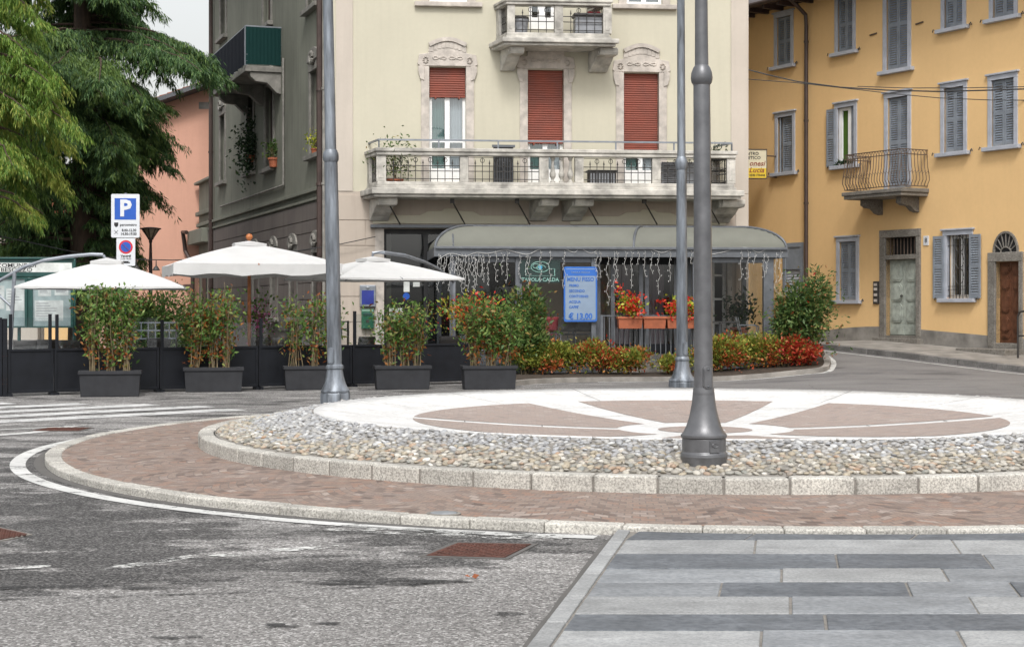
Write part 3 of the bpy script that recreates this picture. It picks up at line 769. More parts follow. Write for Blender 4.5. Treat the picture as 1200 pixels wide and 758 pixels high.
for k, p0, p1, yt, ys_ in win:
    x0, x1 = lx(p0), lx(p1); pc = (p0 + p1) / 2; z1, z0 = lz(pc, yt), lz(pc, ys_) + .10
    fw = .12; YLIST.append((x0 + fw, x1 - fw, z0, z1 - fw))
    w = surround(yh, x0, x1, z0, z1, fw, M['bluegrey'])
    ox0, ox1, oz1 = x0 + fw, x1 - fw, z1 - fw; lw = (ox1 - ox0) / 2; lh = oz1 - z0 - .01
    hooks(w, x0, x1, z0 - .02)
    if k in 'ABDEIJK':
        for q in (0, 1):
            leaf_shutter('shutter', lw - .006, lh, w, Matrix.Translation((ox0 + q * lw + .003, .045, z0 + .004)))
    elif k == 'F':   # one leaf ajar
        leaf_shutter('shutter', lw * 1.55, lh, w, Matrix.Translation((ox1 - lw * 1.55, .05, z0 + .004)))
        leaf_shutter('shutter', lw, lh, w, Matrix.Translation((ox0 + .01, .02, z0 + .004)) @ Matrix.Rotation(R(-62), 4, 'Z') if False else Matrix.Translation((ox0 + .004, .10, z0 + .004)) @ Matrix.Rotation(R(-50), 4, 'Z') @ Matrix.Scale(.42, 4, (1, 0, 0)))
    elif k == 'G':   # open: left leaf folded on the wall, right leaf edge-on
        leaf_shutter('shutter', lw, lh, w, Matrix.Translation((x0 - lw + .05, -.075, z0 + .004)))
        leaf_shutter('shutter', lw * .42, lh, w, Matrix.Translation((ox1 - lw * .42, .03, z0 + .004)))
        mb = MB()
        for a, b in ((ox0, ox0 + .11), (ox1 - .30, ox1 - .19)): mb.box(a, b, .05, .10, z0, oz1)
        mb.box(ox0 + .11, ox1 - .3, .051, .099, oz1 - .08, oz1); mb.box(ox0 + .11, ox1 - .3, .051, .099, z0, z0 + .08)
        mb.build('sash', M['white'], w)
        mb = MB(); mb.box(ox0, ox1, .12, .13, z0, oz1); mb.build('curtain', cloth('green_curtain', (.075, .15, .025), .1), w)
        V = leaf_verts(np.stack([rng.uniform(ox0, ox1, 90), rng.uniform(-.09, .0, 90), rng.uniform(z0, z0 + .08, 90)], 1), rng.normal(size=(90, 3)) * [.5, .5, .6] + [0, 0, .8], rng.uniform(.08, .2, 90), .035)
        np_mesh('sill_plant', V, 4, M['leaf_dark'], w)
    elif k == 'L':   # shutters folded back both sides, iron bars in front of white sashes
        leaf_shutter('shutter', lw * .92, lh, w, Matrix.Translation((x0 - lw * .92 + .06, -.075, z0 + .004)))
        leaf_shutter('shutter', lw * .92, lh, w, Matrix.Translation((x1 - .06, -.075, z0 + .004)))
        mb = MB()
        for a, b in ((ox0, ox0 + .10), (ox0 + lw - .03, ox0 + lw + .06), (ox1 - .10, ox1)): mb.box(a, b, .13, .18, z0, oz1)
        mb.box(ox0, ox1, .131, .179, oz1 - .08, oz1 - .001); mb.box(ox0, ox1, .131, .179, z0 + .001, z0 + .09)
        mb.build('sash', M['white'], w)
        mb = MB()
        for i in range(7):
            x = ox0 + (i + .5) / 7 * (ox1 - ox0); mb.tube([(x, .05, z0), (x, .05, oz1)], .011, 6)
        for z in (z0 + .07, z0 + .22, z0 + .3, oz1 - .25): mb.bar((ox0, .05, z), (ox1, .05, z), .03, .012)
        for i in range(4):
            cz = z0 + .55 + i * .4; cx = (ox0 + ox1) / 2
            mb.tube([(cx + .14 * math.cos(a * .5), .045, cz + .2 * math.sin(a * .5)) for a in range(0, 13)], .010, 5)
        mb.build('window_grille', M['iron'], w)
        mb = MB(); mb.quad((ox0, .15, z0), (ox1, .15, z0), (ox1, .15, oz1), (ox0, .15, oz1)); mb.build('pane', M['glass_dark'], w)
        mb = MB(); mb.box(ox0, ox1, .30, .32, z0, oz1); mb.build('room', M['dark'], w)
# tall window C and balcony door H
for nm, p0, p1, yt, yb in (('C', 1035, 1068, -30, 85), ('H', 1036.5, 1068, 108, 224)):
    x0, x1 = lx(p0), lx(p1); pc = (p0 + p1) / 2; z1, z0 = lz(pc, yt), lz(pc, yb) + .08; fw = .13
    YLIST.append((x0 + fw, x1 - fw, z0, z1 - fw))
    w = surround(yh, x0, x1, z0, z1, fw, M['bluegrey'], sill=(nm == 'C'))
    lw = (x1 - x0 - 2 * fw) / 2
    for q in (0, 1): leaf_shutter('shutter', lw - .006, z1 - fw - z0 - .01, w, Matrix.Translation((x0 + fw + q * lw + .003, .045, z0 + .004)))
# green double door with grated transom in a granite frame
gx0, gx1 = lx(1031.8), lx(1079.5); ox0, ox1 = lx(1038.5), lx(1074.5); gzb = walk_z(5.75)
zt = lz(1056, 269); zo = lz(1056, 278); zm0, zm1 = lz(1056, 304), lz(1056, 298.5)
YLIST.append((ox0, ox1, 0, zo))
mb = MB(); mb.box(gx0, ox0, -.05, .3, gzb - .5, zt - .2); mb.box(ox1, gx1, -.05, .3, gzb - .5, zt - .2); mb.box(gx0 - .002, gx1 + .002, -.053, .3, zo, zt)
mb.box(ox0, ox1, -.045, .28, zm0, zm1); mb.box(gx0 - .1, gx1 + .1, -.22, .02, gzb - .4, gzb + .10); mb.box(ox0, ox1, -.04, .3, gzb - .3, gzb + .16)
gran = mb.build('door', M['granite'], yh, bevel=.012, label='grey green double door in a granite frame with barred transom')
dz0 = gzb + .165; mid = (ox0 + ox1) / 2
for a, b in ((ox0 + .01, mid - .004), (mid + .004, ox1 - .01)):
    mb = MB(); mb.box(a, b, .12, .17, dz0, zm0 - .005); hh = zm0 - dz0; wd = b - a
    mb.box(a + .02, b - .02, .107, .121, dz0 + .02, dz0 + hh * .13)
    for f0, f1 in ((.17, .42), (.45, .68), (.71, .95)):
        z0, z1 = dz0 + hh * f0, dz0 + hh * f1; x0, x1 = a + wd * .14, b - wd * .14; c = .07
        oc = [(x0 + c, z0), (x1 - c, z0), (x1, z0 + c), (x1, z1 - c), (x1 - c, z1), (x0 + c, z1), (x0, z1 - c), (x0, z0 + c)]
        mb.pxz(oc, .095, .121)
        cx, cz = (x0 + x1) / 2, (z0 + z1) / 2
        mb.pxz([(cx + (x - cx) * .78, cz + (z - cz) * .84) for x, z in oc], .085, .097)
    mb.build('door_leaf', M['door_green'], gran, bevel=.006)
mb = MB(); mb.lathe([(.03, 0), (.04, .03), (.02, .06), (0, .07)], 10, (mid - .06, .06, dz0 + 1.0)); mb.build('door_knob', M['iron'], gran)
mb = MB()
for i in range(9):
    x = ox0 + (i + .5) / 9 * (ox1 - ox0); mb.tube([(x, .1, zm1), (x, .1, zo)], .017, 6)
mb.build('transom_grille', M['iron_rust'], gran)
mb = MB(); mb.box(ox0, ox1, .24, .26, zm1, zo); mb.build('transom', M['dark'], gran)
# brown door with stone frame and arched fanlight
gx0, gx1 = lx(1158.8), lx(1199.5); ox0, ox1 = lx(1167.5), lx(1195); zt = lz(1180, 295.5); zo = lz(1180, 306.5); gzb = walk_z(9.2)
YLIST.append((ox0, ox1, 0, zo))
mb = MB(); mb.box(gx0, ox0, -.05, .3, gzb - .5, zo); mb.box(ox1, gx1, -.05, .3, gzb - .5, zo); mb.box(gx0 - .002, gx1 + .002, -.053, .3, zo + .001, zt)
mb.box(ox0, ox1, -.04, .3, gzb - .3, gzb + .22)
bd = mb.build('door', M['granite'], yh, bevel=.012, label='brown panelled door in a stone frame under an arched fanlight')
mb = MB(); mb.box(lx(1146), lx(1204), -.75, -.055, gzb - .4, gzb + .09); mb.build('step', M['granite'], bd, bevel=.015)
mid = (ox0 + ox1) / 2; dz0 = gzb + .225; hh = zo - dz0
for a, b in ((ox0 + .01, mid - .004), (mid + .004, ox1 - .01)):
    mb = MB(); mb.box(a, b, .12, .17, dz0, zo - .005); wd = b - a
    for f0, f1 in ((.05, .10), (.13, .32), (.37, .60), (.65, .82), (.85, .96)):
        x0, x1 = a + wd * .18, b - wd * .14; z0, z1 = dz0 + hh * f0, dz0 + hh * f1; c = min(.07, (z1 - z0) * .3)
        mb.pxz([(x0 + c, z0), (x1 - c, z0), (x1, z0 + c), (x1, z1 - c), (x1 - c, z1), (x0 + c, z1), (x0, z1 - c), (x0, z0 + c)], .098, .121)
        mb.pxz([(x0 + c, z0 + .035), (x1 - c, z0 + .035), (x1 - .035, z0 + c), (x1 - .035, z1 - c), (x1 - c, z1 - .035), (x0 + c, z1 - .035), (x0 + .035, z1 - c), (x0 + .035, z0 + c)], .084, .099)
    mb.build('door_leaf', M['door_brown'], bd, bevel=.006)
fx0, fx1 = lx(1165.5), lx(1193.5); fz0 = zt; fz1 = lz(1180, 272); cx = (fx0 + fx1) / 2; rx = (fx1 - fx0) / 2; rz_ = fz1 - fz0
arc = [(cx + rx * math.cos(a * math.pi / 20), fz0 + rz_ * math.sin(a * math.pi / 20)) for a in range(21)]
mb = MB(); mb.pxz(arc, -.004, .1); fl = mb.build('fanlight', M['dark'], yh)
mb = MB()
for i in range(20): mb.bar((arc[i][0], -.02, arc[i][1]), (arc[i+1][0], -.02, arc[i+1][1]), .05, .05)
mb.tube([(cx + .16 * math.cos(a * .3142), -.02, fz0 + .12 * math.sin(a * .3142)) for a in range(11)], .018, 5)
for i in range(1, 8):
    a = i * math.pi / 8; mb.bar((cx + .16 * math.cos(a), -.02, fz0 + .12 * math.sin(a)), (cx + rx * math.cos(a), -.02, fz0 + rz_ * math.sin(a)), .025, .02)
mb.build('fanlight_bar', M['granite'], fl)
# grey shop shutter behind the veranda corner
sx0, sx1 = lx(918), lx(942); sz1 = lz(931, 284.5); YLIST.append((sx0 + .12, sx1 - .12, 0, sz1 - .12))
mb = MB(); mb.box(sx0, sx0 + .12, -.03, .1, .2, sz1 - .12); mb.box(sx1 - .12, sx1, -.03, .1, .2, sz1 - .12); mb.box(sx0 - .002, sx1 + .002, -.033, .1, sz1 - .12, sz1)
mb.box(sx0 + .12, sx1 - .12, -.01, .1, sz1 - .75, sz1 - .12)
sd = mb.build('shop_front', M['shutter'], yh)
mb = MB(); zz = [.2 + i * .08 for i in range(int((sz1 - 1.05) / .08) + 2)]
for z in zz: mb.pyz([(.05, z), (.035, z + .04), (.05, z + .078), (.09, z + .078), (.09, z)], sx0 + .12, sx1 - .12)
mb.build('roller_shutter', M['bluegrey'], sd)
# walls, plinth, roof, pipe
mb = MB(); wall(mb, LX0, LX1, -.2, HT, .35, YLIST); mb.box(LX0, LX1, .36, 9.0, -.2, HT - .02); mb.build('wall', M['yellow'], yh)
mb = MB(); e = 9e9; cuts = [LX0, lx(918), lx(942), lx(1031.8), lx(1079.5), lx(1158.8), lx(1199.5), LX1]
for a, b in ((LX0, cuts[1]), (cuts[2], cuts[3]), (cuts[4], cuts[5]), (cuts[6], LX1)):
    n = 6
    for i in range(n):
        x0, x1 = a + (b - a) * i / n, a + (b - a) * (i + 1) / n; h0 = walk_z(x0) + .36; h1 = walk_z(x1) + .36
        mb = MB() if i == 0 else mb
        mb.add([(x0, -.02, -.1), (x1, -.02, -.1), (x1, .02, -.1), (x0, .02, -.1), (x0, -.02, h0), (x1, -.02, h1), (x1, .02, h1), (x0, .02, h0)], [(0,3,2,1),(4,5,6,7),(0,1,5,4),(2,3,7,6)] + ([(3,0,4,7)] if i == 0 else []) + ([(1,2,6,5)] if i == n-1 else []))
    mb.build('plinth', M['plinth'], yh)
mb = MB(); mb.pyz([(-.75, HT + .05), (-.75, HT + .13), (4.5, HT + 2.0), (9.4, HT + .13), (9.4, HT + .05)], LX0 - .3, LX1 + .3)
for i in range(int((LX1 - LX0) / .65)):
    x = LX0 + .2 + i * .65; mb.box(x, x + .1, -.7, .0, HT - .09, HT + .049)
mb.build('roof', M['pipe'], yh)
mb = MB(); mb.M = Matrix.Translation((0, -.78, HT + .06)); mb.prism([(0, .07), (-.05, .05), (-.075, 0), (-.05, -.05), (0, -.07), (.05, -.05), (.075, 0), (.05, .05)], lambda y, z: (LX0 - .3, y, z), lambda y, z: (LX1 + .3, y, z)); mb.build('gutter', M['pipe'], yh, smooth=False)
dx = lx(948); mb = MB(); mb.tube([(dx, -.74, HT + .03), (dx, -.5, HT - .12), (dx, -.12, HT - .4), (dx, -.10, HT - .7), (dx, -.10, .45)], .055, 10)
for z in (2.2, 4.5, 6.8, 9.0): mb.lathe([(.07, -.03), (.07, .03)], 10, (dx, -.10, z))
mb.build('downpipe', M['pipe'], yh)
# balcony with belly-shaped bars
bz1 = None
bx_r = lx(1091); fx0 = 986; d = .95
bx_l = YF.hit(986, 230, -d)[0]; bx_r = YF.hit(1090, 224, -d)[0] if False else lx(1090.5) - .05
bzt = YF.hit(986, 226, -d)[1]
mb = MB(); mb.box(bx_l, bx_r, -d, .01, bzt - .10, bzt); mb.box(bx_l + .04, bx_r - .04, -d + .04, .01, bzt - .19, bzt - .101)
bal = mb.build('balcony', M['granite'], yh, bevel=.015)
for x in (bx_l + .35, bx_r - .55):
    mb = MB(); mb.pyz([(0, 0), (0, -.40), (-.15, -.36), (-.3, -.24), (-.5, -.22), (-.62, -.16), (-.62, 0)], x, x + .2)
    mb.M = None; o = mb.build('corbel', M['granite'], bal, bevel=.015); o.location = (0, 0, bzt - .191)
mb = MB(); H = .98
def rail_run(mb, a, b, n, nx, ny):
    a = np.array(a); b = np.array(b)
    for z, w in ((H, .03), (H - .12, .022), (.06, .022)): mb.bar((*a, bzt + z), (*b, bzt + z), w, .022)
    for i in range(n + 1):
        p = a + (b - a) * i / n; prof = [(0, .06), (.015, .12), (.075, .22), (.07, .32), (.015, .55), (0, .80), (0, H - .12)]
        mb.tube([(p[0] + nx * q, p[1] + ny * q, bzt + z) for q, z in prof], .0095, 5, False)
        if i < n:
            q = a + (b - a) * (i + .5) / n; q2 = a + (b - a) * (i + 1) / n
            mb.tube([(*p, bzt + H - .12), (*(p * .6 + q * .4), bzt + H - .05), (*q, bzt + H)], .008, 4, False)
            mb.tube([(*q2, bzt + H - .12), (*(q2 * .6 + q * .4), bzt + H - .05), (*q, bzt + H)], .008, 4, False)
            mb.tube([(p[0] + nx * .06, p[1] + ny * .06, bzt + .38), (q[0] + nx * .08, q[1] + ny * .08, bzt + .44), (q2[0] + nx * .06, q2[1] + ny * .06, bzt + .38)], .007, 4, False)
dd = d - .06
rail_run(mb, (bx_l + .06, -dd), (bx_r - .06, -dd), 21, 0, -1); rail_run(mb, (bx_l + .06, 0), (bx_l + .06, -dd), 8, -1, 0); rail_run(mb, (bx_r - .06, -dd), (bx_r - .06, 0), 8, 1, 0)
mb.build('railing', M['iron_rust'], bal)
# house number and bell panel
mb = MB(); x, z = YF.hit(1085.7, 282); mb.box(x - .09, x + .09, -.02, .01, z - .12, z + .12); o = mb.build('house_number', M['sign_white'], yh); text('8', .18, (x, -.022, z), M['black'], o)
x, z = YF.hit(1027.3, 343); mb = MB(); mb.box(x - .10, x + .10, -.04, .01, z - .30, z + .30); o = mb.build('bell_panel', M['iron'], yh, bevel=.01)
mb = MB()
for q in (-.2, -.05, .1, .22): mb.box(x - .06, x + .06, -.05, -.04, z + q - .04, z + q + .03)
mb.build('bell_button', M['trim'], o)
# wall anchors
mb = MB()
for px, py in ((1024, 41), (1078, 28)):
    x, z = YF.hit(px, py); mb.bar((x - .13, -.02, z), (x + .13, -.02, z + .02), .04, .03)
mb.build('wall_anchor', M['iron_rust'], yh)
# handrail by the brown door
hx = lx(1193, -.95); g0 = walk_z(hx)
t = fthing(YF, 'handrail', 'dark tubular handrail by the step of the brown door', 'handrail', hx, -.95, g0)
mb = MB(); mb.tube([(0, 0, -.05), (0, 0, .95), (.05, 0, 1.04), (.12, 0, 1.06), (1.0, 0, 1.06), (1.08, 0, 1.02), (1.1, 0, .95), (1.1, 0, -.05)], .025, 8); mb.build('rail', M['iron'], t)
mb = MB(); mb.tube([(.02, 0, .5), (1.08, 0, .5)], .018, 8); mb.build('crossbar', M['iron'], t)
# projecting shop sign, partly behind the cream house
c = P(882, 192.5, 46.3); sw, sh = .76, .80
t = thing('shop_sign', 'projecting cream and yellow beauty salon sign high on the yellow house', 'sign', tuple(c), R(4))
mb = MB(); mb.box(-sw/2, sw/2, -.07, .07, -sh/2, sh/2); mb.build('sign_box', M['cream_sign'], t)
mb = MB()
for a in ((-sw/2-.02, sw/2+.02, sh/2, sh/2+.025), (-sw/2-.02, sw/2+.02, -sh/2-.025, -sh/2), (-sw/2-.02, -sw/2, -sh/2, sh/2), (sw/2, sw/2+.02, -sh/2, sh/2)): mb.box(a[0], a[1], -.085, .085, a[2], a[3])
mb.tube([(sw/2 + .02, 0, sh*.3), (sw/2 + .5, .25, sh*.3)], .02, 6); mb.tube([(sw/2 + .02, 0, -sh*.45), (sw/2 + .5, .25, -sh*.45)], .02, 6); mb.build('sign_frame', M['iron_rust'], t)
mb = MB(); mb.box(-sw/2 + .002, sw/2 - .002, -.074, -.0705, -sh/2 + .002, -.12); mb.build('yellow_field', M['yellow_sign'], t)
text('CENTRO', .125, (-sw/2 + .04, -.073, .29), M['black'], t, align='LEFT', bold=.002); text('ESTETICO', .125, (-sw/2 + .04, -.073, .17), M['black'], t, align='LEFT', bold=.002)
text('onesi', .21, (sw/2 - .05, -.073, .01), M['brown_text'], t, align='RIGHT', shear=.3, bold=.003); text('Lucia', .21, (sw/2 - .07, -.076, -.18), M['brown_text'], t, align='RIGHT', shear=.3, bold=.003)
text('0332 770444', .085, (sw/2 - .04, -.077, -.325), M['black'], t, align='RIGHT', bold=.002)
# overhead cables
def cable(name, label, pts, r):
    mb = MB(); mb.tube([P(*q) for q in pts], r, 6); return tag(mb.build(name, M['cable']), label, 'cable')
cable('overhead_cable', 'thick twisted cable sagging across the yellow front, uppermost of three', [(875, 81.5, 40.6), (900, 88, 40.4), (935, 96, 40), (985, 102.5, 39.5), (1040, 106, 39), (1100, 107.5, 38), (1160, 106, 37), (1230, 103.5, 36)], .016)
cable('overhead_cable', 'thin wire crossing the yellow front just below the thick one, running nearly level', [(1005, 101.5, 40), (1060, 103.5, 39.5), (1130, 103.2, 38.5), (1200, 102, 37.5), (1240, 101, 37)], .010)
cable('overhead_cable', 'thin wire crossing the yellow front lowest of the three, sagging', [(875, 93, 41), (930, 97, 41), (985, 103, 41), (1050, 110.5, 40.5), (1100, 115, 40), (1160, 117.5, 39), (1240, 118, 38)], .010)
# ------------------------------------------------------------------ cream house
ch = fthing(FR, 'apartment_house', 'cream corner house with stone balconies and rust red roller shutters', 'house')
FW, FT = 10.45, 13.6
fx = lambda px, off=0: FR.x(px, off)
fz = lambda px, py, off=0: FR.z(px, py, off)
ZB = fz(650, 226)          # top of the ground-floor storey
ZF = ZB + .25              # floor of the first storey
ops = []
def roller(parent, x0, x1, z0, z1, y=.10):
    mb = MB(); n = max(2, int((z1 - z0) / .055)); st = (z1 - z0) / n
    for i in range(n):
        z = z0 + i * st
        mb.pyz([(y + .012, z), (y, z + st * .3), (y + .004, z + st * .8), (y + .016, z + st * .93), (y + .016, z + st), (y + .03, z + st), (y + .03, z)], x0, x1)
    mb.box(x0, x1, y - .004, y + .032, z0 - .05, z0 - .002)
    for f in (.17, .83): mb.box(x0 + (x1 - x0) * f - .02, x0 + (x1 - x0) * f + .02, y - .02, y - .005, z0 - .09, z0 - .01)
    return mb.build('roller_shutter', M['roller'], parent)
def french(px0, px1, yt, zs, curtain, bottom=None, panel=True):
    x0, x1 = fx(px0), fx(px1); z1 = fz((px0 + px1) / 2, yt); z0 = ZF if bottom is None else bottom
    ops.append((x0, x1, z0, z1)); wd = x1 - x0
    mb = MB(); a = .20; p = .035
    # carved stone surround: jambs, ears, segmental head
    mb.box(x0 - a, x0, -p, .12, z0, z1 + .02); mb.box(x1, x1 + a, -p, .12, z0, z1 + .02)
    ear = [(x0 - a - .02, z1 - .30), (x0 - a - .06, z1 - .12), (x0 - a - .09, z1 + .06), (x0 - a - .05, z1 + .30), (x0 - .02, z1 + .34)]
    arcp = [(x0 + wd * t, z1 + .34 + .20 + .14 * math.sin(t * math.pi) + .0) for t in [i / 12 for i in range(13)]]
    head = [(x0 - a - .02, z1 + .021)] + ear[2:] + arcp + [(x1 + .02, z1 + .34), (x1 + a + .05, z1 + .30), (x1 + a + .09, z1 + .06), (x1 + a + .02, z1 + .021)]
    mb.pxz(head, -p - .01, .10)
    for s, xx in ((1, x0 - a), (-1, x1 + a)):
        mb.pxz([(xx - s * .02, z1 - .30), (xx - s * .07, z1 - .12), (xx - s * .07, z1 + .02), (xx + s * .08, z1 + .02), (xx + s * .08, z1 - .34)], -p - .025, -p - .002)
    w = mb.build('window', M['trim'], ch, bevel=.012)
    mb = MB()
    for i in range(12): mb.bar((arcp[i][0], -.06, arcp[i][1]), (arcp[i+1][0], -.06, arcp[i+1][1]), .06, .10)
    for i in range(9):   # fluted fan and carved swags
        t = (i + .5) / 9; x = x0 + wd * t; zz = z1 + .34 + .10 + .12 * math.sin(t * math.pi); mb.box(x - .045, x + .045, -.058, -.044, zz - .09, zz + .05)
    for s in (-1, 1):
        cx = (x0 + x1) / 2 + s * .2
        mb.tube([(cx + .16 * math.cos(q), -.05, z1 + .22 + .035 * math.sin(2 * q)) for q in [i * .45 for i in range(15)]], .018, 5)
        for q in (0, .8, 1.6, 2.4, 3.2, 4.0, 4.8, 5.6): mb.lathe([(0, -.01), (.03, 0), (0, .012)], 6, ((x0 if s < 0 else x1) + s * (a * .45) + .05 * math.cos(q), -.05, z1 + .16 + .07 * math.sin(q)))
    mb.build('carving', M['trim'], w)
    zsh = fz((px0 + px1) / 2, zs); roller(w, x0 + .01, x1 - .01, zsh, z1)
    mb = MB(); f = .075; mid = (x0 + x1) / 2
    for u, v in ((x0, x0 + f), (x1 - f, x1), (mid - f * .8, mid + f * .8)): mb.box(u, v, .16, .22, z0, z1)
    for u, v in ((x0 + f, mid - f * .8), (mid + f * .8, x1 - f)):
        mb.box(u, v, .165, .215, z1 - .1, z1); mb.box(u, v, .165, .215, z0, z0 + (.34 if panel else .1)); mb.box(u, v, .165, .215, z0 + .98, z0 + 1.04)
    mb.build('sash', M['white'], w)
    mb = MB(); mb.quad((x0, .19, z0 + .1), (x1, .19, z0 + .1), (x1, .19, z1), (x0, .19, z1)); mb.build('pane', M['glass_win'], w)
    for k, (u, v) in enumerate(((x0 + f, mid - f), (mid + f, x1 - f))):
        mb = MB(); rows = []
        for i in range(29):
            t = i / 28; x = u + (v - u) * t; yy = .28 + .025 * math.sin(t * 38) + .01 * math.sin(t * 91); rows.append([(x, yy, z0), (x, yy, z1)])
        mb.grid(rows); mb.build('curtain', M[curtain[k]], w, smooth=True, fix=False)
    mb = MB(); mb.box(x0 - .2, x1 + .2, .9, .95, z0, z1); mb.build('room', M['dark'], w)
french(503, 546, 79, 111.5, ('teal', 'curtain'))
french(618.5, 660.5, 82, 165.5, ('teal', 'curtain'))
french(731, 772, 86, 175.5, ('teal', 'curtain'))
# second-storey windows, only their sills and feet inside the picture
ZF2 = fz(650, 45) + .22
for px0, px1 in ((503, 548), (734, 776)):
    x0, x1 = fx(px0), fx(px1); zs = fz((px0 + px1) / 2, 3 if px0 < 600 else 6); z1 = zs + 1.9
    ops.append((x0, x1, zs, z1))
    mb = MB(); mb.box(x0 - .2, x0, -.035, .12, zs, z1); mb.box(x1, x1 + .2, -.035, .12, zs, z1); mb.box(x0 - .2, x1 + .2, -.04, .12, z1, z1 + .4); w = mb.build('window', M['trim'], ch, bevel=.012)
    mb = MB(); mb.box(x0 - .36, x1 + .36, -.12, .1, zs - .12, zs - .002); mb.build('sill', M['trim'], w, bevel=.015)
    mb = MB(); mid = (x0 + x1) / 2
    for u, v in ((x0, x0 + .08), (x1 - .08, x1), (mid - .06, mid + .06)): mb.box(u, v, .1, .16, zs, z1)
    mb.box(x0, x1, .102, .158, zs, zs + .09); mb.build('sash', M['white'], w)
    mb = MB(); mb.box(x0, x1, .14, .15, zs, z1); mb.build('pane', M['glass_win'], w)
    mb = MB(); mb.box(x0, x1, .5, .52, zs, z1); mb.build('room', M['dark'], w)
x0, x1 = fx(620), fx(650); ops.append((x0, x1, ZF2, ZF2 + 2.5))
mb = MB()
for u, v in ((x0, x0 + .08), (x1 - .08, x1), ((x0 + x1) / 2 - .09, (x0 + x1) / 2 + .09)): mb.box(u, v, .1, .17, ZF2, ZF2 + 2.5)
mb.box(x0, x1, .102, .168, ZF2, ZF2 + .30); mb.box(x0, x1, .102, .168, ZF2 + 2.4, ZF2 + 2.5); w = mb.build('balcony_door', M['white'], ch)
mb = MB(); mb.box(x0, x1, .14, .15, ZF2, ZF2 + 2.5); mb.build('pane', M['glass_dark'], w)
mb = MB(); mb.box(x0, x1, .6, .62, ZF2, ZF2 + 2.5); mb.build('room', M['dark'], w)

# ground-floor openings
go = []
sx0, sx1, sz1 = fx(450), fx(612), fz(520, 268.5); go.append((sx0, sx1, 0, sz1))
for px0, px1, yt in ((716, 790, 290), (822, 852, 296)): go.append((fx(px0), fx(px1), 0 if px0 != 716 else .0, fz((px0 + px1) / 2, yt)))
mb = MB(); wall(mb, 0, FW, ZB - .0, FT, .40, ops); mb.box(.42, FW, .98, 9, -.2, FT - .02); mb.build('wall', M['beige'], ch)
mb = MB(); wall(mb, 0, FW, -.2, ZB - .002, .40, go, y=-.012); gf = mb.build('ground_floor_wall', M['pinkish'], ch)
mb = MB()   # rusticated blocks at the left corner
zz = [.0]; 
while zz[-1] < ZB - .5: zz.append(zz[-1] + .62)
for i in range(len(zz) - 1):
    o = .0 if i % 2 else .26
    mb.box(.02, fx(428) + o, -.034, -.013, zz[i] + .008, zz[i+1] - .008); mb.box(fx(428) + o + .018, fx(446), -.034, -.013, zz[i] + .008, zz[i+1] - .008)
mb.build('corner_block', M['pinkish'], gf, bevel=.006)
for a, b in ((fx(393.5), fx(413.5)), (fx(856.5), FW)):
    mb = MB(); mb.box(a, b, -.03, .05, ZB + .002, FT); mb.build('pilaster', M['pilaster'], ch, bevel=.006)
mb = MB(); mb.box(fx(862), FW, -.03, -.013, 0, ZB - .004); mb.build('pilaster', M['pilaster'], ch, bevel=.006)
mb = MB(); mb.box(-.6, FW + .6, -.8, .6, FT, FT + .25); mb.box(-.75, FW + .75, -.95, 9.5, FT + .251, FT + .33); mb.pyz([(-.95, FT + .331), (4.5, FT + 2.4), (9.5, FT + .331)], -.7, FW + .7); mb.build('roof', M['tile'], ch)
# lintel panels above the shops
for pa, pb in ((437, 618), (668, 850)):
    a, b = fx(pa), fx(pb); m = (a + b) / 2; z0, z1 = fz(520, 262.5), fz(520, 252.5)
    mb = MB(); mb.pxz([(a, z0), (b, z0), (b, z1), (m + .75, z1), (m + .55, z1 + .10), (m + .22, z1 + .11), (m + .14, z1 + .17), (m - .14, z1 + .17), (m - .22, z1 + .11), (m - .55, z1 + .10), (m - .75, z1), (a, z1)], -.05, -.013)
    mb.build('lintel_panel', M['beige'], gf, bevel=.008)
# dark shop front left of the veranda
mb = MB(); mb.box(fx(434), fx(930) if False else FW - .3, -.22, -.02, fz(520, 267.5), fz(520, 264)); sf = mb.build('shop_front', M['steel'], gf)
mb = MB(); mb.box(sx0 - .22, sx0, -.05, .12, 0, sz1); mb.build('door_jamb', M['trim'], sf)
mb = MB()
for px0, px1 in ((450, 453), (497, 502), (546, 550)): mb.box(fx(px0), fx(px1), .18, .26, 0, sz1)
mb.box(sx0, sx1, .182, .258, sz1 - .12, sz1); mb.box(sx0, sx1, .184, .256, 2.45, 2.52); mb.build('door_frame', M['black'], sf)
mb = MB(); mb.quad((sx0, .22, 0), (sx1, .22, 0), (sx1, .22, sz1), (sx0, .22, sz1)); mb.build('pane', M['glass_dark'], sf)
mb = MB(); mb.box(sx0, sx1, .9, .93, 0, sz1); mb.build('room', M['dark'], sf)
for px0, px1, y0, y1 in ((473, 480, 330, 342), (484, 492, 328, 336), (456, 472, 361, 374)):
    x0, z1 = FR.hit(px0, y0, .2); x1, z0 = FR.hit(px1, y1, .2); mb = MB(); mb.box(x0, x1, .20, .205, z0, z1); mb.build('notice', M['paper'], sf)
x, z = FR.hit(476, 347, .2); mb = MB(); mb.pxz([(x + .085 * math.cos(a * .4488), z + .085 * math.sin(a * .4488)) for a in range(14)], .19, .204); mb.build('round_sticker', M['sign_blue'], sf)
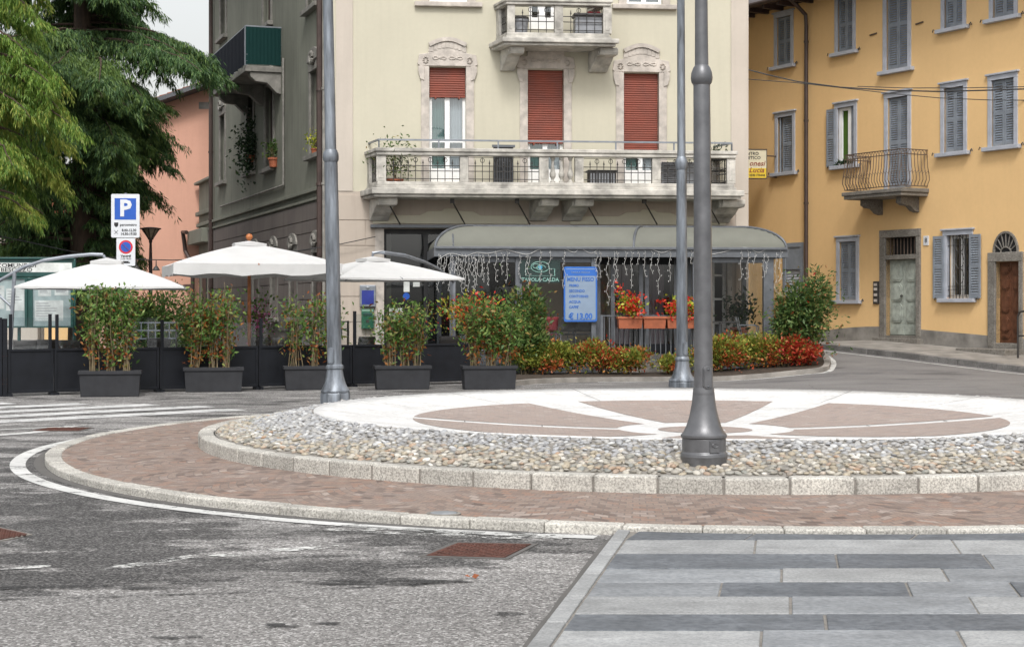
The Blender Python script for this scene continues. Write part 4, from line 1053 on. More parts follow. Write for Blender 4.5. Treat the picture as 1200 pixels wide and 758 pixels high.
# openings behind the veranda glass
for i, (a, b, z0, z1) in enumerate(go[1:]):
    mb = MB(); mb.box(a - .12, a, -.05, .2, 0, z1); mb.box(b, b + .12, -.05, .2, 0, z1); mb.box(a - .12, b + .12, -.052, .2, z1, z1 + .12); w = mb.build('window' if i else 'doorway', M['trim'], gf)
    mb = MB()
    for u in (a, (a + b) / 2 - .04, b - .08): mb.box(u, u + .08, .15, .2, 0, z1)
    for q in range(5): mb.box(a, b, .152, .198, q * z1 / 5, q * z1 / 5 + .05)
    mb.build('sash', M['white'] if i == 1 else M['steel'], w)
    mb = MB(); mb.box(a, b, .5, .53, 0, z1); mb.build('room', M['dark'], w)
# wall lamp stays: short rods under the balcony
for px in (454, 530, 606, 686, 755, 828):
    a = FR.hit(px, 236, -.75); b = FR.hit(px + 15, 263, -.25)
    mb = MB(); mb.tube([(a[0], -.75, a[1]), (b[0], -.25, b[1])], .018, 6); mb.box(a[0] - .05, a[0] + .05, -.80, -.70, a[1] - .05, a[1] + .06); mb.build('stay_rod', M['iron'], ch)

SK = .247
def balcony(name, pl, pr, d, ys, posts, bal_gap, corb, yrail=None, plats=1):
    """ys: y of slab bottom, slab top, plinth top, post top, coping top (photo, front plane)"""
    xl, xr = FR.x(pl, -d), FR.x(pr, -d); z = [FR.z((pl + pr) / 2, y, -d) for y in ys]
    sh = lambda x0, x1, a, b: [(x0 + SK * a, -a), (x1 + SK * a, -a), (x1 + SK * b, -b), (x0 + SK * b, -b)]
    xb0, xb1 = xl - SK * d, xr - SK * d
    root_mb = MB(); root_mb.pxy(sh(xb0, xb1, -.05, d), z[0], z[1]); root_mb.pxy(sh(xb0 + .06, xb1 - .06, -.05, d - .06), z[0] - .07, z[0] - .002)
    b = root_mb.build(name, M['trim_white'], ch, bevel=.02)
    mb = MB(); e = .20
    def ring(e, w, z0, z1):   # three sides
        mb.pxy(sh(xb0 + e, xb1 - e, d - e - w, d - e), z0, z1)
        for x in (xb0 + e, xb1 - e - w): mb.pxy(sh(x, x + w, -.05, d - e - w - .002), z0 + .001, z1 - .001)
    ring(.14, .24, z[1] + .001, z[1] + (z[2] - z[1]) * .45); ring(.17, .20, z[1] + (z[2] - z[1]) * .45 + .001, z[2])
    mb.build('plinth', M['trim_white'], b, bevel=.012)
    mb = MB(); ring(.14, .25, z[3] + .001, z[3] + (z[4] - z[3]) * .5); ring(.11, .31, z[3] + (z[4] - z[3]) * .5 + .001, z[4]); mb.build('coping', M['trim_white'], b, bevel=.015)
    inn = .18
    px_x = []
    for a, c in posts:
        x0, x1 = FR.x(a, -d + inn), FR.x(c, -d + inn); px_x.append((x0, x1))
        mb = MB(); mb.box(x0, x1, -d + inn, -d + inn + .17, z[2], z[3]); mb.box(x0 + .05, x1 - .05, -d + inn - .008, -d + inn + .02, z[2] + .08, z[3] - .08); mb.build('post', M['trim_white'], b, bevel=.01)
    for x in (xb0 + .18, xb1 - .35):
        mb = MB(); mb.pxy(sh(x, x + .17, .0, .2), z[2], z[3]); mb.build('post', M['trim_white'], b, bevel=.01)
    yb = -d + inn + .08
    def panel(a, c, y0=None, skew=False):
        mb = MB(); n = max(3, int((c - a) / .165)); H = z[3] - z[2]
        pt = (lambda t, zz: (a + (c - a) * t, yb, zz)) if not skew else None
        for q, w in ((.12, .018), (.42, .018), (.62, .018), (.95, .012)): mb.bar(pt(0, z[2] + H * q), pt(1, z[2] + H * q), w)
        for i in range(n + 1):
            t = i / n; tall = i % 2
            mb.tube([pt(t, z[2] + H * .0), pt(t, z[2] + H * (.95 if tall == 0 else .72))], .0095, 5)
            x, _, _ = pt(t, 0)
            if tall:   # spear head and little rosettes
                mb.lathe([(.004, 0), (.022, .03), (.012, .06), (.003, .12)], 6, (x, yb, z[2] + H * .68))
                for q in (.12, .42, .62): mb.lathe([(.0, -.02), (.026, 0), (.0, .02)], 6, (x, yb, z[2] + H * q))
            elif i not in (0, n):  # ring loop
                mb.tube([(x + .05 * math.cos(q * .6283), yb, z[2] + H * .84 + .055 * math.sin(q * .6283)) for q in range(11)], .008, 5)
        mb.build('railing_panel', M['iron'], b)
    for i in range(len(px_x) - 1):
        a, c = px_x[i][1], px_x[i+1][0]
        if bal_gap == i:   # turned stone balusters
            for k in range(3):
                x = a + (c - a) * (k + .5) / 3; H = z[3] - z[2]
                mb = MB(); mb.lathe([(.062, 0), (.062, H*.06), (.035, H*.08), (.035, H*.14), (.07, H*.25), (.074, H*.34), (.05, H*.5), (.032, H*.7), (.03, H*.85), (.05, H*.9), (.05, H*.94), (.062, H*.95), (.062, H)], 12, (x, yb, z[2])); mb.build('baluster', M['trim_white'], b, smooth=False)
        else: panel(a, c)
    # end grilles
    mb = MB(); H = z[3] - z[2]
    for x in (xb0 + .25, xb1 - .25):
        q0, q1 = .22, d - .38; 
        for q in (.12, .42, .62): mb.bar((x + SK * q0, -q0, z[2] + H * q), (x + SK * q1, -q1, z[2] + H * q), .018)
        for i in range(5):
            q = q0 + (q1 - q0) * i / 4; mb.tube([(x + SK * q, -q, z[2]), (x + SK * q, -q, z[2] + H)], .0095, 5)
    mb.build('railing_panel', M['iron'], b)
    for a, c, h in corb:   # scrolled corbels
        x0, x1 = FR.x(a, -d * .7), FR.x(c, -d * .7)
        mb = MB(); dd = d * .78; prof = [(.0, 0), (0, -h), (-.10, -h * .98), (-.2, -h * .80), (-dd * .45, -h * .62), (-dd * .62, -h * .38), (-dd * .95, -h * .34), (-dd, -h * .2), (-dd, 0)]
        vs = [(x0 - SK * yy, yy, z[0] - .072 + zz) for yy, zz in prof] + [(x1 - SK * yy, yy, z[0] - .072 + zz) for yy, zz in prof]; n = len(prof)
        mb.add(vs, [tuple(range(n)), tuple(range(2*n-1, n-1, -1))] + [(i, (i+1) % n, n+(i+1) % n, n+i) for i in range(n)])
        mb.tube([(x0 - .015 + SK * dd * .8, -dd * .8, z[0] - .072 - h * .2), (x1 + .015 + SK * dd * .8, -dd * .8, z[0] - .072 - h * .2)], .07, 10)
        mb.build('corbel', M['trim_white'], b, bevel=.012)
    if yrail:
        zr = FR.z((pl + pr) / 2, yrail, -d); mb = MB()
        L = [(xb0 + .22, .02), (xb0 + .22 + SK * (d - .22), -(d - .22)), (xb1 - .22 + SK * (d - .22), -(d - .22)), (xb1 - .22, .02)]
        for (ax, ay), (cx, cy) in zip(L, L[1:]):
            mb.bar((ax, ay, zr), (cx, cy, zr), .05, .04); n = max(1, int(math.hypot(cx - ax, cy - ay) / 1.25))
            for i in range(n + 1): mb.bar((ax + (cx-ax)*i/n, ay + (cy-ay)*i/n, z[4]), (ax + (cx-ax)*i/n, ay + (cy-ay)*i/n, zr - .02), .035)
        mb.build('hand_rail', M['alu'], b)
    return z
zb1 = balcony('balcony', 436, 873, 1.15, (228.5, 221.5, 213.5, 183, 174.5), [(441, 452.5), (539, 549), (632, 643), (674, 684), (764.5, 774.5), (852, 862)], 2, [(433, 455, .52), (624, 644, .50), (663, 685, .50), (836, 862, .52)], 164.8)
zb2 = balcony('balcony', 589, 726, 1.0, (50, 44.5, 37.5, 5, -2), [(594.5, 603.5), (650, 660), (707, 717)], 9, [(589, 605, .5), (694, 715, .5)])
# things standing on the balconies
def pot_plant(name, label, loc, r, h, leaf, n, sz, group=None, spread=1.0, stemmat='stem'):
    t = thing(name, label, 'pot plant', loc, 0, group)
    mb = MB(); mb.lathe([(r * .7, 0), (r * .95, h * .8), (r * 1.08, h * .8), (r * 1.1, h), (r * .95, h), (r * .9, h * .9), (0, h * .88)], 16); mb.build('pot', M['terracotta'], t, smooth=False)
    Pn = rng.normal(size=(n, 3)) * [spread * .22, spread * .18, spread * .24] + [0, 0, h + spread * .42]
    np_mesh('foliage', leaf_verts(Pn, rng.normal(size=(n, 3)) + [0, 0, .5], sz * rng.uniform(.7, 1.3, n), sz * .45), 4, leaf, t)
    mb = MB()
    for i in range(5): mb.tube([(random.uniform(-.05, .05), random.uniform(-.05, .05), h * .85), (random.uniform(-.2, .2) * spread, random.uniform(-.1, .1), h + spread * .5)], .008, 4)
    mb.build('stem', M[stemmat], t)
    return t
def onbal(px, q, z): 
    x = FR.x(px, -q); w = FR.world(x, -q); return (w[0], w[1], z)
pot_plant('pot_plant', 'leafy dark plant in a terracotta pot at the left end of the long balcony', onbal(463, .55, zb1[1]), .19, .26, M['leaf_nandina'], 420, .09, spread=1.15)
l = onbal(591, .45, zb1[1]); t = thing('folding_screen', 'dark slatted folded screen standing on the long balcony', 'screen', l, FR.a)
mb = MB(); mb.box(-.27, .22, -.03, .02, .02, 1.05); mb.build('panel', M['iron'], t, bevel=.01)
mb = MB()
for i in range(8): mb.box(-.25 + i * .062, -.225 + i * .062, -.045, -.031, .06, 1.02)
mb.box(-.3, .26, -.05, .03, 1.051, 1.11); mb.build('slats', M['steel'], t)
l = onbal(705, .5, zb1[1]); t = thing('storage_bench', 'low dark storage chest on the long balcony beneath the right windows', 'chest', l, FR.a)
mb = MB(); mb.box(-.33, .33, -.2, .2, .02, .46); mb.build('body', M['chair_dark'], t, bevel=.015)
mb = MB()
for i in range(9): mb.box(-.31 + i * .07, -.27 + i * .07, -.215, -.201, .05, .42)
mb.build('slats', M['box_grey'], t)
mb = MB(); mb.box(-.37, .37, -.24, .24, .461, .50); mb.build('lid', M['iron'], t, bevel=.01)
l = onbal(794, .45, zb1[1]); t = thing('air_conditioner', 'dark grey air conditioning unit on the long balcony behind the lamp posts', 'air conditioner', l, FR.a)
mb = MB(); mb.box(-.42, .42, -.16, .16, .06, .72); mb.build('body', M['box_grey'], t, bevel=.02)
mb = MB()
for i in range(12): mb.box(-.38, .2, -.175, -.161, .12 + i * .045, .135 + i * .045)
mb.build('grille', M['iron'], t)
mb = MB(); mb.box(-.3, -.24, -.15, .15, 0, .06); mb.box(.24, .3, -.15, .15, 0, .06); mb.build('foot', M['iron'], t)
l = onbal(841, .5, zb1[1]); t = thing('folding_rack', 'dark metal plant stand at the right end of the long balcony', 'plant stand', l, FR.a)
mb = MB()
for x in (-.2, .2):
    for y in (-.12, .12): mb.tube([(x, y, 0), (x, y, .8)], .014, 5)
mb.build('frame', M['iron'], t)
for z in (.2, .5, .78):
    mb = MB(); mb.box(-.22, .22, -.14, .14, z, z + .025); mb.build('shelf', M['iron'], t)
np_mesh('plant', leaf_verts(rng.normal(size=(120, 3)) * [.12, .08, .1] + [0, 0, .95], rng.normal(size=(120, 3)) + [0, 0, .6], .12, .03), 4, M['leaf_dark'], t)
l = onbal(690, .5, zb2[1]); t = thing('storage_box', 'grey plastic storage cupboard on the upper balcony with a red top', 'cupboard', l, FR.a)
mb = MB(); mb.box(-.36, .3, -.2, .2, .02, .58); mb.build('body', M['box_grey'], t, bevel=.02)
mb = MB(); mb.box(-.40, .34, -.24, .24, .581, .66); mb.build('lid', M['iron'], t, bevel=.03)
mb = MB(); mb.box(-.05, .26, -.2, .1, .661, .70); mb.build('red_top', M['red_cloth'], t, bevel=.01)
l = onbal(610, .5, zb2[1]); t = thing('storage_bin', 'small grey bin with dark lid at the left of the upper balcony', 'bin', l, FR.a)
mb = MB(); mb.lathe([(.15, 0), (.19, .45), (.21, .45), (.21, .5)], 14); mb.build('body', M['box_grey'], t)
mb = MB(); mb.lathe([(.215, .501), (.2, .56), (.05, .6)], 14); mb.build('lid', M['iron'], t)
# wall boxes by the shop door
def wallbox(name, label, cat, p0, p1, y0, y1, body, face):
    a, zt = FR.hit(p0, y0, -.1); b, zb = FR.hit(p1, y1, -.1); w = FR.world((a + b) / 2, -.035); t = thing(name, label, cat, (w[0], w[1], (zt + zb) / 2), FR.a); W, H = (b - a) / 2, (zt - zb) / 2
    return t, W, H
t, W, H = wallbox('menu_case', 'grey framed display case with blue sheet on the cream house wall', 'display case', 421.5, 440.5, 334, 359.5, 0, 0)
mb = MB(); mb.box(-W, W, -.10, 0, -H, H); mb.build('case', M['alu'], t, bevel=.015)
mb = MB(); mb.box(-W + .05, W - .05, -.106, -.101, -H + .06, H - .13); mb.build('blue_sheet', simple('deep_blue', (.012, .03, .28), .4), t)
mb = MB(); mb.quad((-W + .04, -.112, -H + .05), (W - .04, -.112, -H + .05), (W - .04, -.112, H - .12), (-W + .04, -.112, H - .12)); mb.build('pane', M['glass'], t)
mb = MB(); mb.lathe([(.0, -.02), (.045, 0), (0, .02)], 10, (0, -.102, H - .06)); mb.build('knob', M['sign_white'], t)
t, W, H = wallbox('letterbox', 'dark green letterbox under the blue display case on the wall', 'letterbox', 423.5, 438, 362, 385, 0, 0)
mb = MB(); mb.pyz([(0, -H), (-.14, -H), (-.14, H * .75), (-.10, H), (0, H)], -W, W); mb.build('box', M['letterbox_green'], t, bevel=.012)
mb = MB(); mb.box(-W * .7, W * .7, -.155, -.141, H * .35, H * .6); mb.build('flap', M['green_board'], t, bevel=.004)
mb = MB(); mb.box(-W * .25, W * .25, -.15, -.141, -H * .4, -H * .1); mb.build('lock_plate', M['iron'], t)

# ------------------------------------------------------------------ its dark side wing
sh_ = fthing(SF, 'side_wing', 'grimy grey green side wing of the corner house with a netted balcony', 'house')
S = SLEN; ZS = SF.z(375, 235); sops = []
def swin(p0, p1, yt, yb, orn=True, sill=True, sash='dark'):
    pc = (p0 + p1) / 2; x0, x1 = SF.x(p0), SF.x(p1); z1, z0 = SF.z(pc, yt), SF.z(pc, yb)
    sops.append((x0, x1, z0, z1)); mb = MB(); a = .17
    mb.box(x0 - a, x0, -.04, .1, z0, z1); mb.box(x1, x1 + a, -.04, .1, z0, z1); mb.box(x0 - a, x1 + a, -.05, .1, z1 + .001, z1 + .24)
    if orn:
        m = (x0 + x1) / 2; w = (x1 - x0) / 2 + a
        mb.pxz([(m + w * math.cos(q * math.pi / 12), z1 + .24 + .32 * math.sin(q * math.pi / 12)) for q in range(13)], -.09, .02)
        mb.tube([(m + .14 * math.cos(q * .5), -.11, z1 + .30 + .14 * math.sin(q * .5)) for q in range(13)], .05, 6)
    o = mb.build('window', M['trim_side'], sh_, bevel=.012)
    if sill: mb = MB(); mb.box(x0 - .28, x1 + .28, -.16, .1, z0 - .12, z0 - .002); mb.build('sill', M['trim_side'], o, bevel=.01)
    mb = MB()
    for u in (x0, (x0 + x1) / 2 - .04, x1 - .08): mb.box(u, u + .08, .14, .2, z0, z1)
    mb.box(x0, x1, .142, .198, z1 - .09, z1); mb.build('sash', M['pipe'] if sash == 'dark' else M['trim_side'], o)
    mb = MB(); mb.quad((x0, .18, z0), (x1, .18, z0), (x1, .18, z1), (x0, .18, z1)); mb.build('pane', M['glass_dark'], o)
    mb = MB(); mb.box(x0, x1, .6, .62, z0, z1); mb.build('room', M['dark'], o)
    return o
for a in ((364.5, 375, 82, 181), (311.5, 320.5, 100, 197), (290, 297.5, 112, 202), (258.5, 264, 135, 213), (361, 373, -70, 8), (309, 318, -60, 30), (259, 265, -30, 44)): swin(*a)
for a in ((368, 376, 296, 372), (341, 349, 298, 372), (319, 326, 300, 372), (298, 304, 302, 374)): swin(*a)
mb = MB(); wall(mb, 0, S - .002, ZS, FT, .38, [o for o in sops if o[2] > ZS]); mb.box(0, S - .5, .7, 7.5, -.2, FT - .02); mb.build('wall', M['side_up'], sh_)
mb = MB(); wall(mb, 0, S - .002, -.2, ZS - .002, .38, [o for o in sops if o[2] < ZS], y=-.02); gl = mb.build('ground_floor_wall', M['side_low'], sh_)
mb = MB(); z = ZS - .28
zc = [SF.z(375, y) for y in (236, 256, 271, 291, 311, 331, 351, 371, 391)]
for z0, z1 in zip(zc[1:], zc):
    cuts = sorted([(o[0] - .2, o[1] + .2) for o in sops if o[2] < ZS]); x = .05
    if z1 > SF.z(345, 288): segs_ = [(.05, S - .35)]
    else:
        segs_ = []
        for a, b in cuts: segs_.append((x, a)); x = b
        segs_.append((x, S - .02))
    for a, b in segs_:
        if b - a > .05: mb.box(a, b, -.045, -.021, z0 + .012, z1 - .012)
mb.build('wall_course', M['side_low'], gl, bevel=.006)
mb = MB(); mb.box(0, S - .3, -.10, .02, SF.z(300, 246) , SF.z(300, 246) + .09); mb.box(0, S - .4, -.07, .02, SF.z(300, 246) - .22, SF.z(300, 246) - .15); mb.build('string_course', M['side_up'], sh_, bevel=.01)
mb = MB(); mb.box(-.1, S + .6, -.8, .6, FT + .002, FT + .252); mb.build('eaves', M['trim_side'], sh_)
for px, y, r in ((374.5, -.16, .075), (247, -.12, .07), (379.5, -.12, .04)):
    mb = MB(); x = SF.x(px, y); mb.tube([(x, y, 0), (x, y, FT)], r, 10)
    for z in (2.3, 4.6, 6.9, 9.2): mb.lathe([(r + .02, -.03), (r + .02, .03)], 10, (x, y, z))
    mb.build('downpipe', M['pipe'] if r > .05 else M['trim_side'], sh_)
mb = MB(); x = SF.x(332, -.05); mb.tube([(x, -.05, SF.z(332, 218)), (x, -.05, SF.z(332, 70))], .03, 8); xq = SF.x(258, -.05); mb.tube([(x, -.05, SF.z(332, 218)), (xq, -.05, SF.z(332, 218) + .02)], .03, 8); mb.build('gas_pipe', M['trim_side'], sh_)
# balcony screened with green netting
bx1 = SF.x(330); d = 1.0
zt, zs_ = SF.hit(331, 32)[1], SF.hit(331, 78)[1]; bx0 = SF.x(248, -d)
mb = MB(); mb.box(bx0, bx1, -d, .02, zs_ - .16, zs_); bb = mb.build('balcony', M['trim_side'], sh_, bevel=.015)
mb = MB()
for x in np.linspace(bx0 + .03, bx1 - .03, 9): mb.tube([(x, -d + .04, zs_), (x, -d + .04, zt)], .018, 6)
for x in (bx0, bx1): mb.tube([(x, -d - .012, zs_), (x, -d - .012, zt)], .022, 6)
for x in (bx0 + .03, bx1 - .03):
    for q in (.12, .3, .6): mb.bar((x, -d + .04, zs_ + q), (x, 0, zs_ + q), .02)
    mb.bar((x, -d + .04, zt), (x, 0, zt), .05, .04)
for q in (.12, .3): mb.bar((bx0, -d + .04, zs_ + q), (bx1, -d + .04, zs_ + q), .02)
mb.bar((bx0, -d + .04, zt), (bx1, -d + .04, zt), .05, .04); mb.build('railing', M['alu'], bb)
mb = MB(); 
for k_, (xa, ya, xb, yb_) in enumerate(((bx0 + .0, -d + .0, bx1 - .0, -d + .0), (bx1 - .0, -d + .0, bx1 - .0, -.02))):
    rows = []
    for i in range(40):
        t = i / 39; wv = .012 * math.sin(t * 60); rows.append([(xa + (xb - xa) * t - (wv if ya != yb_ else 0), ya + (yb_ - ya) * t + (wv if ya == yb_ else 0), zs_ + .03), (xa + (xb - xa) * t, ya + (yb_ - ya) * t, zt - .02)])
    mb = MB(); mb.grid(rows); mb.build('privacy_net', M['net_green' if k_ else 'net_dark'], bb, smooth=True, fix=False)
for x in (bx0 + .5, (bx0 + bx1) / 2, bx1 - .3):
    mb = MB(); mb.pyz([(0, -.162), (0, -.75), (-.12, -.72), (-.4, -.45), (-.7, -.42), (-.85, -.3), (-.88, -.162)], x, x + .25); o = mb.build('corbel', M['trim_side'], bb, bevel=.015); o.location = (0, 0, zs_)
# window-sill plants on the side wing
def on_side(px, py, off): 
    x, z = SF.hit(px, py, off); w = SF.world(x, off); return (w[0], w[1], z)
pot_plant('pot_plant', 'bright green plant on the sill behind the left lamp post', on_side(369, 181, -.08), .10, .14, M['leaf_lime'], 130, .09, spread=.5)
pot_plant('pot_plant', 'small spiky plant in an orange pot on the dark side sill', on_side(320.5, 196, -.08), .15, .26, M['leaf_nandina'], 150, .12, spread=.55)
t = thing('trailing_plant', 'big bushy dark plant trailing over a side window sill', 'plant', on_side(294, 190, -.1))
mb = MB(); mb.lathe([(.12, 0), (.16, .2)], 12); mb.build('pot', M['terracotta'], t)
np_mesh('foliage', leaf_verts(rng.normal(size=(900, 3)) * [.22, .20, .42] + [0, -.05, .35], rng.normal(size=(900, 3)), .13, .07), 4, M['leaf_dark'], t)
# low annex at the far end
ax = thing('annex', 'low dark grey annex with a cornice beside the pink house', 'annex', tuple(SF.world(-.05, 0)) + (0,), SF.a)
aw = 3.2; az = P(232, 212, 57.5).z
mb = MB(); mb.box(-aw, -.02, .15, 6, -.2, az); mb.build('wall', M['side_up'], ax)
mb = MB(); mb.box(-aw - .15, -.02, -.02, 6.1, az + .001, az + .10); mb.box(-aw - .08, -.02, .02, 6.05, az - 1.15, az - 1.0); mb.box(-aw - .05, -.02, .05, 6.05, az - 1.55, az - 1.42); mb.box(-aw - .2, -.02, -.25, 6.1, az - 2.2, az - 1.7); mb.build('cornice', M['side_up'], ax, bevel=.02)
mb = MB(); mb.tube([(-aw + .3, -.35, az - 1.75), (-aw - .3, -.4, az - 1.7), (-aw - .35, -.3, az - 2.4), (-aw + .1, -.1, az - 2.9), (-aw + .1, -.1, .2)], .075, 10); mb.tube([(-aw + .1, -.12, az - 3.7), (-aw - 1.3, -.6, az - 3.7)], .07, 8); mb.build('downpipe', M['pipe'], ax)
mb = MB(); mb.box(-2.3, -1.4, .12, .2, .8, 2.9); w = mb.build('window', M['black'], ax)
M['leaf_orange'] = leafmat('leaf_orange', [(0, (.17, .05, .015)), (.4, (.30, .085, .02)), (.75, (.36, .15, .04)), (1, (.20, .17, .05))])
# ------------------------------------------------------------------ glazed veranda
vr = fthing(VF, 'glass_veranda', 'glazed cafe veranda with a rounded grey canopy in front of the cream house', 'veranda')
vx = lambda px, off=0: VF.x(px, off)
vz = lambda px, py, off=0: VF.z(px, py, off)
VL, VR_ = vx(510), vx(921); VD = 3.2
zv0, zv1, zv2 = vz(700, 301.5), vz(700, 291), vz(700, 266, .9)
rx, ry = .90, 1.0
us = [VL + rx * (1 - math.cos(i * math.pi / 20)) for i in range(11)]; us = us + [VL + rx + (VR_ - VL - 2 * rx) * i / 24 for i in range(1, 24)] + [VR_ - rx * (1 - math.cos(i * math.pi / 20)) for i in range(10, -1, -1)]
vs_ = [ry * (1 - math.cos(i * math.pi / 20)) - .05 for i in range(11)] + [ry + .4, VD]
def ch_(x, y):
    d = min(1, max(0, min((x - VL) / rx, (VR_ - x) / rx, (y + .05) / ry))); return zv1 + (zv2 - zv1) * math.sqrt(max(0, 1 - (1 - d) ** 2.0))
mb = MB(); mb.grid([[(x, y, ch_(x, y)) for x in us] for y in vs_]); mb.grid([[(x, y, min(zv1 + .02, ch_(x, y) - .03)) for x in us] for y in (-.04, VD)])
mb.build('canopy', M['canopy'], vr, smooth=True, auto=50)
mb = MB(); mb.box(VL - .03, VR_ + .03, -.09, -.052, zv0, zv1 + .015); mb.box(VL - .03, VL + .008, -.051, VD, zv0, zv1 + .015); mb.box(VR_ - .008, VR_ + .03, -.051, VD, zv0, zv1 + .015); mb.box(VL, VR_, -.14, -.091, zv1 - .03, zv1 + .03)
mb.build('valance', M['steel'], vr, bevel=.008)
mb = MB()
def rib(x0, x1=None):
    pts = []
    for i in range(13):
        t = i / 12; y = -.05 + (ry + .3) * t; x = x0 + ((x1 or x0) - x0) * t; pts.append((x, y, ch_(x, y) + .012))
    mb.tube(pts, .032, 8)
rib(vx(742), vx(757, .8)); 
mb.tube([(VL + rx * (1 - math.cos(i * math.pi / 24)), -.05 + ry * (1 - math.cos(i * math.pi / 24)), ch_(VL + rx * (1 - math.cos(i * math.pi / 24)), -.05 + ry * (1 - math.cos(i * math.pi / 24))) + .012) for i in range(13)], .032, 8)
mb.tube([(VR_ - rx * (1 - math.cos(i * math.pi / 24)), -.05 + ry * (1 - math.cos(i * math.pi / 24)), ch_(VR_ - rx * (1 - math.cos(i * math.pi / 24)), -.05 + ry * (1 - math.cos(i * math.pi / 24))) + .012) for i in range(13)], .03, 8)
mb.tube([(VL + rx * .45, y, ch_(VL + rx * .45, y) + .01) for y in [-.05 + .48 * ry * i / 6 for i in range(3)] + [1, 2, 3]], .022, 6)
mb.box(VL + rx * .8, VR_ - rx * .5, ry + .35, ry + .42, zv2 - .02, zv2 + .06)
mb.build('canopy_rib', M['steel'], vr, smooth=True, auto=40)
zs = vz(650, 410.5); zs2 = vz(650, 405)
for p0, p1, y0, y1, zt in ((527, 534, 0, .12, zv0), (604, 612, 0, .12, zv0), (693, 699, 0, .12, zv0), (812, 820, 0, .12, zv0), (895, 907, 0, .14, zv0)):
    mb = MB(); mb.box(vx(p0), vx(p1), y0, y1, .0, zt); mb.build('post', M['steel'], vr, bevel=.01)
for q in (VD - .25,):
    for x in (VL + .2, VR_ - .3): mb = MB(); mb.box(x, x + .1, q, q + .1, 0, zv0); mb.build('post', M['steel'], vr)
bays = [(612, 693), (820, 895), (534, 604)]
for p0, p1 in bays:
    a, b = vx(p0), vx(p1)
    mb = MB(); mb.box(a + .002, b - .002, .02, .08, .0, zs - .06); mb.box(a + .08, b - .08, .008, .02, .1, zs - .16); mb.build('base_panel', M['steel'], vr, bevel=.006)
    mb = MB(); mb.box(a + .002, b - .002, -.015, .11, zs - .058, zs + .02); mb.build('sill_rail', M['steel'], vr, bevel=.008); mb = MB(); mb.box(a + .002, b - .002, .03, .09, zv0 - .12, zv0); mb.build('rail', M['steel'], vr, bevel=.008)
    mb = MB(); mb.quad((a, .06, zs), (b, .06, zs), (b, .06, zv0 - .1), (a, .06, zv0 - .1)); mb.build('pane', M['glass'], vr)
# right and left ends
for x in (VR_ - .12, VL + .15):
    mb = MB(); mb.quad((x, .14, zs), (x, VD - .3, zs), (x, VD - .3, zv0), (x, .14, zv0)); mb.build('pane', M['glass'], vr)
    mb = MB(); mb.box(x - .03, x + .03, .14, VD - .3, 0, zs - .06); mb.build('base_panel', M['steel'], vr)
# recessed doors in the middle bay
a, b = vx(699), vx(812)
for p in (699, 716, 749, 756, 790, 806):
    mb = MB(); x = vx(p, .55); mb.box(x, x + .09, .55, .61, 0, zv0); mb.build('door_frame', M['steel'], vr)
mb = MB(); mb.quad((a, .58, .1), (b, .58, .1), (b, .58, zv0), (a, .58, zv0)); mb.build('pane', M['glass_dark'], vr)
mb = MB(); mb.box(a, b, .555, .605, 0, .75); mb.build('door_panel', M['panel'], vr); mb = MB(); mb.box(a, b, .55, .61, zv0 - .15, zv0 - .001); mb.build('door_head', M['panel'], vr)
mb = MB(); mb.box(VL + .2, VR_ - .2, .13, .54, .02, .52); mb.box(VL + .2, VR_ - .2, .62, VD, .02, .52); mb.build('floor', M['plinth'], vr)
for p0, p1 in ((728, 746), (766, 786)):
    mb = MB(); rows = []
    for i in range(25):
        t = i / 24; x = vx(p0) + (vx(p1) - vx(p0)) * t; rows.append([(x, .85 + .03 * math.sin(t * 30), .3), (x, .85 + .03 * math.sin(t * 30), zv0)])
    mb.grid(rows); mb.build('curtain', M['mauve'], vr, smooth=True, fix=False)
# furniture seen through the glass
def cafe_chair(fr, x, y, z, rz, label, mat, group=None, h=.86):
    w = fr.world(x, y); t = thing('cafe_chair', label, 'chair', (w[0], w[1], z), fr.a + rz, group)
    mb = MB(); mb.box(-.22, .22, -.21, .21, .43, .47); mb.build('seat', mat, t, bevel=.012)
    mb = MB(); mb.grid([[(-.21 + .42 * i / 6, .21 + .09 * j / 5 - .035 * math.sin(i / 6 * math.pi) * -1, .52 + (h - .52) * j / 5) for i in range(7)] for j in range(6)]); o = mb.build('backrest', mat, t, smooth=True, fix=False); m = o.modifiers.new('thick', 'SOLIDIFY'); m.thickness = .025
    for sx in (-.19, .19):
        for sy in (-.18, .2):
            mb = MB(); mb.tube([(sx * 1.08, sy * 1.1, 0), (sx, sy, .43)] + ([(sx, sy + .09, h - .02)] if sy > 0 else []), .013, 6); mb.build('leg', M['alu'], t)
    mb = MB()
    for sx in (-.22, .22): mb.tube([(sx, -.18, .43), (sx, -.2, .62), (sx, -.12, .66), (sx, .22, .66)], .014, 6)
    mb.build('armrest', M['alu'], t); return t
def cafe_table(fr, x, y, z, label, group=None, r=.36):
    w = fr.world(x, y); t = thing('cafe_table', label, 'table', (w[0], w[1], z), fr.a, group)
    mb = MB(); mb.box(-r, r, -r, r, .71, .75); mb.build('table_top', M['chair_dark'], t, bevel=.01)
    mb = MB(); mb.tube([(0, 0, .03), (0, 0, .71)], .03, 8); mb.build('pedestal', M['alu'], t)
    mb = MB(); mb.lathe([(.24, 0), (.24, .015), (.04, .03)], 16); mb.build('base', M['alu'], t)
zf = .52
cafe_chair(VF, vx(880, .9), 1.05, zf, R(70), 'grey chair behind the right veranda glass, next to the corner post', M['chair_grey'])
cafe_table(VF, vx(845, .9), 1.0, zf, 'dark square table behind the right veranda glass')
cafe_chair(VF, vx(662, .7), .85, zf, R(200), 'grey chair behind the glass under the blue menu board', M['chair_grey'])
cafe_chair(VF, vx(684, .9), 1.15, zf, R(170), 'second grey chair behind the menu board glass, nearer the veranda post', M['chair_grey'])
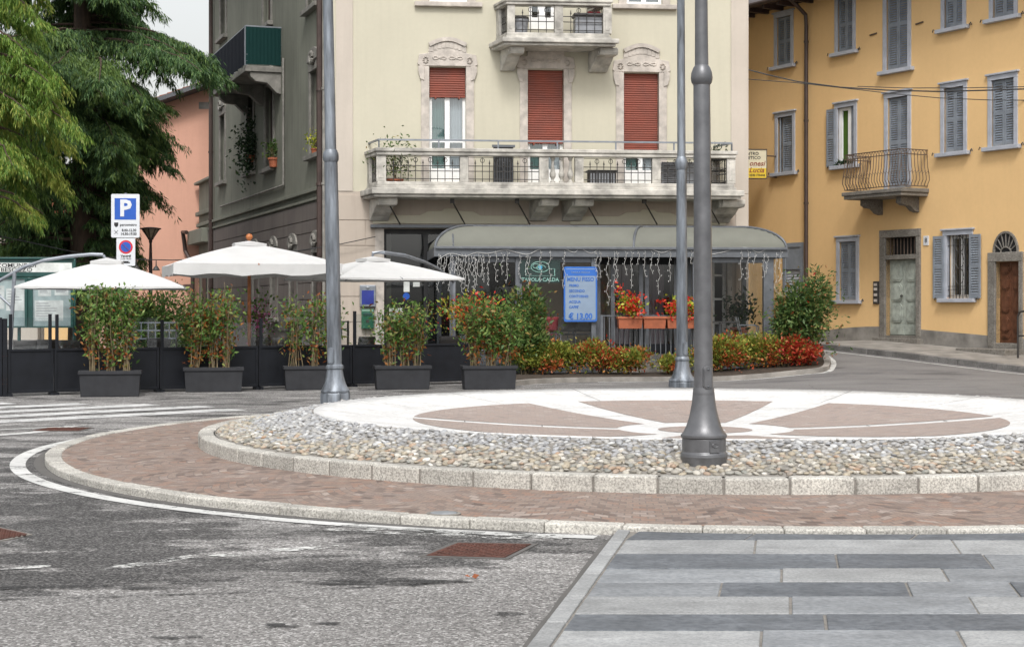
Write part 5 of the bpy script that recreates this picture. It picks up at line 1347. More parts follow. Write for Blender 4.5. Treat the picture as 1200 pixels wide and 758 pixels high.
cafe_chair(VF, vx(640, .7), .8, zf, R(190), 'red upholstered chair behind the left veranda glass', M['red_cloth'])
pl = pot_plant('pot_plant', 'dark potted plant indoors behind the right veranda glass', tuple(VF.world(vx(868, 1.8), 1.9)) + (zf + .3,), .22, .3, M['leaf_dark'], 260, .16, spread=.9)
# icicle fairy lights along the canopy edge
t = fthing(VF, 'icicle_lights', 'white icicle fairy lights hanging along the veranda canopy edge', 'string lights')
mb = MB(); pts = []; anchors = [(513, 305), (527, 297), (545, 300), (558, 296), (572, 297), (592, 293), (606, 296), (619, 298), (633, 292), (648, 291), (662, 292), (673, 296), (680, 291), (693, 297), (705, 290), (722, 292), (740, 293), (757, 290), (775, 296), (790, 292), (812, 291), (828, 298), (845, 296), (860, 292), (875, 290), (888, 296), (897, 293), (915, 291)]
for px, py in anchors: x, z = VF.hit(px, py, -.10); pts.append((x, -.105 + random.uniform(-.01, .01), z))
mb.tube(smooth_pts(pts, 4), .006, 5); mb.build('wire', M['bulb'], t)
def strand(px, y0, y1, off=-.10):
    x, z0 = VF.hit(px, y0, off); _, z1 = VF.hit(px, y1, off); n = max(4, int((z0 - z1) / .06)); p = []
    for i in range(n + 1): p.append((x + random.uniform(-.022, .022) + .02 * math.sin(i * .9), off - .005 + random.uniform(-.015, .015), z0 + (z1 - z0) * i / n))
    mb = MB(); mb.tube(p, .0048, 4, False)
    for q in p[1::2]: mb.lathe([(.0, -.018), (.009, 0), (.004, .022)], 5, (q[0] + random.choice((-.03, .03)), q[1], q[2]))
    mb.build('strand', M['bulb'], t)
for px, y0, y1 in [(566, 298, 331), (572, 298, 334), (581, 294, 330), (588, 296, 322), (594, 294, 332), (609, 298, 328), (617, 298, 322), (620, 299, 338), (633, 293, 331), (644, 293, 332), (661, 294, 338), (699, 294, 328), (703, 294, 325), (712, 300, 358), (720, 294, 342), (723, 294, 330), (733, 294, 322), (740, 294, 338), (748, 294, 310), (756, 294, 324), (764, 294, 321), (772, 295, 345), (785, 295, 330), (810, 293, 309), (868, 294, 328), (876, 293, 330), (884, 296, 310), (895, 296, 325), (899, 298, 321), (909, 296, 344), (914, 293, 330)]:
    strand(px, y0, y1)
for i in range(17): px = 514 + i * 3.1 + random.uniform(-1, 1); strand(px, 297 + random.uniform(0, 5), random.uniform(318, 345), -.10)
# blue menu board hung inside the bay by the post
x0, zt = VF.hit(660.5, 312.5, -.03); x1, zb = VF.hit(699.5, 377, -.03); W, H = (x1 - x0) / 2, (zt - zb) / 2
w = VF.world((x0 + x1) / 2, -.045); t = thing('menu_board', 'blue fixed-menu board priced 13 euro on the veranda front', 'menu board', (w[0], w[1], (zt + zb) / 2), VF.a)
def rrect(W, H, r, n=5):
    return [(sx * (W - r) + r * math.cos(a), sz * (H - r) + r * math.sin(a)) for sx, sz, a0 in ((1,1,0),(-1,1,90),(-1,-1,180),(1,-1,270)) for a in [R(a0 + 90 * k / n) for k in range(n + 1)]]
mb = MB(); mb.pxz(rrect(W, H, .05), -.02, .03); mb.build('board', M['menu_blue'], t)
mb = MB(); mb.pxz(rrect(W - .035, H - .045, .04), -.024, -.0201); mb.build('face', M['menu_face'], t)
mb = MB(); mb.box(-W + .03, W - .03, -.026, -.0242, H - .21, H - .06); mb.build('header', M['menu_blue'], t)
text('TAVOLA FREDDA', .055, (0, -.028, H - .13), M['menu_face'], t); mb = MB()
text('MENU FISSO', .128, (0, -.028, H - .29), M['menu_blue'], t, bold=.003, sx=.88)
for i, s in enumerate(('PRIMO', 'SECONDO', 'CONTORNO', 'ACQUA', "CAFFE'")): text(s, .082, (-W + .12, -.028, H - .43 - i * .122), M['menu_blue'], t, align='LEFT', bold=.002, sx=.9)
text('€ 13,00', .185, (0, -.028, -H + .12), M['menu_blue'], t, bold=.006, sx=.92)
# hanging glass sign: oval crest and TAVOLA CALDA
x, z = VF.hit(633, 318, -.02); w = VF.world(x, -.01); t = thing('window_sign', 'dark green pane sign with crest reading TAVOLA CALDA', 'sign', (w[0], w[1], z), VF.a)
mb = MB(); mb.box(-.46, .46, -.015, .0, -.26, .26); mb.build('panel', simple('sign_dark_green', (.012, .03, .028), .3), t)
text('TAVOLA CALDA', .115, (0, -.02, -.19), M['mint'], t, bold=.002)
mb = MB(); mb.tube([(.21 * math.cos(a * .2618), -.02, .10 + .12 * math.sin(a * .2618)) for a in range(25)], .008, 5)
mb.tube([(-.09 + .08 * math.cos(a * .45), -.02, .12 + .05 * math.sin(a * .45)) for a in range(15)], .008, 5); mb.tube([(.02 + .1 * math.cos(a * .3), -.02, .08 + .06 * math.sin(a * .3)) for a in range(18)], .008, 5)
for a, b in (((-.33, .06), (-.21, .06)), ((.21, .06), (.33, .06)), ((-.33, .06), (-.33, -.10)), ((.33, .06), (.33, -.10)), ((-.33, -.10), (.33, -.10))): mb.bar((a[0], -.02, a[1]), (b[0], -.02, b[1]), .014, .006)
mb.build('crest', M['mint'], t)
mb = MB(); mb.lathe([(0, 0), (.05, .0), (0, .01)], 10); o = mb.build('crest_badge', simple('crest_cyan', (.05, .35, .55), .4), t); o.location = (.0, -.02, .09); o.rotation_euler = (R(90), 0, 0)
# railing across the doorway, with flower boxes on it
ra, rb = vx(705, -.18), vx(813, -.18); rzt = vz(750, 370, -.18); w = VF.world(ra, -.18)
t = thing('metal_railing', 'grey barred railing across the veranda doorway behind the hedge', 'railing', (w[0], w[1], 0), VF.a)
mb = MB(); L = rb - ra; mb.bar((0, 0, rzt), (L, 0, rzt), .05, .03); mb.build('rail', M['steel'], t); mb = MB(); mb.bar((0, 0, .38), (L, 0, .38), .04, .025); mb.build('rail', M['steel'], t)
mb = MB()
for i in range(18): mb.bar((L * (i + .5) / 18, 0, .38), (L * (i + .5) / 18, 0, rzt), .02)
mb.build('bars', M['steel'], t)
for x in (0, L): mb = MB(); mb.box(x - .03, x + .03, -.03, .03, .0, rzt + .02); mb.build('post', M['steel'], t)
def flower_box(label, pc, wd, n, tall):
    x, z = VF.hit(pc, 371.5, -.34); w = VF.world(x, -.34); t = thing('flower_box', label, 'flower box', (w[0], w[1], z), VF.a, 'flower boxes on the veranda railing')
    mb = MB(); W = wd / 2; mb.add([(-W*.92,-.09,-.26),(W*.92,-.09,-.26),(W*.92,.09,-.26),(-W*.92,.09,-.26),(-W,-.12,0),(W,-.12,0),(W,.12,0),(-W,.12,0)], [(0,3,2,1),(0,1,5,4),(1,2,6,5),(2,3,7,6),(3,0,4,7)])
    mb.box(-W - .015, W + .015, -.135, -.10, -.04, .012); mb.box(-W - .015, W + .015, .10, .135, -.04, .012); mb.box(-W - .015, -W + .01, -.0999, .0999, -.04, .012); mb.box(W - .01, W + .015, -.0999, .0999, -.04, .012)
    mb.build('box', M['terracotta'], t, bevel=.006)
    mb = MB(); mb.box(-W + .02, W - .02, -.10, .10, -.08, -.03); mb.build('soil', M['soil'], t)
    mb = MB()
    for s in (-.6, .6): mb.tube([(s * W, .13, .02), (s * W, .19, .04), (s * W, .19, -.03)], .012, 5)
    mb.build('hook', M['alu'], t)
    if n:
        Pn = rng.normal(size=(n, 3)) * [W * .5, .10, .12] + [0, -.02, .18 + tall * .05]; np_mesh('foliage', leaf_verts(Pn, rng.normal(size=(n, 3)) + [0, -.4, .5], .085 * rng.uniform(.7, 1.4, n), .06), 4, M['leaf_lime'], t)
        m = n // 3; Pn = rng.normal(size=(m, 3)) * [W * .62, .12, .13] + [0, -.09, .18 + tall * .05]
        Pn = np.repeat(Pn, 4, 0) + rng.normal(0, .018, (m * 4, 3)); tag(np_mesh('flowers', leaf_verts(Pn, rng.normal(size=(m * 4, 3)) + [0, -.8, .2], .06, .06), 4, M['petal_red'], t), kind='stuff')
        if tall:
            Pn = rng.normal(size=(40, 3)) * [.07, .06, .09] + [-.22, -.02, .62]; tag(np_mesh('tall_flower', leaf_verts(Pn, rng.normal(size=(40, 3)), .075, .055), 4, M['petal_red'], t), kind='stuff')
            Pn = rng.normal(size=(30, 3)) * [.05, .05, .2] + [-.2, 0, .45]; np_mesh('tall_foliage', leaf_verts(Pn, rng.normal(size=(30, 3)), .07, .045), 4, M['leaf_lime'], t)
flower_box('terracotta flower box with red and lime blooms, left end of the railing', 738, .56, 260, 1)
flower_box('nearly empty terracotta box between the two flowering ones', 766.5, .52, 0, 0)
flower_box('terracotta flower box with yellow green and red blooms behind the lamp posts', 799, .72, 320, 0)

# ------------------------------------------------------------------ planted bed in front of the veranda
BF = [G(605, 452), (0.05 * 0 + G(640, 449)[0], G(640, 449)[1]), G(700, 447.5), G(780, 447), G(860, 446.5), G(930, 446), G(965, 445.5)]
bl = [np.array(p) for p in BF]
rt = [np.array(G(973, 443.5)), np.array(G(972, 440.5)), np.array(G(962, 438)), np.array(VF.world(vx(921) + .25, -.3))]
out_ = bl + rt
def bz(p): return gz(*p)
mb = MB(); loop = out_; 
inn_ = []
for i, p in enumerate(loop):
    a = loop[max(0, i-1)]; b = loop[min(len(loop)-1, i+1)]; d = (b - a) / np.linalg.norm(b - a); inn_.append(p + np.array([-d[1], d[0]]) * .14)
sp = lambda L: smooth_pts([tuple(p) for p in L], 5)
oo, ii = sp(loop), sp(inn_)
for k in range(len(oo) - 1):
    q = [oo[k], oo[k+1], ii[k+1], ii[k]]; g = [gz(*p) for p in q]
    mb.add([(*p, h - .1) for p, h in zip(q, g)] + [(*p, h + .10) for p, h in zip(q, g)], [(0,3,2,1),(4,5,6,7),(0,1,5,4),(1,2,6,5),(2,3,7,6),(3,0,4,7)])
tag(mb.build('garden_kerb', M['plinth']), kind='structure')
mb = MB(); back = [VF.world(vx(921) + .3 - (vx(921) - vx(600) + .3) * k / (len(ii) - 1), -.02) for k in range(len(ii))][::-1]
mb.grid([[(*p, gz(*p) + .09) for p in ii], [(*((np.array(p) + q) / 2), gz(*p) * .7 + .13) for p, q in zip(ii, back)], [(*q, gz(*q) * .6 + .12) for q in back]])
o = mb.build('garden_soil', M['soil'], smooth=True, fix=False)
for pl_ in o.data.polygons:
    if pl_.normal.z < 0: pl_.flip()
tag(o, kind='structure')
line_strip('road_edge_marking', smooth_pts([tuple(np.array(p) + np.array([0, -.14])) for p in (bl[2], bl[3], bl[4], bl[5], bl[6])] + [G(975.5, 443.8), G(976, 440.5), G(965, 437)]), .12, M['paint'])

def shrub(name, label, cat, loc, rx, ry, h, mat, n, sz, group=None, base=.05, nst=7, lumps=5, up=.5, droop=0.0, mat2=None, frac2=0.0):
    """bush of separate leaves on stems; uneven lumpy outline"""
    t = thing(name, label, cat, loc, 0, group)
    L = np.stack([rng.uniform(-.62, .62, lumps) * rx, rng.uniform(-.55, .55, lumps) * ry, rng.uniform(.35, .82, lumps) * h], 1); S_ = rng.uniform(.28, .5, lumps)
    k = rng.integers(0, lumps, n); u = nrm(rng.normal(size=(n, 3))) * (rng.uniform(0, 1, (n, 1)) ** .45)
    Pn = L[k] + u * S_[k][:, None] * np.array([rx, ry, h * .72])
    ext_ = rng.uniform(0, 1, n) < .25
    Pn[ext_] = rng.normal(size=(ext_.sum(), 3)) * [rx * .42, ry * .42, h * .2] + [0, 0, h * .5]
    Pn[:, 2] = np.maximum(Pn[:, 2], base + rng.uniform(0, .1, n))
    Dn = nrm(u) * [1, 1, .6] + rng.normal(0, .45, (n, 3)) + [0, 0, up - droop]
    Lf = sz * rng.uniform(.6, 1.35, n); V = leaf_verts(Pn, Dn, Lf, Lf * .42)
    if mat2:
        m = (rng.uniform(0, 1, n) < frac2 * np.clip(1.6 * (Pn[:, 0] / rx * .5 + .5), 0.3, 1)); V4 = V.reshape(-1, 4, 3)
        np_mesh('foliage', V4[~m].reshape(-1, 3), 4, mat, t); np_mesh('red_foliage', V4[m].reshape(-1, 3), 4, mat2, t)
    else: np_mesh('foliage', V, 4, mat, t)
    mb = MB()
    for i in range(nst):
        e = L[i % lumps] + rng.normal(0, .06, 3); b = np.array([random.uniform(-.35, .35) * rx * .5, random.uniform(-.35, .35) * ry * .5, 0.0])
        mb.tube([tuple(b), tuple(b * .6 + e * .4 + np.array([0, 0, .1 * h])), tuple(e)], [.014, .010, .005], 5)
    mb.build('stem', M['stem'], t); return t
def gb(px, py):
    Y = 35.75 + (441 - py) * .1; x = (px - 600) / F * Y; Y += .085 * (x + 1.67) - .1; x = (px - 600) / F * Y; return (x, Y, gz(x, Y) + .09)
hed = [(632, 442, .75, .5, .78, 'hedge', 'yellow green low shrub at the left end of the hedge, beside the tall dark bush', None, 0),
       (668, 441, .75, .5, .86, 'hedge', 'low shrub with rusty orange leaves, second from the left in the hedge', None, 0),
       (705, 441, .75, .5, .88, 'hedge', 'low shrub with a bright red patch below the menu board', 'leaf_red', .45),
       (735, 442.5, .55, .5, .66, 'hedge', 'shorter yellow green shrub in front of the railing', None, 0),
       (784, 442.5, .40, .45, .50, 'hedge', 'small pale green shrub left of the bluish lamp post', None, 0),
       (842, 441.5, .75, .5, .92, 'hedge', 'tall orange tinged shrub right behind the dark lamp post', 'leaf_red', .16),
       (878, 441, .75, .5, .92, 'hedge', 'olive and orange shrub under the right veranda glass', None, 0),
       (918, 441, .75, .55, .86, 'hedge', 'bright red shrub near the right end of the bed', 'leaf_red', .85),
       (938, 441.5, .50, .45, .62, 'hedge', 'small crimson shrub at the very right tip of the bed', 'leaf_red', 1.0)]
for px, py, a, b, h, k, lab, m2, fr_ in hed:
    shrub('low_shrub', lab, 'shrub', gb(px, py), a, b, h * .88, M['leaf_hedge'], int(4600 * a * h / .65), .08, 'low hedge shrubs along the veranda bed', lumps=8, mat2=M[m2] if m2 else None, frac2=fr_)
shrub('low_shrub', 'narrow green shrub wedged between the two right lamp posts', 'shrub', gb(822, 441.5), .4, .4, .7, M['leaf_hedge'], 600, .07, 'low hedge shrubs along the veranda bed')
shrub('nandina_bush', 'large round green bush with reddish tips at the right corner of the veranda', 'bush', gb(941, 440), .80, .7, 2.0, M['leaf_nandina'], 8000, .10, base=.2, nst=12, lumps=16, up=.1, mat2=M['leaf_red'], frac2=.03)
shrub('dark_bush', 'dark green bush between the last planter and the hedge', 'bush', gb(615, 441), .62, .5, 1.15, M['leaf_nandina'], 3200, .10, nst=8, lumps=8)
shrub('tall_bush', 'tall reddish green bush behind the last planter at the veranda corner', 'bush', (*VF.world(vx(612), -.7), .05), .72, .5, 2.15, M['leaf_nandina'], 2300, .11, base=.7, nst=9, lumps=9, mat2=M['leaf_orange'], frac2=.10)
shrub('flower_bush', 'bush with red and orange flowers behind the fence near the shop door', 'bush', (*VF.world(vx(545), -1.1), .75), .85, .4, 1.15, M['leaf_lime'], 900, .09, base=.3, lumps=7, mat2=M['petal_red'], frac2=.75)

# ------------------------------------------------------------------ terrace: fence panels, planters, parasols
FA, FB = np.array([-9.16, 29.1]), np.array([-.7, 34.2]); FDn = (FB - FA) / np.linalg.norm(FB - FA)
TF = Frame(*FA, math.atan2(FDn[1], FDn[0]))
def panel(px0, px1, label, glass=True, post_l=True, ytop=372, ptop=None):
    x0, x1 = TF.x(px0), TF.x(px1); w = TF.world(x0, 0); L = x1 - x0
    t = thing('fence_panel', label, 'fence', (w[0], w[1], 0), TF.a, 'charcoal windbreak panels round the terrace'); h = .845
    mb = MB(); mb.box(.03, L - .03, -.012, .012, .09, h - .03); mb.build('panel', M['panel'], t)
    mb = MB(); mb.box(.0, L, -.03, .03, h - .045, h); mb.box(0, L, -.03, .03, .055, .10); mb.box(0, .045, -.029, .029, .056, h - .002); mb.box(L - .045, L, -.029, .029, .056, h - .002); mb.build('frame', M['panel'], t, bevel=.005)
    for x in (.02, L - .02):
        mb = MB(); mb.box(x - .05, x + .05, -.09, .09, 0, .05); mb.build('foot', M['panel'], t)
    zt = TF.z((px0 + px1) / 2, ytop)
    if glass:
        mb = MB(); mb.box(.04, L - .04, -.004, .004, h + .002, zt); mb.build('glass_screen', M['glass'], t)
        for x in ((.05,) if not ptop else (.05, L - .06)):
            mb = MB(); mb.box(x - .025, x + .025, -.032, .032, h - .02, zt + .06); mb.build('post', M['panel'], t, bevel=.004)
    return t
panel(9, 62.5, 'charcoal fence panel with glass screen, leftmost, beside the tall end post', ptop=1)
panel(63.5, 186, 'charcoal fence panel behind the first planter and before the second')
panel(187, 302, 'charcoal fence panel behind the second planter beside the wooden parasol pole', ytop=378)
panel(303, 412, 'charcoal fence panel behind the third planter and the left lamp post', ytop=376)
panel(413, 488, 'charcoal fence panel right of the left lamp post', ytop=368)
panel(489, 560, 'charcoal fence panel between the last two planters, right end', glass=False)
mb = MB(); w = TF.world(TF.x(4), 0); t = thing('gate_post', 'tall charcoal post at the left edge closing the terrace fence', 'post', (w[0], w[1], 0), TF.a)
zt = TF.z(4, 372)
for x in (-.07, .02): mb = MB(); mb.box(x - .042, x + .04, -.05, .05, 0, zt - (0 if x < 0 else .02)); mb.build('upright', M['panel'], t, bevel=.006)
mb = MB()
for z in (.22, .30, .72): 
    for x in (-.09, -.03, .0, .05): mb.lathe([(.0, 0), (.010, .003), (0, .008)], 6, (x, -.052, z))
mb.build('bolts', M['rust'], t)
# planter troughs with tall heavenly bamboo
trough_parts = {}
def planter(label, px0, px1, yb, seed, h_top, red, dens=950, wide=1.0):
    x0, Y = G((px0 + px1) / 2, yb); L = (px1 - px0) / F * Y; t = thing('planter', label, 'planter', (x0, Y + .2, 0), TF.a * .35, 'long dark planters along the terrace fence')
    W = L / 2; D_ = .19; h = .45
    mb = MB(); mb.add([(-W*.95,-D_*.9,0),(W*.95,-D_*.9,0),(W*.95,D_*.9,0),(-W*.95,D_*.9,0),(-W,-D_,h),(W,-D_,h),(W,D_,h),(-W,D_,h)], [(0,3,2,1),(0,1,5,4),(1,2,6,5),(2,3,7,6),(3,0,4,7)]); mb.build('trough', M['trough'], t, bevel=.012)
    mb = MB()
    for a in ((-W-.02, W+.02, -D_-.02, -D_+.012), (-W-.02, W+.02, D_-.012, D_+.02)): mb.box(*a, h - .05, h + .015)
    for a in ((-W-.02, -W+.012), (W-.012, W+.02)): mb.box(*a, -D_+.0125, D_-.0125, h - .049, h + .014)
    mb.build('rim', M['trough'], t, bevel=.006)
    mb = MB(); mb.box(-W + .02, W - .02, -D_ + .02, D_ - .02, h - .09, h - .04); mb.build('soil', M['soil'], t)
    r = np.random.default_rng(seed)
    for c in (-.56, .0, .54):
        cx = c * W + r.uniform(-.05, .05); Hc = (h_top - h) * r.uniform(.84, 1.08); n = int(dens * r.uniform(.8, 1.15))
        mb = MB(); tips = []
        for i in range(11):
            bx, by = cx + r.normal(0, .05), r.normal(0, .04); tx, ty = cx + r.normal(0, .10 * wide), r.normal(0, .11); tz = h + Hc * r.uniform(.70, 1.0)
            mid = (bx * .55 + tx * .45 + r.normal(0, .02), by * .5 + ty * .5, (h + tz) / 2)
            mb.tube([(bx, by, h - .06), mid, (tx, ty, tz)], [.012, .009, .005], 5); tips.append([(bx, by, h), mid, (tx, ty, tz)])
        mb.build('stem', M['stem'], t)
        k = r.integers(0, 11, n); q = r.beta(2.1, 1.1, n) ; T = np.array(tips)
        a = T[k, 0] * (1 - q)[:, None] ** 2 + 2 * T[k, 1] * ((1 - q) * q)[:, None] + T[k, 2] * (q ** 2)[:, None]
        sp_ = (.05 + .10 * wide * q)[:, None]
        Pn = a + r.normal(size=(n, 3)) * sp_ * [1.1, .9, .8]; low = q < .42
        Dn = r.normal(size=(n, 3)) + [0, -.15, -.1]; Lf = .095 * r.uniform(.55, 1.35, n)
        Pn[:, 2] = np.minimum(Pn[:, 2], h_top + r.uniform(-.12, .03, n)); redm = (low & (r.uniform(0, 1, n) < .5)) | (r.uniform(0, 1, n) < red)
        V4 = leaf_verts(Pn, Dn, Lf, Lf * .42).reshape(-1, 4, 3)
        np_mesh('foliage', V4[~redm].reshape(-1, 3), 4, M['leaf_planter'], t); np_mesh('autumn_foliage', V4[redm].reshape(-1, 3), 4, M['leaf_orange'], t)
    return t
M['leaf_orange'] = M.get('leaf_orange') or leafmat('leaf_orange', [(0, (.17, .05, .015)), (.4, (.30, .085, .02)), (.75, (.36, .15, .04)), (1, (.20, .17, .05))])
planter('dark planter with clipped leafy clumps in front of the left parasol', 91, 161, 465, 1, 1.96, .04, 950)
planter('dark planter with russet topped leafy clumps left of the wooden pole', 214, 282, 459.5, 2, 2.0, .20, 820, .85)
planter('dark planter with thin see-through clumps beside the left lamp post', 331.5, 400, 457, 3, 1.95, .12, 430, 1.0)
planter('dark planter with loose green clumps right of the left lamp post', 438, 503, 456.5, 4, 1.78, .08, 520, 1.15)
planter('dark planter with wide bushy clumps, last of the row before the hedge', 541, 604, 456.5, 5, 1.82, .05, 1000, 1.5)
t = thing('hydrangea', 'pink and white flowering plant behind the wooden parasol pole', 'plant', (*TF.world(TF.x(303, 2.6), 2.6), 0))
mb = MB(); mb.lathe([(.14, 0), (.2, .9), (.22, .9), (.2, .95), (0, .93)], 14); mb.build('pot', M['trough'], t)
np_mesh('foliage', leaf_verts(rng.normal(size=(260, 3)) * [.16, .14, .28] + [0, 0, 1.35], rng.normal(size=(260, 3)), .10, .06), 4, M['leaf_planter'], t)
np_mesh('flowers', leaf_verts(rng.normal(size=(220, 3)) * [.13, .08, .22] + [.02, -.12, 1.3], rng.normal(size=(220, 3)), .055, .05), 4, M['petal_pink'], t)
shrub('hedge_bush', 'dense dark green hedge behind the fence between left parasol and second planter', 'hedge', (*G(192, 441), 0), 1.25, .5, 1.92, M['leaf_nandina'], 9000, .10, nst=8, lumps=14)

def canopy_square(t, half, z_edge, z_apex, val, rot, vent=True, sag=.06):
    """four-sided parasol canopy with sagging panels, valance and vent cap"""
    mb = MB(); n = 10; cs = [(math.cos(rot + i * math.pi / 2 + math.pi / 4) * half * 1.4142, math.sin(rot + i * math.pi / 2 + math.pi / 4) * half * 1.4142) for i in range(4)]
    for i in range(4):
        a = np.array(cs[i]); b = np.array(cs[(i + 1) % 4]); rows = []
        for u in range(n + 1):
            row = []
            for v in range(n + 1):
                e = a + (b - a) * v / n; f = u / n; f0 = .12 + .88 * f; p = e * f0
                bow = 4 * (v / n) * (1 - v / n); z = z_apex + (z_edge - z_apex) * (f0 ** 1.0) - sag * bow * f0 * (1.15 - f0) * 2 + .03 * math.sin(f0 * math.pi)
                inw = 1 - .035 * bow * f; row.append((p[0] * inw, p[1] * inw, z))
            rows.append(row)
        mb.grid(rows)
        if val:
            last = rows[-1]; mb.grid([last, [(x * 1.002, y * 1.002, z - val * (.9 + .12 * math.sin(j * 1.9))) for j, (x, y, z) in enumerate(last)]])
    o = mb.build('canopy', M['umbrella'], t, smooth=True, fix=False, auto=25)
    bm = bmesh.new(); bm.from_mesh(o.data); bmesh.ops.remove_doubles(bm, verts=bm.verts, dist=.002); bmesh.ops.recalc_face_normals(bm, faces=bm.faces); bm.to_mesh(o.data); bm.free(); o.data.set_sharp_from_angle(angle=R(24))
    if vent:
        mb = MB(); r = half * .20
        ring_ = [(math.cos(rot + k * math.pi / 4 + math.pi / 4) * r * (1.38 if k % 2 == 0 else 1.0), math.sin(rot + k * math.pi / 4 + math.pi / 4) * r * (1.38 if k % 2 == 0 else 1.0)) for k in range(8)]
        zc_ = z_apex + (z_edge - z_apex) * .17 + .055
        mb.add([(0, 0, z_apex + .05)] + [(x, y, zc_ + (.0 if k % 2 == 0 else .02)) for k, (x, y) in enumerate(ring_)] + [(x * .97, y * .97, zc_ - .05) for x, y in ring_], [(0, 1 + k, 1 + (k + 1) % 8) for k in range(8)] + [(1 + k, 9 + k, 9 + (k + 1) % 8, 1 + (k + 1) % 8) for k in range(8)])
        mb.build('vent_cap', M['umbrella'], t)
    return cs
def ribs(t, cs, z_edge, z_apex, mat, hub_z, r=.012, k=8):
    for i in range(4):
        for q in ((np.array(cs[i])), (np.array(cs[i]) + np.array(cs[(i + 1) % 4])) / 2):
            mb = MB(); mb.tube([(0, 0, z_apex - .07), (q[0] * .5, q[1] * .5, (z_apex + z_edge) / 2 - .07), (q[0] * .97, q[1] * .97, z_edge - .02)], r, 5)
            mb.tube([(0, 0, hub_z), (q[0] * .5, q[1] * .5, (z_apex + z_edge) / 2 - .08)], r * .8, 5); mb.build('rib', mat, t)
# left: cantilever
Y1 = 31.0; c = P(125.5, 360, Y1); ze, za = P(0, 336.5, Y1).z, P(0, 305, Y1).z
t = thing('cantilever_parasol', 'white cantilever parasol with curved arm at the far left', 'parasol', (c.x, c.y, 0))
cs = canopy_square(t, 1.50, ze, za, .04, R(9), sag=.03); ribs(t, cs, ze, za, M['alu'], ze + .1)
rel = lambda px, py, dy=0: tuple(P(px, py, Y1 + dy) - Vector((c.x, c.y, 0)))
mb = MB(); mb.tube([rel(-8, 333), rel(8, 324), rel(28, 313), rel(52, 305), rel(80, 300.5), rel(107, 299 - 1), rel(121, 298.5)], .035, 8); mb.build('arm', M['alu'], t)
mb = MB(); a = rel(17, 318); b = rel(12, 411); b = (b[0] - .04, b[1], 0); mb.tube([b, a], .038, 8); mb.build('pole', M['alu'], t)
mb = MB(); mb.tube([rel(-8, 340), rel(12, 358), rel(13, 362)], .025, 6); mb.build('strut', M['alu'], t)
mb = MB(); mb.tube([rel(121, 299), rel(125, 306)], .03, 8); mb.lathe([(.05, 0), (.05, .08)], 10, (0, 0, ze + .06)); mb.build('hub', M['alu'], t)
mb = MB(); mb.box(b[0] - .45, b[0] + .45, -.45, .45, 0, .09); mb.build('base', M['trough'], t, bevel=.02)
# middle: market parasol on an orange wooden pole
Y2 = 33.6; c = P(292, 360, Y2); ze, za = P(0, 311, Y2).z, P(0, 285, Y2).z
t = thing('market_parasol', 'large white parasol on an orange wooden centre pole', 'parasol', (c.x, c.y, 0))
cs = canopy_square(t, 1.66, ze, za, .24, R(16), sag=.03); ribs(t, cs, ze, za, M['wood'], ze - .12, .016)
mb = MB(); mb.tube([(0, 0, .05), (0, 0, za + .02)], .036, 10); mb.build('pole', M['wood'], t, smooth=True)
mb = MB(); mb.lathe([(.02, 0), (.06, .04), (.075, .08), (.055, .13), (.0, .15)], 12, (0, 0, za + .05)); mb.build('finial', M['wood'], t, smooth=True)
mb = MB(); mb.lathe([(.04, 0), (.085, .03), (.085, .12), (.05, .15)], 12, (0, 0, ze - .2)); mb.build('hub', M['wood'], t)
mb = MB(); mb.lathe([(.35, 0), (.35, .06), (.08, .1), (.06, .3)], 16); mb.build('base', M['trough'], t)
# right: second cantilever
Y3 = 34.2; c = P(437, 360, Y3); ze, za = P(0, 326.5, Y3).z, P(0, 303, Y3).z
t = thing('cantilever_parasol', 'white cantilever parasol right of the left lamp post by the shop door', 'parasol', (c.x, c.y, 0))
cs = canopy_square(t, 1.42, ze, za, .04, R(31)); ribs(t, cs, ze, za, M['alu'], ze + .06)
rel = lambda px, py, dy=0: tuple(P(px, py, Y3 + dy) - Vector((c.x, c.y, 0)))
arm = [rel(437, 304), rel(437, 296.5), rel(450, 296), rel(475, 299.5, .5), rel(497, 307, 1), rel(512, 314.5, 1.4), rel(532, 330, 2.0)]
mb = MB(); mb.tube(arm, .04, 8); mb.build('arm', M['alu'], t)
e = arm[-1]; mb = MB(); mb.tube([(e[0], e[1], .05), e], .042, 8); mb.build('pole', M['alu'], t)
mb = MB(); mb.box(e[0] - .4, e[0] + .4, e[1] - .4, e[1] + .4, 0, .06); mb.build('base', M['trough'], t, bevel=.02)
# terrace furniture glimpsed over the fence
i_ = 0
for px, dy, rz, lab in ((28, 1.2, 170, 'dark rattan chair behind the leftmost fence panel, nearest the end post'), (47, 2.0, 190, 'dark rattan chair behind the leftmost fence panel, nearest the paired posts'), (84, 1.3, 160, 'dark rattan chair left of the first planter'), (178, 1.4, 200, 'dark rattan chair between the first and second planters'), (188, 2.3, 150, 'dark rattan chair at the hedge between the first and second planters'), (322, 1.4, 185, 'dark rattan chair right of the wooden pole'), (302, 2.2, 170, 'dark rattan chair farther back behind the wooden pole'), (420, 1.6, 190, 'dark rattan chair right of the left lamp post'), (519, 1.2, 175, 'dark rattan chair between the last two planters')):
    x = TF.x(px, dy); cafe_chair(TF, x, dy, 0, R(rz), lab, M['chair_dark'], 'rattan chairs on the terrace', h=.98)
for px, dy, lab in ((60, 1.7, 'dark terrace table behind the paired fence posts'), (205, 1.9, 'dark terrace table behind the second planter'), (345, 1.9, 'dark terrace table behind the third planter'), (470, 1.9, 'dark terrace table behind the fourth planter')):
    cafe_table(TF, TF.x(px, dy), dy, 0, lab, 'terrace tables')
x, z = TF.hit(385, 380, 3); 
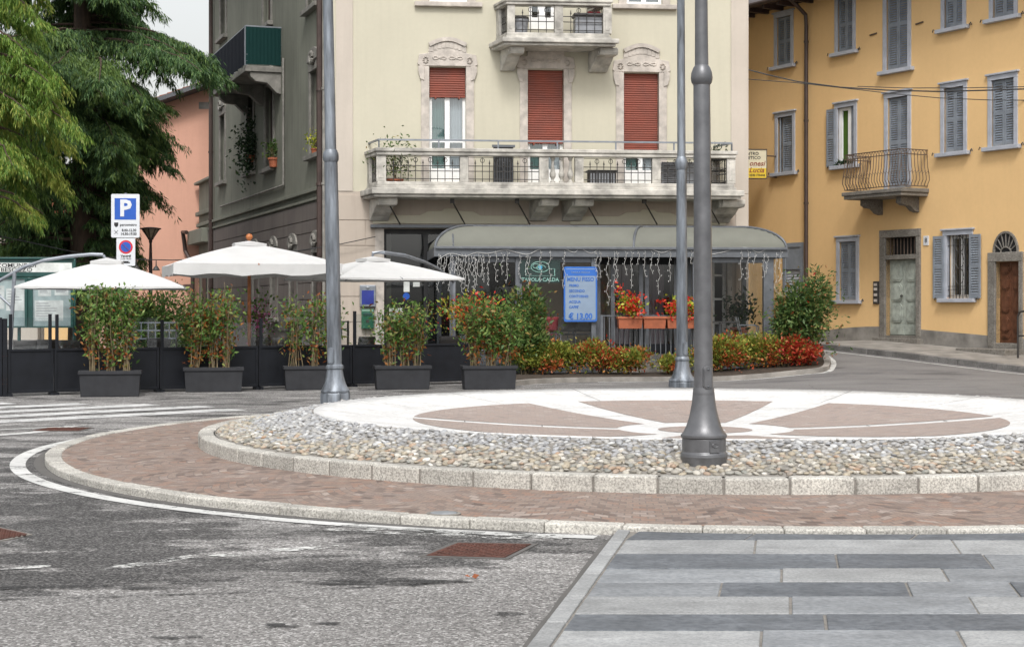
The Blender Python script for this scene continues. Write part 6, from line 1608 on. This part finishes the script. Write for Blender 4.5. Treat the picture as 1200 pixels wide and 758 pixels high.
for pc, lab in ((386, 'open dark shelf rack behind the third planter'), (182, 'open dark shelf rack behind the fence beside the first planter')):
    wx = TF.world(TF.x(pc, 3.0), 3.0); t = thing('metal_rack', lab, 'rack', (wx[0], wx[1], 0), TF.a)
    for sx in (-.45, .45): mb = MB(); mb.bar((sx, 0, 0), (sx, 0, 1.3), .035); mb.build('upright', M['iron'], t)
    for q in (.95, 1.12, 1.28):
        mb = MB(); mb.bar((-.45, 0, q), (.45, 0, q), .03); mb.build('rail', M['alu'], t)
    mb = MB()
    for i in range(5): mb.bar((-.3 + i * .15, 0, .95), (-.3 + i * .15, 0, 1.28), .018)
    mb.build('bars', M['alu'], t)
# ------------------------------------------------------------------ lamp posts
def lamp_post(label, loc, prof, mat, n, oct_n, tilt, hatch, h=9.5):
    t = thing('lamp_post', label, 'lamp post', loc); t.rotation_euler = (0, tilt, 0)
    base, shaft, collar = prof
    mb = MB(); mb.lathe(base, n); mb.build('base', mat, t, smooth=True, auto=35)
    mb = MB(); mb.lathe(oct_n[0], oct_n[1], phase=math.pi / 8); mb.build('plinth', mat, t, smooth=True, auto=25, bevel=.006)
    mb = MB(); mb.lathe(shaft, n); mb.build('shaft', mat, t, smooth=True, auto=40)
    for c in collar: mb = MB(); mb.lathe(c, n); mb.build('collar', mat, t, smooth=True, auto=35)
    if hatch:
        z0, z1, r, ang = hatch; hgt = (z1 - z0) / 2
        mb = MB(); w = r * .52
        pl_ = [(w * math.cos(a), (hgt - w) * (1 if math.sin(a) >= 0 else -1) + w * math.sin(a)) for a in [i * math.pi / 10 + .001 for i in range(20)]]
        mb.pxz(pl_, -.016, .02); pl2 = [(x * .8, z * .93) for x, z in pl_]; mb.pxz(pl2, -.022, -.0161); o = mb.build('hatch', mat, t, bevel=.004)
        o.location = (r * .93 * math.sin(ang), -r * .93 * math.cos(ang), (z0 + z1) / 2); o.rotation_euler = (0, 0, ang)
        mb = MB()
        for s in (-1, 1): mb.lathe([(0, -.004), (.012, 0), (0, .004)], 8, (0, 0, s * (hgt - .03)))
        sc2 = mb.build('hatch_bolt', M['alu'], o); sc2.location = (0, -.024, 0)
    # lantern arms above the picture
    mb = MB(); mb.tube([(0, 0, h - .4), (0, 0, h), (.25, 0, h + .35), (.8, 0, h + .4)], .035, 8); mb.tube([(0, 0, h), (-.25, 0, h + .35), (-.8, 0, h + .4)], .035, 8); mb.build('lamp_arm', mat, t)
    for s in (-1, 1): mb = MB(); mb.lathe([(.05, .35), (.1, .2), (.24, .05), (.26, 0), (.0, -.02)], 16, (s * .85, 0, h)); mb.build('lamp_head', mat, t)
    return t
def px_prof(pts, Y, ybase):  # (half-width px, photo y) -> (r, z)
    return [(w / F * Y, (ybase - y) / F * Y) for w, y in pts]
# front graphite post on the cobbles
Yf = 13.75; xf = (825 - 600) / F * Yf; zf_ = CAMH + (HOR - 534) * Yf / F
pp = lambda pts: px_prof(pts, Yf, 534)
lamp_post('dark graphite lamp post standing on the cobbles in front', (xf, Yf, zf_),
    (pp([(25.5, 513), (27, 511.5), (27, 509), (24, 506), (20.5, 499), (17, 488), (14.2, 474), (12.6, 460), (12, 470 - 16)]) + [],
     pp([(10.9, 456), (10.6, 300), (9.8, 98), (8.0, 80), (7.6, 40), (6.6, -200), (6, -400)]),
     [pp([(11, 471 - 6), (12.6, 464.5), (12.9, 467 - 5), (12.6, 459), (11, 458)]), pp([(9.8, 100), (12, 97), (12.8, 92), (12.2, 86), (10, 80), (8, 77)])]),
    M['graphite'], 40, (pp([(27.2, 545), (27.2, 536), (27.8, 534), (27.2, 530), (25.6, 529), (25.6, 513), (20, 511)]), 24), R(-.35), (pp([(0, 459)])[0][1] + .02, pp([(0, 428)])[0][1], pp([(10.8, 0)])[0][0], R(18)), 8.2)
# maker's plate on its plinth
ob = [o for o in bpy.data.objects if o.get('label', '').startswith('dark graphite lamp')][0]
r0 = pp([(25.6, 0)])[0][0]
mb = MB(); mb.box(-.045, .045, -.006, .02, -.05, .05); mb.box(-.03, .03, -.009, -.0061, .0, .03); o = mb.build('maker_plate', M['graphite'], ob, bevel=.003); o.location = (r0 * math.sin(R(22)), -r0 * math.cos(R(22)), .09); o.rotation_euler = (0, 0, R(22))
mb = MB(); mb.tube([(.026 * math.cos(a * .3), -.010, .012 + .016 * math.sin(a * .3)) for a in range(22)], .003, 4); mb.build('maker_crest', M['graphite'], o)
# left galvanised post
Yl = 27.0; xl = (393 - 600) / F * Yl; zl = CAMH + (HOR - 474) * Yl / F
pl = lambda pts: px_prof(pts, Yl, 474)
lamp_post('galvanised grey lamp post standing left between the planters', (xl, Yl, max(0, zl)),
    (pl([(16.8, 461), (17, 459), (15, 456), (12.5, 450), (10.5, 442), (9.3, 434), (9.0, 431)]), pl([(8.5, 434), (8.3, 300), (7.9, 195), (6.6, 176), (6.3, 100), (5.4, -150), (5, -320)]),
     [pl([(8.4, 435), (10.4, 433), (10.4, 430), (8.4, 428)]), pl([(7.6, 192), (9.2, 189), (9.4, 185), (8.8, 181), (7, 177)])]),
    M['galv'], 28, (pl([(18.2, 480), (18.2, 463), (17.2, 461), (12, 459)]), 8), R(-1.05), (pl([(0, 428)])[0][1], pl([(0, 408)])[0][1], pl([(8.4, 0)])[0][0], R(-25)), 10.2)
# middle bluish post behind the white disc
Ym = 32.6; xm = (799.5 - 600) / F * Ym; zm = 0
pm = lambda pts: px_prof(pts, Ym, 453.5)
lamp_post('bluish galvanised lamp post behind the white disc near the hedge', (xm, Ym, zm),
    (pm([(15.6, 447), (16, 446), (13.5, 443), (10.5, 438), (8.6, 430), (7.8, 424), (7.5, 421)]), pm([(6.7, 424), (6.4, 300), (5.9, 200), (4.9, 184), (4.7, 100), (4.2, -120), (4, -260)]),
     [pm([(7.4, 424), (8.6, 422), (8.6, 420), (7.2, 418)]), pm([(5.8, 200), (7.2, 197), (7.4, 192), (6.8, 188), (5, 184)])]),
    M['galv'], 28, (pm([(15.8, 458), (15.8, 448), (15.2, 447), (12, 446)]), 24), R(-.2), (pm([(0, 417)])[0][1], pm([(0, 400)])[0][1], pm([(6.6, 0)])[0][0], R(28)), 10.5)

# ------------------------------------------------------------------ signs, notice board, street lantern at the left
t = thing('parking_sign', 'blue parking sign above a no-parking plate on a thin pole', 'traffic sign', tuple(P(147, 360, 36)[:2]) + (0,), R(5))
z = lambda y: P(0, y, 36).z
mb = MB(); mb.tube([(0, .04, 0), (0, .04, z(226))], .03, 10); mb.build('pole', M['galv'], t)
W, z0, z1 = .31, z(278.5), z(227.5)
mb = MB(); mb.M = Matrix.Translation((0, 0, (z0 + z1) / 2)); mb.pxz(rrect(W, (z1 - z0) / 2, .03), -.01, .012); pa = mb.build('parking_plate', M['sign_white'], t)
mb = MB(); mb.box(-.235, .235, -.014, -.0101, z(257.5), z(232.5)); mb.build('blue_field', M['sign_blue'], pa)
text('P', .50, (.0, -.018, (z(257.5) + z(232.5)) / 2), M['sign_white'], pa, bold=.018)
text('parcometro', .085, (.065, -.013, z(263.5)), M['black'], pa, bold=.001, sx=.9); text('8.00-12.30', .082, (.08, -.013, z(270)), M['black'], pa, bold=.002, sx=.9); text('14.30-19.00', .082, (.07, -.013, z(274.3)), M['black'], pa, bold=.002, sx=.9)
mb = MB(); cx, cz = -.20, z(263.3); mb.pxz([(cx - .045, cz + .045), (cx - .045, cz - .02), (cx - .015, cz - .055), (cx + .015, cz - .055), (cx + .045, cz - .02), (cx + .045, cz + .045)], -.013, -.0101); cz = z(272)
mb.bar((cx - .04, -.012, cz - .04), (cx + .04, -.012, cz + .04), .018, .004); mb.bar((cx - .04, -.0135, cz + .04), (cx + .04, -.0135, cz - .04), .018, .004); mb.build('pictogram', M['black'], pa)
z0, z1 = z(311.5), z(279.2)
mb = MB(); mb.M = Matrix.Translation((.01, 0, (z0 + z1) / 2)); mb.pxz(rrect(.205, (z1 - z0) / 2, .02), -.01, .012); pb = mb.build('no_parking_plate', M['sign_white'], t)
disc = lambda r, y0, y1, mat, nm: (lambda m: (m.pxz([(.01 + r * math.cos(a * math.pi / 16), z(289.5) + r * math.sin(a * math.pi / 16)) for a in range(32)], y0, y1), m.build(nm, mat, pb)))(MB())
disc(.152, -.0135, -.0101, M['sign_red'], 'red_ring'); disc(.112, -.0165, -.0136, M['sign_blue'], 'blue_disc')
mb = MB(); mb.bar((.01 - .085, -.0185, z(289.5) + .085), (.01 + .085, -.0185, z(289.5) - .085), .036, .003); mb.build('red_bar', M['sign_red'], pb)
text('Venerdi', .07, (.01, -.013, z(300)), M['black'], pb, bold=.002); text('7.30-14.00', .055, (.01, -.013, z(303.3)), M['black'], pb)
mb = MB(); mb.box(-.05, .07, -.013, -.0101, z(308.5), z(306)); mb.box(.03, .10, -.0129, -.01015, z(308.5), z(307)); mb.build('tow_pictogram', M['black'], pb)
# street lantern
t = thing('street_lantern', 'old brown street lantern with conical glass head before the pink house', 'street lamp', tuple(P(176.5, 360, 46)[:2]) + (0,))
z = lambda y: P(0, y, 46).z
mb = MB(); mb.lathe([(.09, 0), (.09, .8), (.06, .9), (.05, z(305)), (.035, z(285)), (.05, z(284)), (.05, z(281)), (.03, z(279))], 12); mb.build('post', M['pipe'], t, smooth=True, auto=40)
mb = MB(); rt_, rb_ = .25, .06
for k in range(8):
    a = k * math.pi / 4; mb.tube([(rb_ * math.cos(a), rb_ * math.sin(a), z(280)), (rt_ * math.cos(a), rt_ * math.sin(a), z(268.5))], .014, 5)
mb.lathe([(rb_ + .02, z(281)), (rb_ + .02, z(279))], 12); mb.build('cage', M['pipe'], t)
mb = MB(); mb.lathe([(rb_ * .9, z(280)), (rt_ * .95, z(268.6))], 12); mb.build('lantern_glass', simple('lantern_glass', (.35, .27, .19), .3), t)
mb = MB(); mb.lathe([(rt_ + .05, z(268.6)), (rt_ + .05, z(267.6)), (.10, z(266.3)), (0, z(266))], 16); mb.build('cap', M['pipe'], t)
# municipal notice board
Yb = 33.0; c = P(20, 360, Yb); t = thing('notice_board', 'dark green municipal notice board with papers behind glass', 'notice board', (c.x, c.y, 0), R(3))
z = lambda y: P(0, y, Yb).z; X_ = lambda px: (px - 20) / F * Yb
for px in (-40, 22, 86): mb = MB(); mb.tube([(X_(px), .03, 0), (X_(px), .03, z(303))], .035, 8); mb.build('post', M['green_board'], t)
mb = MB(); mb.box(X_(-45), X_(88), -.04, .04, z(384), z(325)); mb.box(X_(-45), X_(88), -.04, .03, z(324.5), z(304)); mb.build('frame', M['green_board'], t, bevel=.01)
mb = MB(); mb.box(X_(-44), X_(86), -.09, .06, z(304) + .001, z(301.5)); mb.build('roof', M['green_board'], t, bevel=.01)
mb = MB(); mb.box(X_(-43), X_(35), -.045, -.0401, z(319), z(308)); mb.box(X_(35.5), X_(84), -.045, -.0401, z(319), z(308)); mb.build('header', M['paper'], t)
text('COMUNE DI', .115, (X_(20), -.048, z(311.3)), M['black'], t, sx=1.25, bold=.001); text('BESOZZO', .115, (X_(20), -.048, z(316.4)), M['black'], t, sx=1.25, bold=.001)
for p0, p1 in ((-40, 31), (38, 84)):
    mb = MB(); mb.box(X_(p0), X_(p1), -.045, -.0402, z(382), z(327)); mb.build('back_panel', M['board_face'], t)
    mb = MB(); mb.box(X_(p0) - .03, X_(p1) + .03, -.075, -.06, z(327), z(325)); mb.box(X_(p0) - .03, X_(p1) + .03, -.075, -.06, z(384), z(382)); mb.box(X_(p0) - .03, X_(p0) + .02, -.0745, -.0605, z(382), z(327)); mb.box(X_(p1) - .02, X_(p1) + .03, -.0745, -.0605, z(382), z(327)); mb.build('door_frame', M['green_board'], t)
    mb = MB(); mb.quad((X_(p0), -.065, z(382)), (X_(p1), -.065, z(382)), (X_(p1), -.065, z(327)), (X_(p0), -.065, z(327))); mb.build('pane', M['glass'], t)
for (a, b, y0, y1) in ((-8, 6, 335, 362), (8, 29, 338, 364), (41, 74, 352, 376), (45, 60, 331, 347), (64, 80, 333, 346), (-38, -14, 332, 360)):
    mb = MB(); mb.box(X_(a), X_(b), -.049, -.0455, z(y1), z(y0)); o = mb.build('notice', M['paper'], t)
    mb = MB()
    for k in range(6):
        zz = z(y0 + 3 + (y1 - y0 - 6) * k / 6); mb.box(X_(a) + .03, X_(a) + .03 + (X_(b) - X_(a) - .06) * random.uniform(.4, 1), -.0505, -.0491, zz - .012, zz)
    mb.build('print', M['box_grey'], o)
# festoon wire with bulbs between trees and house
t = thing('festoon_lights', 'thin string of pendant lamp shades crossing above the left parasol', 'string lights')
pts = [P(-5, 276, 38), P(30, 283, 38), P(70, 292, 38), P(110, 300, 38), P(150, 303.5, 38), P(200, 305, 38.5), P(260, 303, 39), P(330, 297, 39.4), P(400, 286, 39.3), P(440, 277.5, 39.4)]
mb = MB(); mb.tube(pts, .012, 5); mb.build('wire', M['cable'], t)
for px, py in ((116, 300.5), (160, 303.7), (183, 304.5)):
    p = P(px, py, 38.2); mb = MB(); mb.lathe([(.01, 0), (.015, -.14), (.04, -.16), (.09, -.24), (.085, -.25), (0, -.2)], 10, p); mb.build('lamp_shade', M['iron'], t)

# ------------------------------------------------------------------ pink house and the small ones behind the trees
PY = 60.0; ph = thing('gabled_house', 'salmon pink gabled house with tiled roof behind the street lantern', 'house', (0, PY, 0))
X_ = lambda px: (px - 600) / F * PY; Zp = lambda py: P(0, py, PY).z
xa, xb = X_(96), X_(420); xr = X_(262); za_, zr_ = Zp(155), Zp(98); zb_ = za_
pops = [(X_(107), X_(121), Zp(318), Zp(270)), (X_(66) if False else X_(124), X_(134), Zp(345), Zp(300))]
mb = MB(); wall(mb, xa, xb, -.2, za_, .4, pops); mb.pxz([(xa, za_ + .001), (xb, zb_ + .001), (xr, zr_)], .001, .4); mb.box(xa, xb, .8, 13, -.2, za_ - .01); mb.build('wall', M['pink'], ph)
sl = (zr_ - za_) / (xr - xa); th = .16
def roofp(x0, z0, x1, z1, nm, mat, off, t_):
    mb = MB(); mb.pxz([(x0, z0 + off), (x1, z1 + off), (x1, z1 + off + t_), (x0, z0 + off + t_)], -.75, 13.4); mb.build(nm, mat, ph)
roofp(xa - 1.0, za_ - sl * 1.0, xr, zr_, 'roof', M['gutter'], .02, .16); roofp(xr, zr_, xb + 1, zb_ - sl * 1, 'roof', M['gutter'], .02, .16)
mb = MB(); nrow = 22
for i in range(nrow):
    x0 = xa - 1.0 + (xr - xa + 1.0) * i / nrow; x1 = xa - 1.0 + (xr - xa + 1.0) * (i + 1.1) / nrow; z0 = za_ + sl * (x0 - xa); z1 = za_ + sl * (x1 - xa)
    mb.pxz([(x0, z0 + .20), (x1, z1 + .19), (x1, z1 + .24), (x0, z0 + .27)], -.5, 13.2)
mb.build('roof_tiles', M['tile'], ph)
mb = MB(); x = X_(241); mb.box(x - .25, x + .12, -.02, .02, Zp(128), Zp(120)); mb.build('vent', M['plinth'], ph)
for i, (x0, x1, z0, z1) in enumerate(pops):
    mb = MB(); mb.box(x0 - .12, x0, -.03, .1, z0, z1); mb.box(x1, x1 + .12, -.03, .1, z0, z1); mb.box(x0 - .12, x1 + .12, -.032, .1, z1, z1 + .12); w = mb.build('window', M['trim'], ph)
    mb = MB(); mb.box(x0, x1, .2, .24, z0, z1); mb.build('pane', M['black'], w)
    mb = MB(); mb.box((x0 + x1) / 2 - .05, (x0 + x1) / 2 + .05, .13, .19, z0, z1); mb.build('sash', M['bluegrey'], w)
mb = MB(); mb.box(X_(119), X_(135), -1.0, .0, Zp(254), Zp(250)); b_ = mb.build('balcony', M['trim_white'], ph)
mb = MB(); 
for k in range(7): mb.bar((X_(119) + .06 + k * .07, -.95, Zp(250)), (X_(119) + .06 + k * .07, -.95, Zp(238)), .02)
mb.bar((X_(119), -.95, Zp(238)), (X_(135), -.95, Zp(238)), .04); mb.build('railing', M['iron_rust'], b_)
def far_house(label, px0, px1, yt, Y, mat, wins):
    t = thing('far_house', label, 'house', (0, Y, 0)); X2 = lambda px: (px - 600) / F * Y; Z2 = lambda py: P(0, py, Y).z
    ops_ = [(X2(a), X2(b), Z2(d), Z2(c)) for a, b, c, d in wins]
    mb = MB(); wall(mb, X2(px0), X2(px1), -.2, Z2(yt), .4, ops_); mb.box(X2(px0), X2(px1), .8, 8, -.2, Z2(yt) - .01); mb.build('wall', mat, t)
    for a, b, c, d in ops_:
        mb = MB(); mb.box(a - .1, b + .1, -.05, .1, d, d + .12); mb.box(a - .1, b + .1, -.05, .1, c - .12, c); w = mb.build('window', M['trim'], t); mb = MB(); mb.box(a, b, .15, .2, c, d); mb.build('pane', M['black'], w)
    mb = MB(); xm_ = (X2(px0) + X2(px1)) / 2; mb.pxz([(X2(px0) - .5, Z2(yt) + .002), (X2(px1) + .5, Z2(yt) + .002), (xm_, Z2(yt) + 1.8)], -.5, 8.5); mb.build('roof', M['tile'], t)
far_house('ochre house glimpsed under the dark tree, left of the pink house', 52, 92, 262, 74, M['yellow'], [(60, 66, 280, 300), (74, 82, 268, 310)])
far_house('beige house far left behind the trees', -70, 44, 230, 80, M['pilaster'], [(-30, -18, 250, 285), (8, 20, 250, 285)])

# ------------------------------------------------------------------ drooping conifers
def conifer(label, loc, mat, H, z0, Rm, nb, seed, sub, needles, nl=.16, nw=.035, lean=0.0, gap=None, droop=.25, trunk_r=.28, hang=.55):
    r = np.random.default_rng(seed); t = thing('conifer', label, 'tree', loc)
    mb = MB(); mb.tube([(0, 0, -.1), (.05, .02, H * .3), (-.03, .05, H * .65), (0, 0, H)], [trunk_r * 1.25, trunk_r, trunk_r * .55, .03], 12); mb.build('trunk', M['bark'], t, smooth=True)
    mb = MB(); P0 = []; D0 = []; Ls = []
    for b in range(nb):
        q = (b + r.uniform(0, 1)) / nb; z = z0 + (H - z0) * q ** 1.1; az = r.uniform(0, 2 * math.pi)
        L = Rm * (1 - q * .72) * r.uniform(.68, 1.1) * min(1, .62 + 1.4 * q if q < .25 else 1)
        if gap:
            cx_ = math.cos(az)
            if cx_ > .12: g_ = gap(z - .55) / cx_; L = min(max(L, g_ * .9) if 3 < g_ * cx_ and cx_ > .6 else L, g_ * r.uniform(.78, 1.0))
        d = np.array([math.cos(az), math.sin(az), 0.0]); rise = r.uniform(.02, .30); k = 14; pts = []
        for i in range(k + 1):
            s = i / k; pts.append(np.array([0, 0, z]) + d * L * s + np.array([0, 0, L * (rise * s - (rise + droop * r.uniform(.9, 1.1)) * s * s)]) + np.array([-d[1], d[0], 0]) * .06 * L * math.sin(s * 3 + b))
        mb.tube([tuple(p) for p in pts], [.05 * (1 - .85 * i / k) * (.5 + L / Rm * .6) for i in range(k + 1)], 5, False)
        m = int(sub * L)
        for j in range(m):
            s = .12 + .88 * r.uniform(0, 1) ** .8; i = min(k - 1, int(s * k)); f = s * k - i; p = pts[i] * (1 - f) + pts[i + 1] * f
            side = np.array([-d[1], d[0], 0]) * r.choice((-1, 1)); dr = side * r.uniform(.4, 1) + d * r.uniform(.1, .9) + np.array([0, 0, r.uniform(-.5, .12)])
            P0.append(p); D0.append(dr / np.linalg.norm(dr)); Ls.append(r.uniform(.35, .85) * (1.05 - .55 * s) * min(1.3, L * .42) + .12)
    mb.build('limbs', M['bark'], t)
    P0 = np.array(P0); D0 = np.array(D0); Ls = np.array(Ls); n = len(P0)
    # along every spray: leaflets hanging under a drooping twig
    s = r.uniform(0, 1, (n, needles)); base = P0[:, None] + D0[:, None] * (Ls[:, None] * s)[..., None]
    base[..., 2] -= (s ** 2) * Ls[:, None] * .35
    hang_d = r.normal(0, .24, (n, needles, 3)) + D0[:, None] * .35 + np.array([0, 0, -hang * 1.6])
    off = r.uniform(0, 1, (n, needles, 1)) ** 1.6; base = base + hang_d / np.linalg.norm(hang_d, axis=2, keepdims=True) * off * hang * .55 * Ls[:, None, None]
    base = base.reshape(-1, 3); dd = hang_d.reshape(-1, 3); N_ = len(base)
    ln = nl * r.uniform(.6, 1.35, N_)
    np_mesh('crown', leaf_verts(base, dd, ln, nw * r.uniform(.7, 1.3, N_)), 4, mat, t)
    return t
pd = P(96, 360, 43); conifer('tall dark green conifer with drooping boughs behind the parking sign', (pd.x, pd.y, 0), M['needle_dark'], 17.5, 2.4, 5.0, 250, 3, 22, 46, .16, .026, trunk_r=.32, gap=lambda z: float(np.interp(z, [3, 4, 5, 6, 7.2, 7.8, 8.7, 9.2, 10.5, 13], [.8, .95, 1.5, 1.7, 2.0, 3.9, 3.6, 1.5, 1.2, 1.0])))
pb_ = P(-25, 360, 35.5); conifer('bright yellow green conifer at the left edge, nearest of the trees', (pb_.x, pb_.y, 0), M['needle_bright'], 14.0, 4.0, 2.6, 105, 8, 24, 50, .13, .020, trunk_r=.24, droop=.42, hang=.75)
pc_ = P(-75, 360, 47); conifer('dark conifer half hidden behind the bright one', (pc_.x, pc_.y, 0), M['needle_dark'], 16.0, 2.2, 4.2, 90, 15, 22, 44, .16, .03, trunk_r=.3)

# ------------------------------------------------------------------ light, sky, camera
w = bpy.data.worlds.new('World'); sc.world = w; w.use_nodes = True; nt = w.node_tree; nt.nodes.clear()
sky = nt.nodes.new('ShaderNodeTexSky'); sky.sky_type = 'NISHITA'; sky.sun_disc = False
SE, SA = R(52), R(180)     # elevation; direction the light comes from (behind the camera, to the right)
sky.sun_elevation = SE; sky.sun_rotation = SA; sky.air_density = 1.6; sky.dust_density = 4.0; sky.ozone_density = 1.0
hs = nt.nodes.new('ShaderNodeHueSaturation'); hs.inputs['Saturation'].default_value = .16; nt.links.new(sky.outputs[0], hs.inputs['Color'])
bg = nt.nodes.new('ShaderNodeBackground'); bg.inputs[1].default_value = .14; nt.links.new(hs.outputs[0], bg.inputs[0])
wo = nt.nodes.new('ShaderNodeOutputWorld'); nt.links.new(bg.outputs[0], wo.inputs[0])
sl_ = bpy.data.lights.new('sun', 'SUN'); sl_.energy = 1.4; sl_.angle = R(12); sl_.color = (1, .97, .93)
so = link(bpy.data.objects.new('sun', sl_)); dirv = Vector((math.sin(SA) * math.cos(SE), math.cos(SA) * math.cos(SE), math.sin(SE)))
so.rotation_euler = dirv.to_track_quat('Z', 'Y').to_euler()
cam = bpy.data.cameras.new('camera'); cam.sensor_width = 36; cam.lens = F / 1200 * 36; cam.shift_y = -(379 - HOR) / 1200; cam.clip_end = 2000; cam.clip_start = .1
co = link(bpy.data.objects.new('camera', cam)); co.location = (0, 0, CAMH); co.rotation_euler = (R(90), 0, 0); sc.camera = co
vs2 = sc.view_settings; vs2.view_transform = 'Standard'; vs2.look = 'None'; vs2.exposure = 0.6; vs2.gamma = 1; vs2.use_curve_mapping = False
sc.render.engine = 'CYCLES'; sc.cycles.use_denoising = True; sc.cycles.max_bounces = 6; sc.cycles.transparent_max_bounces = 12; sc.cycles.caustics_reflective = False; sc.cycles.caustics_refractive = False
